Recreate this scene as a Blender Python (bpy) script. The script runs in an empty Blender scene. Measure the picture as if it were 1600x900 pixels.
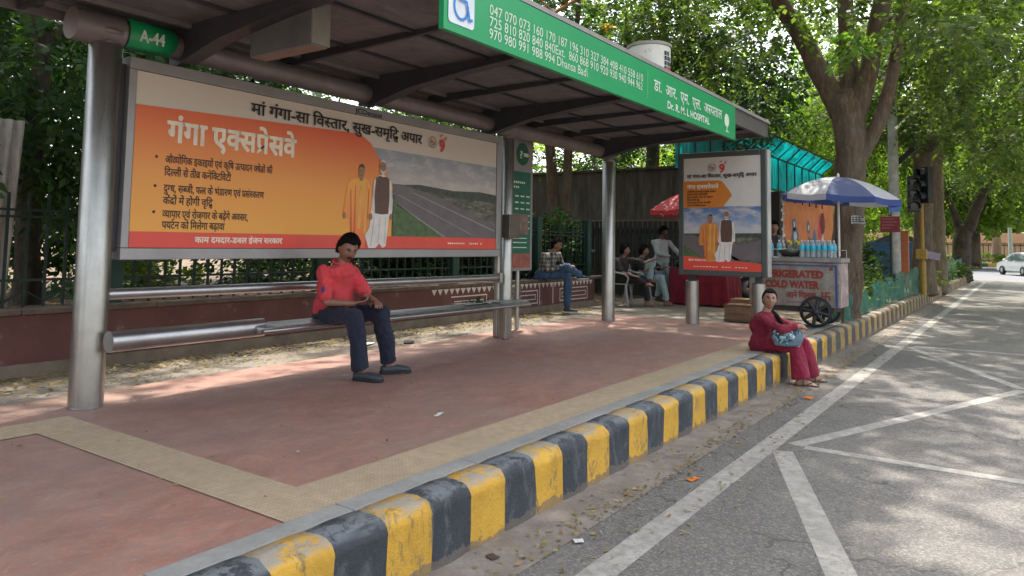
import bpy, math, random
import numpy as np
from mathutils import Vector, Matrix, noise
R = math.radians
S = bpy.context.scene
COL = S.collection
# ------------------------------------------------------------------ camera, world, sun, exposure
yaw, pitch, roll = R(35.026), R(4.205), R(.889)
_f = Vector((math.cos(yaw), math.sin(yaw), 0)); _r = Vector((math.sin(yaw), -math.cos(yaw), 0)); _u = Vector((0, 0, 1))
_f2 = _f*math.cos(pitch)+_u*math.sin(pitch); _u2 = _u*math.cos(pitch)-_f*math.sin(pitch)
_r3 = _r*math.cos(roll)+_u2*math.sin(roll); _u3 = _u2*math.cos(roll)-_r*math.sin(roll)
cam = bpy.data.cameras.new('camera'); co = bpy.data.objects.new('camera', cam); COL.objects.link(co)
M = Matrix((_r3, _u3, -_f2)).transposed().to_4x4(); M.translation = Vector((0, 0, 1.2)); co.matrix_world = M
cam.sensor_width = 36; cam.sensor_fit = 'HORIZONTAL'; cam.lens = 36*1144.1/1600
cam.shift_y = -(450-296.4)/1600; cam.clip_start = .05; cam.clip_end = 2000
S.camera = co
SUN = Vector((.42, .16, 1)).normalized()
W = bpy.data.worlds.new('World'); S.world = W; W.use_nodes = True
nt = W.node_tree; bg = nt.nodes['Background']; sky = nt.nodes.new('ShaderNodeTexSky'); sky.sky_type = 'NISHITA'
sky.sun_disc = False; sky.sun_elevation = math.asin(SUN.z); sky.sun_rotation = math.atan2(SUN.x, SUN.y)
sky.air_density = 1.2; sky.dust_density = 4.0; sky.ozone_density = 1.0
hs = nt.nodes.new('ShaderNodeHueSaturation'); hs.inputs['Saturation'].default_value = .45; nt.links.new(sky.outputs[0], hs.inputs['Color']); nt.links.new(hs.outputs[0], bg.inputs[0]); bg.inputs[1].default_value = .15
sl = bpy.data.lights.new('sun', 'SUN'); so = bpy.data.objects.new('sun', sl); COL.objects.link(so)
sl.energy = 2.2; sl.angle = R(.9); sl.color = (1, .93, .82)
so.rotation_euler = (-SUN).to_track_quat('-Z', 'Y').to_euler(); so.location = SUN*60
S.view_settings.view_transform = 'Standard'; S.view_settings.look = 'None'; S.view_settings.exposure = 2.0
S.view_settings.gamma = 1; S.view_settings.use_curve_mapping = False
S.cycles.max_bounces = 8; S.cycles.diffuse_bounces = 4; S.cycles.transparent_max_bounces = 12; S.cycles.transmission_bounces = 4
S.cycles.sample_clamp_indirect = 4

# ------------------------------------------------------------------ materials
def srgb(c):
    if isinstance(c, str):
        c = tuple(int(c[i:i+2], 16)/255 for i in (0, 2, 4))
        return tuple((x/12.92 if x <= .04045 else ((x+.055)/1.055)**2.4) for x in c)
    return c
MATS = {}
class N:
    """small node helper"""
    def __init__(s, name):
        s.m = bpy.data.materials.new(name); s.m.use_nodes = True; s.t = s.m.node_tree; s.b = s.t.nodes['Principled BSDF']
        s.out = s.t.nodes['Material Output']; s._tc = None; MATS[name] = s.m
    def node(s, typ, **kw):
        n = s.t.nodes.new(typ)
        for k, v in kw.items():
            if k.startswith('i_'):
                k = k[2:]; n.inputs[int(k) if k.isdigit() else k.replace('_', ' ')].default_value = v
            else: setattr(n, k, v)
        return n
    def link(s, a, b): s.t.links.new(a, b)
    def co(s, scale=(1, 1, 1), rot=(0, 0, 0), kind='Object'):
        if s._tc is None: s._tc = s.node('ShaderNodeTexCoord')
        mp = s.node('ShaderNodeMapping'); s.link(s._tc.outputs[kind], mp.inputs[0]); mp.inputs['Scale'].default_value = scale
        mp.inputs['Rotation'].default_value = rot
        return mp.outputs[0]
    def noise(s, sc, detail=4, rough=.55, co=None, dist=0):
        n = s.node('ShaderNodeTexNoise'); n.inputs['Scale'].default_value = sc; n.inputs['Detail'].default_value = detail
        n.inputs['Roughness'].default_value = rough; n.inputs['Distortion'].default_value = dist
        s.link(co if co is not None else s.co(), n.inputs['Vector']); return n.outputs['Fac']
    def ramp(s, fac, stops, interp='LINEAR'):
        r = s.node('ShaderNodeValToRGB'); cr = r.color_ramp; cr.interpolation = interp
        while len(cr.elements) < len(stops): cr.elements.new(.5)
        for e, (p, c) in zip(cr.elements, stops):
            e.position = p; c = srgb(c); e.color = (*c, 1) if len(c) == 3 else c
        s.link(fac, r.inputs[0]); return r.outputs[0]
    def mix(s, fac, a, b, mode='MIX'):
        n = s.node('ShaderNodeMix', data_type='RGBA', blend_type=mode)
        for i, v in ((0, fac), (6, a), (7, b)):
            if hasattr(v, 'links'): s.link(v, n.inputs[i])
            elif i == 0: n.inputs[0].default_value = v
            else: n.inputs[i].default_value = (*srgb(v)[:3], 1)
        return n.outputs[2]
    def math(s, op, a, b=None):
        n = s.node('ShaderNodeMath', operation=op)
        for i, v in enumerate((a, b)):
            if v is None: continue
            if hasattr(v, 'links'): s.link(v, n.inputs[i])
            else: n.inputs[i].default_value = v
        return n.outputs[0]
    def color(s, c):
        if hasattr(c, 'links'): s.link(c, s.b.inputs['Base Color'])
        else: s.b.inputs['Base Color'].default_value = (*srgb(c), 1)
    def bump(s, h, strength=.3, dist=.01):
        n = s.node('ShaderNodeBump'); n.inputs['Strength'].default_value = strength; n.inputs['Distance'].default_value = dist
        s.link(h, n.inputs['Height']); s.link(n.outputs[0], s.b.inputs['Normal'])
    def set(s, rough=.6, metal=0, **kw):
        s.b.inputs['Roughness'].default_value = rough; s.b.inputs['Metallic'].default_value = metal
        for k, v in kw.items(): s.b.inputs[k.replace('_', ' ')].default_value = v
        return s.m
def simple(name, c, rough=.6, metal=0, var=.15, sc=6, bump=0, bsc=60, spots=None, **kw):
    if name in MATS: return MATS[name]
    n = N(name); c = srgb(c); a = tuple(x*(1-var) for x in c); b = tuple(min(1, x*(1+var)) for x in c)
    col = n.ramp(n.noise(sc, 6, .65), [(.3, a), (.7, b)])
    if spots: col = n.mix(n.ramp(n.noise(spots[1], 5, .7), [(spots[2], (0, 0, 0)), (spots[2]+.08, (1, 1, 1))]), col, spots[0])
    n.color(col)
    if bump: n.bump(n.noise(bsc, 4, .6), bump, .01)
    return n.set(rough, metal, **kw)

def m_asphalt():
    n = N('asphalt'); big = n.noise(.5, 4, .6); mid = n.noise(3.0, 5, .65); fine = n.noise(120, 3, .8)
    v = n.node('ShaderNodeTexVoronoi'); v.inputs['Scale'].default_value = 95; n.link(n.co(), v.inputs['Vector'])
    c = n.ramp(big, [(.3, (.11, .10, .094)), (.7, (.16, .148, .137))])
    c = n.mix(.55, c, n.ramp(mid, [(.3, (.10, .094, .09)), (.72, (.22, .203, .186))]))
    c = n.mix(.55, c, n.ramp(v.outputs['Color'], [(.15, (.055, .053, .052)), (.6, (.13, .12, .113)), (.95, (.30, .28, .25))]))
    vc = n.node('ShaderNodeTexVoronoi', feature='DISTANCE_TO_EDGE'); vc.inputs['Scale'].default_value = .55; wn = n.node('ShaderNodeTexNoise'); wn.inputs['Scale'].default_value = 2.5; wn.inputs['Detail'].default_value = 6; n.link(n.co(), wn.inputs['Vector'])
    va = n.node('ShaderNodeVectorMath', operation='ADD'); n.link(n.co(), va.inputs[0]); sc = n.node('ShaderNodeVectorMath', operation='SCALE'); sc.inputs['Scale'].default_value = .5; n.link(wn.outputs['Color'], sc.inputs[0]); n.link(sc.outputs[0], va.inputs[1]); n.link(va.outputs[0], vc.inputs['Vector'])
    crack = n.math('MULTIPLY', n.math('LESS_THAN', vc.outputs['Distance'], .0045), n.math('GREATER_THAN', n.noise(.8, 3), .52)); c = n.mix(n.math('MULTIPLY', crack, .6), c, (.05, .045, .04))
    c = n.mix(n.ramp(n.noise(1.1, 7, .75, n.co((.35, 1, 1))), [(.52, (0, 0, 0)), (.72, (.45, .45, .45))]), c, (.26, .225, .19))
    n.color(c); n.bump(n.math('ADD', v.outputs['Distance'], fine), .5, .006); return n.set(.86)
def m_gutter():
    n = N('gutter_concrete'); c = n.ramp(n.noise(5, 8, .7), [(.25, (.13, .105, .088)), (.5, (.22, .185, .16)), (.75, (.31, .27, .235))])
    c = n.mix(n.ramp(n.noise(60, 4, .8), [(.5, (0, 0, 0)), (.75, (.6, .6, .6))]), c, (.12, .1, .08))
    n.color(c); n.bump(n.noise(70, 6, .7), .5, .008); return n.set(.92)
def m_redpave():
    n = N('red_stamped_concrete'); co_ = n.co((1.0, 1.35, 1), (0, 0, .5)); a = n.noise(3.2, 7, .6, co_, .5); b = n.noise(13, 8, .72, co_, .3)
    c = n.ramp(a, [(.28, (.235, .112, .086)), (.5, (.325, .15, .112)), (.72, (.42, .215, .165))])
    c = n.mix(n.ramp(b, [(.42, (0, 0, 0)), (.68, (.75, .75, .75))]), c, (.25, .175, .145))
    c = n.mix(n.ramp(n.noise(.55, 4, .6), [(.38, (0, 0, 0)), (.66, (.55, .55, .55))]), c, (.25, .19, .155))
    c = n.mix(n.ramp(n.noise(42, 5, .75), [(.56, (0, 0, 0)), (.7, (.55, .55, .55))]), c, (.42, .30, .25))
    n.color(c); n.bump(n.math('ADD', n.math('MULTIPLY', a, 1.5), b), .35, .012)
    n.link(n.ramp(b, [(.3, (.5, .5, .5)), (.7, (.75, .75, .75))]), n.b.inputs['Roughness']); return n.set(.62)
def m_tactile():
    n = N('beige_tactile_tile')
    v = n.node('ShaderNodeTexVoronoi'); v.inputs['Randomness'].default_value = 0; v.inputs['Scale'].default_value = 38; n.link(n.co(), v.inputs['Vector'])
    dot = n.ramp(v.outputs['Distance'], [(.22, (1, 1, 1)), (.42, (0, 0, 0))])
    c = n.ramp(n.noise(14, 6, .7), [(.3, (.32, .235, .15)), (.7, (.45, .345, .23))])
    c = n.mix(n.math('MULTIPLY', dot, .22), c, (.58, .45, .30))
    c = n.mix(n.ramp(n.noise(1.3, 5, .65), [(.42, (0, 0, 0)), (.7, (.6, .6, .6))]), c, (.30, .23, .15))
    n.color(c); n.bump(dot, .5, .006); return n.set(.8)
def m_granite():
    n = N('grey_kerb_edging'); c = n.ramp(n.noise(3, 7, .7), [(.3, (.20, .195, .185)), (.7, (.33, .32, .30))])
    c = n.mix(n.ramp(n.noise(40, 5, .8), [(.5, (0, 0, 0)), (.75, (.5, .5, .5))]), c, (.13, .125, .12))
    n.color(c); n.bump(n.noise(60, 5, .7), .3, .006); return n.set(.8)
def m_kerb(name, paint, worn, dark):
    n = N(name)
    col = n.ramp(n.noise(5, 7, .7), [(.3, tuple(x*.72 for x in paint)), (.7, paint)])
    scr = n.noise(9, 9, .82, n.co((1, 1.3, .35)), .6)
    col = n.mix(n.ramp(scr, [(.525, (0, 0, 0)), (.585, (.85, .85, .85))]), col, dark)
    tex = n.node('ShaderNodeSeparateXYZ'); n.link(n.co(), tex.inputs[0])
    topm = n.ramp(tex.outputs[2], [(.0, (0, 0, 0)), (1, (0, 0, 0))])
    g = n.node('ShaderNodeNewGeometry'); sx = n.node('ShaderNodeSeparateXYZ'); n.link(g.outputs['Normal'], sx.inputs[0])
    up = n.ramp(sx.outputs[2], [(.5, (0, 0, 0)), (.95, (1, 1, 1))])
    w = n.ramp(n.noise(8, 8, .8), [(.44, (0, 0, 0)), (.52, (1, 1, 1))])
    col = n.mix(n.math('MULTIPLY', up, n.math('MULTIPLY', w, .9)), col, worn)
    low = n.math('ADD', n.math('MULTIPLY', tex.outputs[2], -5.5), n.math('MULTIPLY', n.noise(12, 5, .7), .9))
    col = n.mix(n.ramp(low, [(1.75/2.6, (0, 0, 0)), (1, (.8, .8, .8))]) if False else n.math('MULTIPLY', n.math('GREATER_THAN', low, 2.02), .7), col, (.16, .13, .105))
    n.color(col); n.bump(n.math('ADD', scr, n.noise(45, 5, .7)), .75, .012); return n.set(.68)
def m_paintline():
    n = N('worn_white_road_paint'); w = n.noise(16, 9, .8)
    c = n.ramp(n.noise(5, 6, .7), [(.3, (.26, .245, .225)), (.7, (.40, .375, .345))])
    c = n.mix(n.ramp(w, [(.46, (0, 0, 0)), (.60, (.9, .9, .9))]), c, (.21, .195, .175))
    n.color(c); n.bump(n.noise(90, 4, .7), .4, .004); return n.set(.8)
def m_steel(name='brushed_steel', c=(.43, .42, .39), rough=.3):
    n = N(name); st = n.noise(4, 6, .7, n.co((40, 40, 1.2)))
    col = n.ramp(n.noise(3, 6, .7), [(.3, tuple(x*.72 for x in c)), (.7, c)])
    n.color(col); n.link(n.ramp(st, [(.3, (rough-.05,)*3), (.7, (rough+.14,)*3)]), n.b.inputs['Roughness'])
    n.bump(n.noise(55, 3, .6, n.co((1, 1, .1))), .04, .004)
    n.b.inputs['Metallic'].default_value = .92; return n.m
def m_steelx(name='brushed_steel_tube', c=(.43, .42, .42), rough=.26):
    n = N(name); col = n.ramp(n.noise(3, 6, .7), [(.3, tuple(x*.75 for x in c)), (.7, c)]); n.color(col)
    n.link(n.ramp(n.noise(5, 6, .7, n.co((1.0, 30, 30))), [(.3, (rough,)*3), (.7, (rough+.15,)*3)]), n.b.inputs['Roughness'])
    n.b.inputs['Metallic'].default_value = .92; return n.m
def m_gradient(name, axis, p0, p1, stops, rough=.45, cloud=0):
    """printed colour gradient along object axis from p0 to p1"""
    n = N(name); s = n.node('ShaderNodeSeparateXYZ'); n.link(n.co(), s.inputs[0])
    mr = n.node('ShaderNodeMapRange'); n.link(s.outputs[axis], mr.inputs[0]); mr.inputs[1].default_value = p0; mr.inputs[2].default_value = p1
    c = n.ramp(mr.outputs[0], stops)
    if cloud: c = n.mix(n.ramp(n.noise(4, 6, .6, n.co((1, 1, 2.6)), .4), [(.45, (0, 0, 0)), (.7, (cloud,)*3)]), c, (.66, .60, .55))
    n.color(c); return n.set(rough)
def m_leaf(name, cols, trans=.45, rough=.55, tcol=None):
    n = N(name); g = n.node('ShaderNodeNewGeometry')
    st = [(i/(max(1, len(cols)-1)), c) for i, c in enumerate(cols)]
    c = n.ramp(g.outputs['Random Per Island'], st); n.color(c); n.b.inputs['Roughness'].default_value = rough; n.b.inputs['Specular IOR Level'].default_value = .22
    t = n.node('ShaderNodeBsdfTranslucent'); n.link(n.mix(1.0, c, tcol or (1.7, 1.9, .5), 'MULTIPLY'), t.inputs[0])
    mx = n.node('ShaderNodeMixShader'); mx.inputs[0].default_value = trans; n.link(n.b.outputs[0], mx.inputs[1]); n.link(t.outputs[0], mx.inputs[2])
    n.link(mx.outputs[0], n.out.inputs[0]); return n.m
def m_bark(name, a, b, sc=1):
    n = N(name); co_ = n.co((1, 1, .25)); f = n.noise(14*sc, 9, .75, co_, .5)
    c = n.ramp(f, [(.3, tuple(x*.45 for x in a)), (.5, a), (.72, b)])
    c = n.mix(n.ramp(n.noise(1.8, 5, .7), [(.45, (0, 0, 0)), (.65, (.6, .6, .6))]), c, (.14, .125, .10))
    n.color(c); n.bump(f, 1.0, .05); return n.set(.92)
def m_cloth(name, c, var=.12, rough=.85, weave=True):
    n = N(name); c = srgb(c)
    col = n.ramp(n.noise(9, 5, .6), [(.3, tuple(x*(1-var) for x in c)), (.7, tuple(x*(1+var) for x in c))]); n.color(col)
    n.bump(n.noise(17, 6, .65, n.co((1, 1, .6)), 1.2), .8, .03); return n.set(rough, 0, Sheen_Weight=.05)
def m_check(name):
    n = N(name)
    def stripes(ax, sc, w):
        s = n.node('ShaderNodeSeparateXYZ'); n.link(n.co(), s.inputs[0])
        return n.math('LESS_THAN', n.math('FRACT', n.math('MULTIPLY', s.outputs[ax], sc)), w)
    a = n.math('ADD', stripes(0, 14, .5), stripes(2, 14, .5)); b = n.math('ADD', stripes(1, 14, .5), a)
    c = n.ramp(n.math('MULTIPLY', b, .34), [(0, (.30, .28, .26)), (.34, (.16, .145, .135)), (.68, (.07, .062, .058)), (1, (.03, .026, .025))])
    th = n.math('LESS_THAN', n.math('FRACT', n.math('MULTIPLY', n.math('ADD', 0.0, b), .5)), .0)
    n.color(c); n.bump(n.noise(30, 4, .6), .2, .01); return n.set(.85)
def m_net():
    n = N('green_garden_net'); s = n.node('ShaderNodeSeparateXYZ'); n.link(n.co(), s.inputs[0])
    a = n.math('LESS_THAN', n.math('FRACT', n.math('MULTIPLY', s.outputs[0], 55)), .42); b = n.math('LESS_THAN', n.math('FRACT', n.math('MULTIPLY', s.outputs[2], 55)), .42)
    al = n.math('MAXIMUM', a, b); n.link(al, n.b.inputs['Alpha'])
    n.color(n.ramp(n.noise(5, 5, .7), [(.3, (.015, .11, .075)), (.7, (.05, .22, .15))])); return n.set(.6)

MA = dict(asphalt=m_asphalt(), gutter=m_gutter(), redpave=m_redpave(), tactile=m_tactile(), granite=m_granite(),
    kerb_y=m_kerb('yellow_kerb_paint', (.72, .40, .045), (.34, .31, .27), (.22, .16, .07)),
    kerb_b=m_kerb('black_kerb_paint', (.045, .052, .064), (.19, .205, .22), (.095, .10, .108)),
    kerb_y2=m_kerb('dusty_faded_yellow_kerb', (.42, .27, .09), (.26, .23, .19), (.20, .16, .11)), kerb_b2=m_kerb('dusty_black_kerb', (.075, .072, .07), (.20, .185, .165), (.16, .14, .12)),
    line=m_paintline(), steel=m_steel(), steelx=m_steelx(),
    bark=m_bark('brown_bark', (.12, .078, .05), (.25, .18, .12)), barkpale=m_bark('pale_bark', (.19, .14, .10), (.34, .26, .19)),
    barkdark=m_bark('dark_bark', (.06, .045, .033), (.11, .085, .065)),
    leafdark=m_leaf('dark_leaves', [(.015, .034, .014), (.026, .056, .022), (.045, .085, .03)], .32),
    leafmid=m_leaf('green_leaves', [(.042, .072, .028), (.072, .112, .042), (.13, .17, .06)], .5),
    leafbright=m_leaf('bright_leaves', [(.07, .13, .025), (.12, .19, .035), (.2, .26, .05)], .55),
    leaffresh=m_leaf('fresh_leaves', [(.12, .22, .07), (.19, .31, .11), (.15, .26, .08)], .55),
    net=m_net(), check=m_check('checked_shirt_cloth'))
def skin(name, c):
    return simple(name, c, .5, 0, .12, 14, .12, 90, Subsurface_Weight=.06, Subsurface_Scale=.01)

# ------------------------------------------------------------------ mesh helpers
V = Vector
class MB:
    def __init__(s): s.v = []; s.f = []; s.m = []; s.sm = []
    def add(s, vs, fs, m=0, smooth=False):
        o = len(s.v); s.v.extend(tuple(v) for v in vs)
        for f in fs: s.f.append(tuple(i+o for i in f)); s.m.append(m); s.sm.append(smooth)
        return s
    def box(s, c, d, rz=0, m=0, rot=None):
        x, y, z = d[0]/2, d[1]/2, d[2]/2
        vs = [V((a*x, b*y, e*z)) for e in (-1, 1) for b in (-1, 1) for a in (-1, 1)]
        q = rot.to_3x3() if rot is not None else Matrix.Rotation(rz, 3, 'Z')
        return s.add([q@v+V(c) for v in vs], [(0, 2, 3, 1), (4, 5, 7, 6), (0, 1, 5, 4), (2, 6, 7, 3), (0, 4, 6, 2), (1, 3, 7, 5)], m)
    def boxb(s, x0, x1, y0, y1, z0, z1, m=0): return s.box(((x0+x1)/2, (y0+y1)/2, (z0+z1)/2), (x1-x0, y1-y0, z1-z0), 0, m)
    def path(s, pts, rad, n=12, m=0, cap=True, nz=0, seed=0, smooth=True, flat=None):
        pts = [V(p) for p in pts]; k = len(pts)
        if not hasattr(rad, '__len__'): rad = [rad]*k
        vs = []; ref = None
        for i, p in enumerate(pts):
            t = (pts[min(i+1, k-1)]-pts[max(i-1, 0)]).normalized()
            if ref is None: ref = V((0, 0, 1)) if abs(t.z) < .9 else V((1, 0, 0))
            a = t.cross(ref).normalized(); b = a.cross(t).normalized(); ref = b
            for j in range(n):
                an = 2*math.pi*j/n; r = rad[i]
                d = a*math.cos(an)+b*math.sin(an)
                if nz: r *= 1+nz*noise.noise(p*1.3+d*1.7+V((seed*7.1, 0, 0)))+nz*.6*noise.noise(p*4+d*3.5+V((seed, 3, 0)))
                vs.append(p+d*r)
        fs = [(i*n+j, i*n+(j+1) % n, (i+1)*n+(j+1) % n, (i+1)*n+j) for i in range(k-1) for j in range(n)]
        s.add(vs, fs, m, smooth)
        if cap:
            s.add(vs[:n], [tuple(reversed(range(n)))], m); s.add(vs[-n:], [tuple(range(n))], m)
        return s
    def cyl(s, p0, p1, r, n=20, m=0, r1=None): return s.path([p0, p1], [r, r if r1 is None else r1], n, m)
    def lathe(s, c, prof, n=24, m=0, ax='Z', smooth=True):
        vs = []
        for r, z in prof:
            for j in range(n):
                a = 2*math.pi*j/n; x, y = r*math.cos(a), r*math.sin(a)
                vs.append(V((x, y, z) if ax == 'Z' else ((z, x, y) if ax == 'X' else (x, z, y)))+V(c))
        k = len(prof); s.add(vs, [(i*n+j, i*n+(j+1) % n, (i+1)*n+(j+1) % n, (i+1)*n+j) for i in range(k-1) for j in range(n)], m, smooth)
        return s
    def ell(s, c, r, rot=None, n=16, k=10, m=0):
        vs = []; q = rot.to_3x3() if rot is not None else Matrix.Identity(3)
        for i in range(k+1):
            t = math.pi*(.002+.996*i/k)-math.pi/2
            for j in range(n):
                a = 2*math.pi*j/n; vs.append(q@V((r[0]*math.cos(t)*math.cos(a), r[1]*math.cos(t)*math.sin(a), r[2]*math.sin(t)))+V(c))
        fs = [(i*n+j, i*n+(j+1) % n, (i+1)*n+(j+1) % n, (i+1)*n+j) for i in range(k) for j in range(n)]
        fs += [tuple(reversed(range(n))), tuple(range(k*n, k*n+n))]
        return s.add(vs, fs, m, True)
    def cap(s, p0, p1, r0, r1=None, n=14, m=0):
        """tapered capsule"""
        p0, p1 = V(p0), V(p1); r1 = r0 if r1 is None else r1; t = (p1-p0).normalized(); pts = []; rr = []
        for a in (-.98, -.8, -.5, -.2): pts.append(p0+t*r0*a); rr.append(r0*math.sqrt(1-a*a))
        for a in (.2, .5, .8, .98): pts.append(p1+t*r1*a); rr.append(r1*math.sqrt(1-a*a))
        return s.path(pts, rr, n, m)
    def loft(s, secs, n=24, m=0):
        """secs: (centre, right half vec, front half vec)"""
        vs = []
        for c, a, b in secs:
            for j in range(n):
                t = 2*math.pi*j/n; cx, sy = math.cos(t), math.sin(t)
                e = .85; vs.append(V(c)+V(a)*math.copysign(abs(cx)**e, cx)+V(b)*math.copysign(abs(sy)**e, sy))
        k = len(secs); fs = [(i*n+j, i*n+(j+1) % n, (i+1)*n+(j+1) % n, (i+1)*n+j) for i in range(k-1) for j in range(n)]
        fs += [tuple(reversed(range(n))), tuple(range((k-1)*n, k*n))]
        return s.add(vs, fs, m, True)
    def prism(s, poly, o, u, v, w, m=0):
        """2D polygon (a,b) extruded: o+u*a+v*b .. +w"""
        o, u, v, w = V(o), V(u), V(v), V(w); k = len(poly)
        a = [o+u*p[0]+v*p[1] for p in poly]; b = [p+w for p in a]
        s.add(a+b, [tuple(range(k))[::-1], tuple(range(k, 2*k))]+[(i, (i+1) % k, (i+1) % k+k, i+k) for i in range(k)], m); return s
    def sheet(s, poly, o, u, v, m=0):
        o, u, v = V(o), V(u), V(v); s.add([o+u*p[0]+v*p[1] for p in poly], [tuple(range(len(poly)))], m); return s
    def build(s, name, mat, parent=None, world=True, bevel=0, merge=False):
        me = bpy.data.meshes.new(name); vs = s.v
        if parent is not None and world:
            q = Matrix.Rotation(-parent.rotation_euler.z, 3, 'Z'); l = parent.location; vs = [q@(V(v)-l) for v in vs]
        me.from_pydata([tuple(v) for v in vs], [], s.f)
        mats = mat if isinstance(mat, (list, tuple)) else [mat]
        for x in mats: me.materials.append(x)
        me.polygons.foreach_set('material_index', s.m); me.polygons.foreach_set('use_smooth', s.sm); me.update()
        o = bpy.data.objects.new(name, me); COL.objects.link(o)
        if parent is not None: o.parent = parent
        if bevel:
            b = o.modifiers.new('bevel', 'BEVEL'); b.width = bevel; b.segments = 2; b.limit_method = 'ANGLE'
        return o
def tag(o, label=None, cat=None, group=None, kind=None):
    if label: o['label'] = label
    if cat: o['category'] = cat
    if group: o['group'] = group
    if kind: o['kind'] = kind
    return o
def thing(name, label, cat, loc=(0, 0, 0), rz=0, group=None):
    o = bpy.data.objects.new(name, None); COL.objects.link(o); o.location = loc; o.rotation_euler = (0, 0, rz); o.empty_display_size = .1
    return tag(o, label, cat, group)
def rebase(o, loc):
    """move a one-mesh thing's origin"""
    l = V(loc); o.data.transform(Matrix.Translation(-l)); o.location = l; return o
def dup(root, loc, rz=0, label=None, group=None):
    r = root.copy(); COL.objects.link(r); r.location = loc; r.rotation_euler = (0, 0, rz)
    if label: r['label'] = label
    if group: r['group'] = group
    def rec(a, b):
        for ch in a.children:
            c = ch.copy(); COL.objects.link(c); c.parent = b; rec(ch, c)
    rec(root, r); return r
def meshobj(name, verts, faces4, mat, parent=None, smooth=False):
    """fast numpy quads"""
    me = bpy.data.meshes.new(name); nv = len(verts); nf = len(faces4)
    if parent is not None: verts = verts-np.array(parent.location)
    me.vertices.add(nv); me.vertices.foreach_set('co', verts.astype(np.float32).ravel())
    me.loops.add(nf*4); me.loops.foreach_set('vertex_index', faces4.astype(np.int32).ravel())
    me.polygons.add(nf); me.polygons.foreach_set('loop_start', np.arange(0, nf*4, 4, dtype=np.int32))
    me.update(calc_edges=True); me.materials.append(mat)
    o = bpy.data.objects.new(name, me); COL.objects.link(o)
    if parent is not None: o.parent = parent
    return o

# ------------------------------------------------------------------ lettering
_tc = {}
def glyph(ch, bold=0, cutx=None):
    key = (ch, bold)
    if key not in _tc:
        c = bpy.data.curves.new('t', 'FONT'); c.body = ch; c.resolution_u = 3; c.offset = bold; o = bpy.data.objects.new('t', c); COL.objects.link(o)
        bpy.context.view_layer.update(); dg = bpy.context.evaluated_depsgraph_get(); me = o.evaluated_get(dg).to_mesh()
        vs = [(v.co.x, v.co.y) for v in me.vertices]; fs = [tuple(p.vertices) for p in me.polygons]
        bpy.data.objects.remove(o); bpy.data.curves.remove(c); _tc[key] = (vs, fs)
    return _tc[key]
_lw = None
def advance(ch):
    global _lw
    if _lw is None: _lw = max(v[0] for v in glyph('MMM')[0])
    k = ('adv', ch)
    if k not in _tc: _tc[k] = max(v[0] for v in glyph(ch+'MMM')[0])-_lw
    return _tc[k]
def clipx(vs, fs, x):
    """keep the part left of x"""
    out = []; of = []
    for f in fs:
        p = [vs[i] for i in f]; q = []
        for i in range(len(p)):
            a, b = p[i-1], p[i]
            if (a[0] <= x) != (b[0] <= x):
                t = (x-a[0])/(b[0]-a[0]); q.append((x, a[1]+t*(b[1]-a[1])))
            if b[0] <= x: q.append(b)
        if len(q) > 2: of.append(tuple(range(len(out), len(out)+len(q)))); out.extend(q)
    return out, of
CONS = set('कखगघचछजझटठडढतथदधनपफबभमयरलवशषसहड़ढ़')
def hindi_items(t, bold):
    items = []; x = 0; i = 0
    def put(g, dx, sx=1, sy=1, dy=0):
        vs, fs = g; items.append(([(dx+v[0]*sx, dy+v[1]*sy) for v in vs], fs))
    while i < len(t):
        ch = t[i]
        if ch in CONS or ch in 'अआइईउऊएऐओऔ':
            cl = [ch]; i += 1
            if i < len(t) and t[i] == '\u093c': cl[-1] += t[i]; i += 1
            while i+1 < len(t) and t[i] == '\u094d' and t[i+1] in CONS: cl.append(t[i+1]); i += 2
            marks = ''
            while i < len(t) and '\u0900' <= t[i] <= '\u0903' or i < len(t) and '\u093e' <= t[i] <= '\u094c': marks += t[i]; i += 1
            reph = False
            if cl[0] == 'र' and len(cl) > 1: reph = True; cl = cl[1:]
            if '\u093f' in marks: put(glyph('\u093f', bold), x); x += advance('\u093f')
            k = 0; start = x
            while k < len(cl):
                c = cl[k]; w = advance(c)
                nxt = cl[k+1] if k+1 < len(cl) else None
                if nxt == 'र':
                    put(glyph(c, bold), x); sx = x+w*.18
                    items.append(([(sx-.03, -.02), (sx-.0, .07), (sx+w*.5, .30), (sx+w*.5, .20)], [(0, 3, 2, 1)])); x += w; k += 2
                elif c == 'द' and nxt == 'ध':
                    put(glyph('द', bold), x); put(glyph('ध', bold), x+.12, .62, .62, -.24); x += w; k += 2
                elif nxt:
                    cut = w-.20 if c not in 'कफदटडहछ' else w*.74
                    put(clipx(*glyph(c, bold), cut), x); x += cut-.02; k += 1
                else:
                    put(glyph(c, bold), x); x += w; k += 1
            if reph: put(glyph('े', bold), x-.02, -1, 1); 
            for mk in marks:
                if mk == '\u093f': continue
                if mk in '\u093e\u0940\u094b\u094c': put(glyph(mk, bold), x); x += advance(mk)
                else: put(glyph(mk, bold), x)
        else:
            if ch == ' ': x += .26
            else: put(glyph(ch, bold), x); x += advance(ch)
            i += 1
    return items, x
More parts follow.
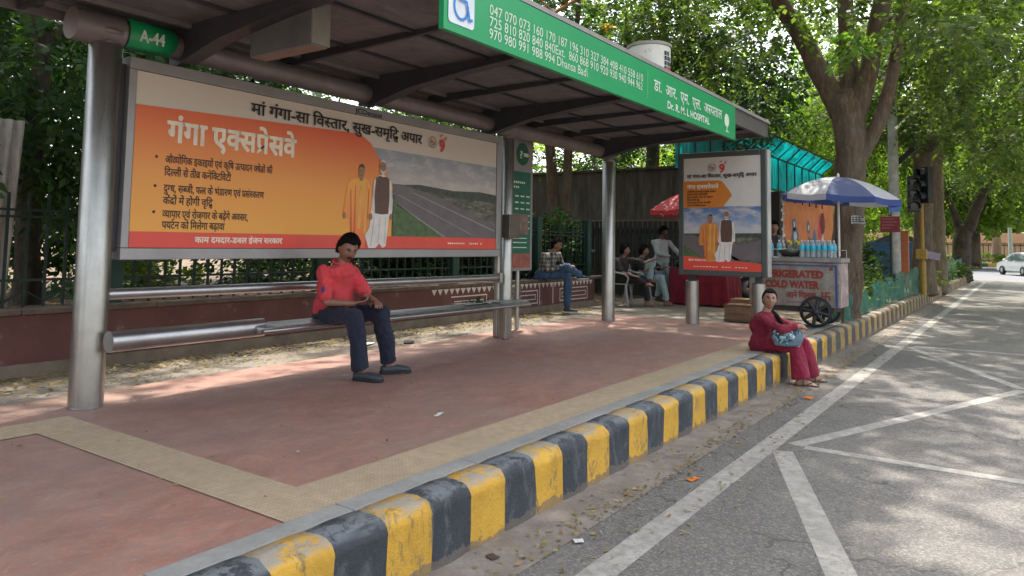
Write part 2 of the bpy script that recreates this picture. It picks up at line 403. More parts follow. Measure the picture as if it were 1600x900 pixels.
def write(mb, text, o, u, v, width=None, size=None, bold=0, m=0, align='L', lift=(0, 0, 0), xs=1):
    """lay flat lettering onto mb. o = baseline start, u/v unit vectors; width fits the line"""
    o, u, v = V(o)+V(lift), V(u), V(v)
    ex = max(0, bold-.012); bold = min(bold, .012)
    if any('\u0900' <= c <= '\u097f' for c in text): items, w = hindi_items(text, bold)
    else: items = [glyph(text, bold)]; w = max([p[0] for p in items[0][0]]+[.01])
    sy = size; sx = size*xs
    if width: sx = width/w; sy = size if size else sx
    off = {'L': 0, 'C': -w*sx/2, 'R': -w*sx}[align]
    nn = u.cross(v)*.00007
    for i, (dx, dy) in enumerate([(0, 0)] if ex == 0 else [(0, 0), (-ex, 0), (ex, 0), (-ex*.7, -ex*.7), (ex*.7, ex*.7), (ex*.7, -ex*.7), (-ex*.7, ex*.7)]):
        for vs, fs in items:
            mb.add([o+u*((p[0]+dx)*sx+off)+v*((p[1]+dy)*sy)+nn*i for p in vs], fs, m)
    return mb
# ------------------------------------------------------------------ the setting
def struct(o): o['kind'] = 'structure'; return o
def slab(name, x0, x1, y0, y1, z, mat, nx=1, ny=1, amp=0, seed=0, thick=0):
    mb = MB(); vs = []
    for j in range(ny+1):
        for i in range(nx+1):
            x = x0+(x1-x0)*i/nx; y = y0+(y1-y0)*j/ny
            h = amp*noise.noise(V((x*.9+seed, y*.9, seed))) if amp else 0
            vs.append((x, y, z+h))
    mb.add(vs, [(j*(nx+1)+i, j*(nx+1)+i+1, (j+1)*(nx+1)+i+1, (j+1)*(nx+1)+i) for j in range(ny) for i in range(nx)], 0, bool(amp))
    return struct(mb.build(name, mat))
m_soil = simple('dry_garden_soil', (.095, .052, .026), .95, 0, .4, 3, .6, 30, spots=((.10, .11, .05), 2.2, .52))
m_dirty = simple('dusty_grey_paving', (.19, .165, .135), .92, 0, .3, 1.6, .5, 45, spots=((.13, .115, .085), 4, .56))
m_earth = simple('roadside_earth', (.22, .17, .115), .95, 0, .35, 2.2, .7, 35, spots=((.09, .085, .05), 3, .55))
slab('ground', -300, 600, -300, 600, -.40, m_earth)
slab('road', -30, 47, -9.5, 2.31, -.33, MA['asphalt'])
slab('junction_road', 47, 84, -60, 60, -.33, simple('pale_far_asphalt', (.11, .115, .125), .9, 0, .12, 1.5))
slab('gutter', -12, 42, 1.97, 2.31, -.326, MA['gutter'], 60, 2, .002)
slab('pavement_base', -12, 44, 2.49, 7.3, -.012, m_dirty)
slab('red_pavement', -10, 11.6, 2.62, 5.98, -.004, MA['redpave'])
slab('tactile_strip', 2.09, 11.2, 2.62, 2.945, .001, MA['tactile'])
slab('tactile_branch', 2.09, 2.41, 2.945, 5.30, .001, MA['tactile'])
slab('tactile_side_strip', -8, 2.09, 4.97, 5.30, .001, MA['tactile'])
slab('garden_soil', -25, 44, 7.25, 60, -.02, m_soil, 90, 60, .1, 3)
slab('tree_pit_soil', 12.9, 44, 2.47, 5.2, .0, m_earth, 60, 8, .05, 5)
# grey granite edging with joints
mb = MB(); x = -11.0
while x < 12.8:
    mb.boxb(x+.003, x+.887, 2.492, 2.616, -.3, .004); x += .891
struct(mb.build('kerb_edging', MA['granite'], bevel=.004))
# kerb: blocks 0.297 m long alternately yellow and black, rounded front edge
mb = MB(); rnd = random.Random(4)
def kerbblock(x0, x1, m, y0=2.30, w=.195, z0=-.34, jit=1.7):
    y0 += .006*noise.noise(V((x0*5, 1, 2)))
    ring = [(0, z0), (0, -.20), (.002, -.075)]
    for k in range(7):
        a = math.pi/2*k/6; ring.append((.062-.062*math.cos(a), -.062+.062*math.sin(a)+.0))
    ring += [(.11, .004), (w, .0), (w, z0)]
    nx = 8; vs = []
    for i in range(nx+1):
        x = x0+(x1-x0)*i/nx; e = min(i, nx-i)
        sh = (.009 if e == 0 else (.003 if e == 1 else 0))+.012*max(0, noise.noise(V((x*6.3, 4, 8)))-.25)
        for (y, z) in ring:
            d = .007*jit*noise.noise(V((x*7, y*30, z*9)))+.004*noise.noise(V((x*25, y*30, z*25)))
            vs.append((x+(.012*noise.noise(V((x0*9+(i > 4)*.2975*9, y*14, z*14))) if e == 0 else 0), y0+y+sh*(1 if y < .1 else 0)-d, z-(sh*.7 if z > -.1 else 0)+d*.4))
    n = len(ring)
    mb.add(vs, [(i*n+j, (i+1)*n+j, (i+1)*n+j+1, i*n+j+1) for i in range(nx) for j in range(n-1)], m, True)
    mb.add(vs[:n], [tuple(range(n))], m); mb.add(vs[-n:], [tuple(range(n))[::-1]], m)
k = -30
while True:
    x0 = 2.388+.2975*k
    if x0 > 42: break
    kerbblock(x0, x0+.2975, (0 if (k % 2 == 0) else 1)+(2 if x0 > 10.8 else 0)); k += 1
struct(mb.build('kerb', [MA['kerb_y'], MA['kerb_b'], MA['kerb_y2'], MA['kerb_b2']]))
# painted road markings
def marking(poly_pts, name='road_marking', z=-.3255):
    mb = MB(); mb.add([(x, y, z) for x, y in poly_pts], [tuple(range(len(poly_pts)))], 0); return struct(mb.build(name, MA['line']))
def stripe(p, q, w, z):
    z = -.3285+(z+.3215)*-.05
    p, q = V((*p, 0)), V((*q, 0)); t = (q-p).normalized(); s = V((-t.y, t.x, 0))*w/2
    return marking([(a.x, a.y) for a in (p-s, q-s, q+s, p+s)], z=z)
marking([(-6, 1.60), (42.5, 1.60), (42.5, 1.755), (-6, 1.755)], 'road_edge_line', z=-.3287)
stripe((6.05, 1.52), (9.96, .07), .12, -.3215); stripe((10.06, .07), (13.15, 1.55), .12, -.3215)
stripe((5.82, 1.55), (2.02, .04), .15, -.3175); stripe((6.03, 1.44), (6.12, -2.6), .11, -.3135)
stripe((13.35, 1.50), (13.4, -2.6), .11, -.3135); stripe((10.06, .0), (13.2, -1.5), .12, -.3175); stripe((9.96, .0), (6.2, -1.5), .12, -.3135)
for i in range(5): stripe((36+.9*i, .9), (36+.9*i, -7), .35, -.3215)
# far side of the junction
mb = MB(); y = -25
while y < 25:
    mb.boxb(84, 84.4, y, y+.8, -.4, .02, 0 if int(round(y/.8)) % 2 else 1); y += .8
struct(mb.build('far_kerb', [simple('far_kerb_yellow', (.7, .42, .08)), simple('far_kerb_dark', (.10, .10, .10))]))
slab('far_verge', 84.4, 97, -40, 40, -.05, simple('far_grass', (.07, .13, .03), .95, 0, .3, 2))

# low boundary wall with coping and white painted mural border
m_maroon = simple('faded_maroon_wall_paint', (.125, .052, .045), .85, 0, .25, 2.5, .4, 30, spots=((.20, .15, .13), 5, .60))
m_white = simple('chalky_white_paint', (.62, .55, .50), .85, 0, .2, 20)
w = thing('boundary_wall', 'low maroon painted wall with stone coping and white folk border behind the shelter', 'wall', (2, 7.12, 0))
mb = MB(); mb.boxb(-14, 13.1, 7.12, 7.42, -.05, .515); mb.build('wall_face', m_maroon, w, bevel=.008)
mb = MB(); x = -14
while x < 13: mb.boxb(x, x+1.195, 7.085, 7.45, .518, .572); x += 1.2
mb.build('coping', simple('brown_coping_stone', (.12, .09, .07), .9, 0, .3, 6, .5, 40), w, bevel=.008)
mb = MB(); mb.boxb(-14, 13.1, 7.085, 7.118, -.02, .10); mb.build('plinth', simple('mossy_plinth', (.20, .16, .12), .95, 0, .3, 4, .5, 40), w)
mb = MB(); yy = 7.116
def q(x0, x1, z0, z1): mb.add([(x0, yy, z0), (x1, yy, z0), (x1, yy, z1), (x0, yy, z1)], [(0, 1, 2, 3)])
x = 8.15
while x < 12.9:
    if not 9.65 < x < 9.8:
        mb.add([(x, yy, .505), (x+.12, yy, .505), (x+.06, yy, .415)], [(0, 1, 2)])
    x += .135
for a, b in ((8.6, 9.5), (10.1, 11.0), (11.75, 12.8)):
    for g, ww in ((0, .018), (.07, .014)):
        q(a+g, b-g, .37-g, .37-g+ww); q(a+g, b-g, .15+g, .15+g+ww)
        q(b-g-ww, b-g, .15+g, .37-g); 
        if a > 11: q(a+g, a+g+ww, .15+g, .37-g)
q(11.05, 11.07, .12, .5); q(11.5, 11.52, .12, .5)
mb.build('mural_border', m_white, w)
mb = MB(); mb.add([(9.95, 7.113, .20), (10.45, 7.113, .18), (10.5, 7.113, .47), (9.9, 7.113, .46)], [(0, 1, 2, 3)])
n_ = N('peeled_plaster'); n_.color(n_.ramp(n_.noise(16, 9, .8), [(.38, (.03, .025, .022)), (.5, (.16, .13, .11)), (.6, (.42, .40, .37))])); n_.set(.9)
mb.build('peeled_patch', n_.m, w)

# iron fence on the wall
m_iron = simple('dark_green_iron', (.018, .035, .030), .55, .2, .3, 8)
f = thing('iron_fence', 'dark green iron railing with V braces standing on the maroon wall', 'fence', (2, 7.27, .57))
mb = MB()
for z in (1.42, 1.36, .80): mb.boxb(-14, 13.1, 7.255, 7.29, z, z+.022)
mb.build('rail', m_iron, f)
mb = MB(); x = -13.0; i = 0
while x < 13.0:
    mb.boxb(x-.011, x+.011, 7.262, 7.284, .57, 1.58)
    mb.path([(x-.16*1, 7.273, .62), (x, 7.273, .72), (x+.16, 7.273, .62)], .011, 6) if i % 2 == 0 else None
    x += .162; i += 1
mb.build('bars', m_iron, f)
for x in (-9, -6, -3.2, -.2, 3.64, 6.2, 8.82, 11.2, 13.05):
    mb = MB(); mb.boxb(x-.075, x+.075, 7.21, 7.345, .572, 1.66); mb.boxb(x-.09, x+.09, 7.195, 7.36, 1.66, 1.69); mb.build('post', simple('green_fence_post', (.02, .06, .048), .5, .2), f)

# tall stained concrete wall
n_ = N('stained_concrete'); st = n_.noise(3, 8, .7, n_.co((2.2, 2.2, .35)))
c_ = n_.ramp(st, [(.32, (.035, .032, .026)), (.5, (.09, .08, .065)), (.72, (.16, .14, .115))])
c_ = n_.mix(n_.ramp(n_.noise(1.2, 6, .7), [(.45, (0, 0, 0)), (.7, (.7, .7, .7))]), c_, (.10, .075, .05)); n_.color(c_); n_.bump(st, .6, .03); n_.set(.95)
w = thing('concrete_wall', 'tall dark rain stained concrete wall behind the hedge', 'wall', (17.2, 9.5, 0))
mb = MB(); mb.boxb(17.0, 17.3, 6.6, 15.5, -.1, 3.10); mb.build('wall_face', n_.m, w, bevel=.02)
mb = MB(); mb.boxb(16.93, 17.36, 6.55, 15.5, 3.103, 3.17); mb.build('coping', n_.m, w, bevel=.01)
mb = MB(); mb.boxb(16.90, 16.997, 6.6, 15.5, 1.62, 1.85); mb.build('ledge', simple('brown_wall_ledge', (.16, .115, .08), .95, 0, .3, 3, .5, 30), w, bevel=.02)
# dark slatted fence behind the tea table
f = thing('slatted_fence', 'black upright slatted fence behind the tea vendor', 'fence', (16.2, 7, 0))
mb = MB(); y = 6.1
while y < 9.8: mb.boxb(16.17, 16.2, y, y+.085, 0, 1.78); y += .13
mb.build('slats', simple('blackened_slats', (.022, .026, .026), .7, 0, .5, 5), f)
mb = MB()
for z in (.3, 1.5): mb.boxb(16.205, 16.245, 6.1, 9.8, z, z+.05)
mb.build('rail', m_iron, f)

# turquoise screen and painted wall beyond
n_ = N('turquoise_sheet'); wv = n_.node('ShaderNodeTexWave'); wv.inputs['Scale'].default_value = 2.2; wv.inputs['Distortion'].default_value = .3; n_.link(n_.co(), wv.inputs[0])
n_.color(n_.ramp(n_.noise(3, 5, .6), [(.3, (.0, .11, .12)), (.7, (.01, .2, .2))])); n_.set(.4)
t_ = n_.node('ShaderNodeBsdfTranslucent'); t_.inputs[0].default_value = (.0, .27, .28, 1); mx_ = n_.node('ShaderNodeMixShader'); mx_.inputs[0].default_value = .55
n_.link(n_.b.outputs[0], mx_.inputs[1]); n_.link(t_.outputs[0], mx_.inputs[2]); n_.link(mx_.outputs[0], n_.out.inputs[0])
s_ = thing('sheet_screen', 'turquoise corrugated plastic screen on dark frame above painted wall', 'screen', (20, 6.0, 2.9))
mb = MB(); vs = []; x = 14.6; prof = []
while x < 28: prof.append((x, .035*math.sin(x*2*math.pi/.22))); x += .035
for x, dy in prof: vs += [(x, 6.0+dy, 2.85), (x, 6.0+dy, 3.82), (x, 5.55+dy*.3, 4.22+.03*math.sin(x*9))]
mb.add(vs, [(3*i+j, 3*i+3+j, 3*i+4+j, 3*i+1+j) for i in range(len(prof)-1) for j in (0, 1)], 0, True); mb.build('plastic_sheet', n_.m, s_)
mb = MB(); x = 14.6
while x < 28.1:
    mb.path([(x, 5.94, 2.6), (x, 5.94, 3.82), (x, 5.5, 4.24)], .022, 6); x += .95
for z, y in ((2.86, 5.94), (3.8, 5.93), (4.22, 5.5)): mb.boxb(14.6, 28.1, y-.02, y+.02, z, z+.04)
mb.build('frame', m_iron, s_)
w = thing('painted_wall', 'orange wall with painted folk figures beyond the water cart', 'wall', (23, 6.1, 0))
mb = MB(); mb.boxb(18.4, 33, 6.08, 6.35, -.05, 2.84)
n_ = N('orange_wall_paint'); n_.color(n_.ramp(n_.noise(1.6, 6, .65), [(.3, (.62, .19, .08)), (.7, (.85, .32, .15))])); n_.bump(n_.noise(20, 4), .3, .02); n_.set(.85)
mb.build('wall_face', n_.m, w)
def blobpoly(cx, cz, rx, rz, k=18, wob=.12, seed=0):
    return [(cx+rx*math.cos(2*math.pi*i/k)*(1+wob*math.sin(3*i+seed)), cz+rz*math.sin(2*math.pi*i/k)*(1+wob*math.cos(2*i+seed))) for i in range(k)]
mural = [('mural_pink', (.70, .12, .18), [(20.6, 2.2, .45, .45), (21.2, 1.05, .5, .8), (28.1, 1.9, .3, .5)]),
         ('mural_grey', (.22, .21, .22), [(20.7, 2.65, .5, .15), (24.6, 1.2, .75, .35), (26.6, 1.3, .5, .28)]),
         ('mural_blue', (.12, .2, .38), [(24.6, 1.55, .42, .32), (24.5, 1.95, .22, .2), (26.4, 1.9, .2, .22), (27.3, 1.35, .3, .5)]),
         ('mural_white', (.72, .70, .68), [(24.6, 1.58, .2, .15), (24.5, 1.95, .1, .1), (26.4, 1.9, .1, .1), (20.6, 2.2, .15, .25), (28.5, 1.15, .22, .6)]),
         ('mural_green', (.08, .20, .12), [(20.8, 1.75, .7, .08), (22.9, 1.35, .25, .6)]),
         ('mural_maroon', (.22, .04, .04), [(28.5, 2.1, .35, .4), (21.6, 1.3, .28, .4)])]
for li, (nm, c, bl) in enumerate(mural):
    mb = MB()
    for j, (cx, cz, rx, rz) in enumerate(bl): mb.sheet(blobpoly(cx, cz, rx, rz, seed=j), (0, 6.076-.003*li, 0), (1, 0, 0), (0, 0, 1))
    mb.build('painted_figure', simple(nm, c, .85, 0, .3, 5), w)
mb = MB(); mb.boxb(21.4, 21.75, 5.7, 6.0, 0, 2.8); tag(mb.build('dark_pillar', simple('black_pillar_paint', (.012, .013, .014), .6)), 'narrow black pillar in front of the orange wall', 'pillar')
# orange gate pillar and blue tarpaulin further along
mb = MB(); mb.boxb(26, 26.25, 3.02, 3.22, 0, 1.75); mb.boxb(25.97, 26.28, 2.99, 3.25, 1.75, 1.80)
tag(mb.build('gate_pillar', simple('orange_pillar_paint', (.48, .16, .08), .8)), 'orange painted pillar beside the grey lamp pole', 'pillar')
mb = MB(); mb.path([(34, 3.7, 1.5), (34, 4.6, 1.75), (34, 5.4, 1.4)], .02, 6)
vs = [(33.2+i*.45, 3.4+j*.42, 1.55+.25*math.sin(j*.75)-.05*i+.06*math.sin(i*2.+j)) for i in range(5) for j in range(6)]
mb.add(vs, [(i*6+j, i*6+j+1, (i+1)*6+j+1, (i+1)*6+j) for i in range(4) for j in range(5)], 0, True)
mb.boxb(33.2, 35, 3.45, 3.5, 0, 1.5); mb.boxb(33.2, 33.25, 3.5, 5.4, .0, 1.5)
tag(mb.build('tarpaulin_tent', simple('blue_tarpaulin', (.035, .13, .28), .5, 0, .3, 4)), 'blue tarpaulin shelter beyond the traffic light', 'tent')

# wall, fence and building across the junction
w = thing('compound_wall', 'pale pink compound wall with red coping across the junction', 'wall', (98, 0, 0))
mb = MB(); mb.boxb(98, 98.5, -30, 30, -.1, 2.1); mb.build('wall_face', simple('pink_plaster', (.50, .27, .22), .9, 0, .15, .6), w)
mb = MB(); mb.boxb(97.8, 98.7, -30, 30, 2.1, 3.2); mb.build('upper_band', simple('red_sandstone_band', (.62, .30, .22), .9, 0, .15, .6), w)
f = thing('far_fence', 'thin black iron railing in front of the pink compound wall', 'fence', (90, 0, 0))
mb = MB(); y = -14
while y < 14: mb.boxb(90, 90.06, y, y+.06, -.05, 1.9); y += .45
for z in (.2, 1.75): mb.boxb(90.06, 90.12, -14, 14, z, z+.07)
mb.build('bars', m_iron, f)
# ------------------------------------------------------------------ trees and plants
def unit(rs, n):
    a = rs.normal(size=(n, 3)); return a/np.linalg.norm(a, axis=1, keepdims=True)
def leaf_quads(c, d, nrm, L, Wd):
    s = np.cross(d, nrm); s /= np.linalg.norm(s, axis=1, keepdims=True)+1e-9
    L = L[:, None]; Wd = Wd[:, None]
    v = np.stack([c, c+d*L*.45+s*Wd, c+d*L, c+d*L*.45-s*Wd], 1)
    return v.reshape(-1, 3)
def foliage(name, clumps, tw, lv, size, mat, parent=None, seed=1, droop=.35, twl=.55, wide=.33, shell=.55):
    """clumps: (x,y,z,r[,rz]); tw twigs per unit radius^2; lv leaves per twig"""
    rs = np.random.RandomState(seed); C = []; D = []; Nn = []
    for cl in clumps:
        c = np.array(cl[:3]); r = cl[3]; rz = cl[4] if len(cl) > 4 else r*.75; n = max(6, int(tw*r*r))
        u = unit(rs, n); rad = rs.uniform(shell, 1, n)**.7
        wob = 1+.3*np.sin(u[:, 0]*5+seed)+.25*np.sin(u[:, 1]*6+u[:, 2]*4+c[0])
        p = c+u*np.array([r, r, rz])*(rad*wob*.85)[:, None]
        d = u*.9+unit(rs, n)*.8; d[:, 2] -= droop; d /= np.linalg.norm(d, axis=1, keepdims=True)
        tl = rs.uniform(.6, 1.2, n)*twl
        side = np.cross(d, np.array([0, 0, 1.])+unit(rs, n)*.3); side /= np.linalg.norm(side, axis=1, keepdims=True)+1e-9
        for k in range(lv):
            t = (k+.5)/lv; sg = 1 if k % 2 else -1
            pos = p+d*(tl*t)[:, None]; pos[:, 2] -= droop*.5*(tl*t*t)
            ld = d*.55+side*sg*.85+rs.normal(size=(n, 3))*.16; ld[:, 2] -= droop*.5*t+.1; ld /= np.linalg.norm(ld, axis=1, keepdims=True)
            nn = np.cross(d, side)+rs.normal(size=(n, 3))*.35
            C.append(pos); D.append(ld); Nn.append(nn)
    C = np.concatenate(C); D = np.concatenate(D); Nn = np.concatenate(Nn); n = len(C)
    v = leaf_quads(C, D, Nn, rs.uniform(.5, 1.45, n)*size, rs.uniform(.6, 1.3, n)*size*wide)
    return meshobj(name, v, np.arange(n*4).reshape(-1, 4), mat, parent)
def tree(name, label, base, trunk, limbs, clumps, mat, bark, tw=55, lv=12, size=.1, seed=1, droop=.35, twl=.55, group=None, roots=True, wide=.33, twigs=True):
    t = thing(name, label, 'tree', base, 0, group)
    mb = MB(); pts, rad = trunk
    if roots:
        p0 = V(pts[0]); pts = [tuple(p0-V((0, 0, .12))), tuple(p0+V((0, 0, .12)))]+list(pts[1:]); rad = [rad[0]*1.18, rad[0]*1.05]+list(rad[1:])
    def fine(pp, rr, k=4):
        P_, R_ = [], []
        for i in range(len(pp)-1):
            for j in range(k):
                a = j/k; P_.append(V(pp[i]).lerp(V(pp[i+1]), a)+V((noise.noise(V(pp[i])+V((a*3, 0, seed))), noise.noise(V(pp[i])+V((0, a*3, seed))), 0))*rr[i]*.18*(1 if i or j else 0)); R_.append(rr[i]*(1-a)+rr[i+1]*a)
        P_.append(V(pp[-1])); R_.append(rr[-1]); return P_, R_
    a, b = fine(pts, rad, 5); mb.path(a, b, 22, nz=.22, seed=seed); mb.build('trunk', bark, t)
    mb = MB(); rd = random.Random(seed)
    for pp, rr in limbs:
        a, b = fine(pp, rr); mb.path(a, b, 12, nz=.16, seed=seed+2)
        if twigs:
            for q_ in range(3):
                i = rd.randint(len(a)//2, len(a)-1); d = V((rd.uniform(-1, 1), rd.uniform(-1, 1), rd.uniform(-.1, .9))).normalized()
                e1 = a[i]+d*rd.uniform(.5, 1.1); e2 = e1+d*.7+V((rd.uniform(-.4, .4), rd.uniform(-.4, .4), rd.uniform(-.4, .2)))
                mb.path([a[i], e1, e2], [b[i]*.5+.005, b[i]*.3+.004, .006], 6)
    if limbs: mb.build('branches', bark, t)
    foliage('crown', clumps, tw, lv, size, mat, t, seed, droop, twl, wide)
    return t
def scatter(rd, n, x, y, z, r): return [(rd.uniform(*x), rd.uniform(*y), rd.uniform(*z), rd.uniform(*r)) for _ in range(n)]
rd = random.Random(11)
# big tree by the cart
cl = [(14.3, 3.5, 6.3, .8), (13.2, 2.2, 6.0, .7), (15, 1.2, 5.3, .8), (14.6, .5, 5.0, .7), (15.3, -.4, 5.0, .8)]+scatter(rd, 44, (8.5, 18.5), (.5, 7.5), (6.3, 9.2), (.8, 1.35))+scatter(rd, 26, (14, 21), (-3, 2.5), (5.2, 8.6), (.8, 1.3))
cl += [(12.2, 1.3, 4.9, .45), (12.6, .9, 4.6, .5), (13, .4, 4.4, .55), (12.4, 2.9, 5.4, .5), (12.8, 1.8, 5.5, .5), (13.5, 1.0, 5.2, .6), (15.5, .9, 4.2, .6), (16.5, .2, 4.2, .7), (17.5, 1.0, 4.6, .8), (16.5, 1.6, 5.2, .7), (13.0, 3.2, 5.15, .45), (12.6, 2.35, 4.7, .35), (12.2, 2.0, 4.9, .4), (12.9, 4.4, 5.0, .7), (13.2, 5.0, 4.5, .6), (13.5, 4.2, 4.4, .5)]
BIG = tree('roadside_tree', 'thick trunked roadside tree directly behind the blue and white parasol', (14, 2.52, 0),
     ([(14, 2.68, 0), (14, 2.56, 1.5), (14, 2.47, 2.9), (14, 2.52, 3.7), (14.05, 2.55, 4.05)], [.275, .25, .245, .27, .24]),
     [([(14, 2.62, 3.6), (14, 2.95, 4.35), (13.95, 3.35, 5.2), (13.8, 3.9, 6.3), (13.4, 4.6, 7.6)], [.2, .18, .16, .13, .06]),
      ([(14.1, 2.5, 3.8), (14.15, 2.55, 4.8), (14.3, 2.6, 6.2), (14.6, 2.5, 7.8)], [.18, .15, .13, .06]),
      ([(14, 2.38, 3.6), (13.95, 2.15, 4.4), (13.8, 1.95, 5.3), (13.2, 1.5, 6.8), (12.2, .8, 8)], [.18, .16, .15, .11, .05]),
      ([(14, 2.36, 2.75), (14, 2.05, 3.35), (14.02, 1.86, 4.0), (14.1, 1.7, 4.9), (14.3, 1.45, 6.2)], [.14, .12, .105, .09, .05]),
      ([(13.9, 3.3, 5.1), (12.8, 3.6, 6.2), (11, 4.1, 7.4)], [.1, .08, .03]), ([(13.5, 1.7, 6), (11.8, .5, 7.2), (10, -.6, 8)], [.1, .07, .03])],
     cl, MA['leafmid'], MA['bark'], 50, 13, .125, 3, .4, .6)
foliage('young_leaves', [(13.15, 2.30, 4.55, .28, .3), (13.0, 2.05, 4.75, .22)], 110, 5, .2, MA['leaffresh'], BIG, 5, .8, .25, .42)
# second and third kerb trees
cl = [(21, 1.3, 4.2, .7), (20.5, .6, 3.9, .7), (21.5, -.3, 3.8, .8), (19.5, 1.6, 4.9, .7), (22, 1.2, 4.9, .7), (23, .5, 4.3, .8), (24.5, -.4, 4.6, .9), (23.4, -1.2, 4.4, .8), (25, .3, 3.6, .6), (26, -1.0, 3.9, .8), (22.5, 2.6, 5.0, .7), (21.5, .1, 5.3, .8), (24.5, 3.6, 4.9, .8), (23, 1.6, 4.6, .5), (22.4, 1.9, 4.7, .5)]
cl += scatter(rd, 52, (19, 30), (-4.5, 6.5), (4.8, 9.5), (.9, 1.5))
tree('roadside_tree', 'pale barked roadside tree just behind the traffic light', (24, 2.45, 0),
     ([(24, 2.42, 0), (24, 2.4, 1.6), (24.02, 2.38, 3.0), (24, 2.3, 4.0)], [.30, .25, .22, .27]),
     [([(24, 2.45, 3.9), (23.9, 2.75, 4.9), (23.6, 3.3, 6.5)], [.2, .17, .08]), ([(24, 2.3, 3.9), (24, 2.2, 5), (24.2, 2.0, 6.8)], [.17, .14, .07]),
      ([(24, 2.1, 3.9), (23.9, 1.7, 4.9), (23.2, 1.0, 6.2), (22.5, .3, 7.2)], [.2, .15, .1, .04]), ([(23.9, 1.9, 4.5), (25, .5, 5.0), (26, -1.3, 5.3)], [.09, .07, .03])],
     cl, MA['leafmid'], MA['barkpale'], 42, 12, .15, 8, .45, .7)
tree('roadside_tree', 'grey mottled trunk standing right behind the pale barked tree', (28.5, 2.65, 0),
     ([(28.5, 2.55, 0), (28.5, 2.5, 2), (28.4, 2.45, 4.5), (28.3, 2.4, 6)], [.36, .30, .24, .15]), [([(28.4, 2.4, 4), (28, 1.8, 5.5), (27.5, 1, 7)], [.14, .1, .04])],
     scatter(rd, 14, (26, 33), (-1, 6), (5.5, 9), (1, 1.5)), MA['leafbright'], MA['barkpale'], 30, 10, .17, 18, .4, .7)
cl = [(38, 1.2, 4.4, .9), (39, -.2, 4.0, .9), (41, -1.0, 4.6, 1.1), (38, 2.6, 4.6, .9), (40, .4, 5.2, 1.2)]+scatter(rd, 44, (33, 48), (-5, 8), (4.6, 10), (1.2, 1.9))
tree('roadside_tree', 'dark leaning tree at the far end of the kerb', (41, 2.55, 0),
     ([(41, 2.55, 0), (41, 2.5, 1.5), (40.9, 2.3, 2.4)], [.42, .36, .34]),
     [([(40.9, 2.2, 2.2), (40.8, 1.7, 3.6), (40.6, 1.2, 5.0), (40, .6, 7)], [.28, .24, .18, .08]), ([(40.9, 2.5, 2.2), (40.9, 2.9, 3.4), (41, 3.6, 5.4)], [.2, .16, .08])],
     cl, MA['leafmid'], MA['barkdark'], 34, 11, .2, 21, .4, .8)
# unseen kerb tree, its canopy added to shade the near pavement and road
cl = scatter(rd, 36, (-5.5, 7), (2.4, 6.5), (6.2, 8.5), (1.0, 1.4))+scatter(rd, 26, (3, 11), (2.7, 4.7), (6.6, 8.4), (.9, 1.2))+scatter(rd, 4, (2, 11), (-1.6, 1.2), (7, 8.5), (.6, .9))
tree('roadside_tree', 'unseen spreading kerb tree added beside the viewer to shade the near pavement', (-4.2, 3.4, 0), ([(-4.2, 3.4, 0), (-4.2, 3.4, 3), (-4, 3.4, 5)], [.35, .28, .25]),
     [([(-4, 3.4, 4.8), (-2, 3.2, 6.3), (1, 3, 7.2), (4, 2.6, 7.6)], [.2, .15, .1, .04]), ([(-4, 3.4, 4.8), (-5, 1, 7)], [.18, .07])], cl, MA['leafmid'], MA['bark'], 85, 13, .16, 31, .3, .7)
cl = scatter(rd, 44, (15, 34), (-12, -4.0), (4.4, 9.5), (1.1, 1.8))+[(30, -3.2, 4.6, 1.3), (27, -4.5, 4.4, 1.2), (34, -3, 4.8, 1.4), (20, -5.0, 5.4, 1.2), (24, -4.4, 5.2, 1.3)]
tree('roadside_tree', 'leafy tree on the opposite verge overhanging the road from the right', (22, -10.2, -.3), ([(22, -10.2, -.3), (22, -10, 3), (22, -9.6, 5)], [.4, .3, .25]),
     [([(22, -9.6, 4.8), (22.5, -7.5, 6), (24, -5, 6.6)], [.2, .13, .05])], cl, MA['leafmid'], MA['bark'], 44, 11, .17, 35, .45, .7)
# trees behind the shelter
cl = scatter(rd, 30, (12.0, 19.5), (7.6, 13.5), (3.9, 8.2), (.75, 1.25))+scatter(rd, 8, (9, 13), (8.5, 12), (4.5, 8), (.8, 1.2))+[(16.6, 8.2, 3.9, .7), (15.9, 9.7, 3.6, .6), (17.8, 7.4, 4.1, .7), (18.2, 6.8, 4.6, .8)]
tree('garden_tree', 'twin stemmed tree growing between the hedge and the stained wall', (15.5, 9.5, 0), ([(15.5, 9.55, 0), (15.5, 9.55, 2), (15.55, 9.75, 3.6), (15.4, 10, 6)], [.17, .15, .13, .1]),
     [([(15.5, 9.45, .3), (15.52, 9.25, 1.6), (15.5, 9.2, 3.2), (15.2, 8.9, 5), (14.6, 8.4, 7)], [.12, .12, .11, .1, .05]), ([(15.2, 8.9, 5), (16.2, 8.2, 6), (17.5, 7.5, 7)], [.07, .05, .03])],
     cl, MA['leafdark'], MA['bark'], 55, 12, .11, 41, .4, .55)
cl = scatter(rd, 30, (9.0, 15.5), (8.6, 11.5), (5.2, 9.5), (.8, 1.3))
t_ = tree('flowering_tree', 'orange barked tree with yellow blossom rising behind the shelter roof', (11.2, 8.6, 0), ([(11.2, 8.6, 0), (11.2, 8.5, 3), (11.25, 8.3, 4.4)], [.16, .14, .12]),
     [([(11.25, 8.3, 4.2), (11.3, 8.25, 5.4), (11.1, 8.1, 7)], [.12, .1, .06]), ([(11.25, 8.3, 4.5), (12.2, 7.9, 5.7), (13.4, 7.4, 6.6)], [.07, .05, .02])],
     cl, MA['leafdark'], simple('orange_bark', (.30, .13, .06), .9, 0, .3, 8, .8, 30), 38, 12, .12, 44, .4, .55)
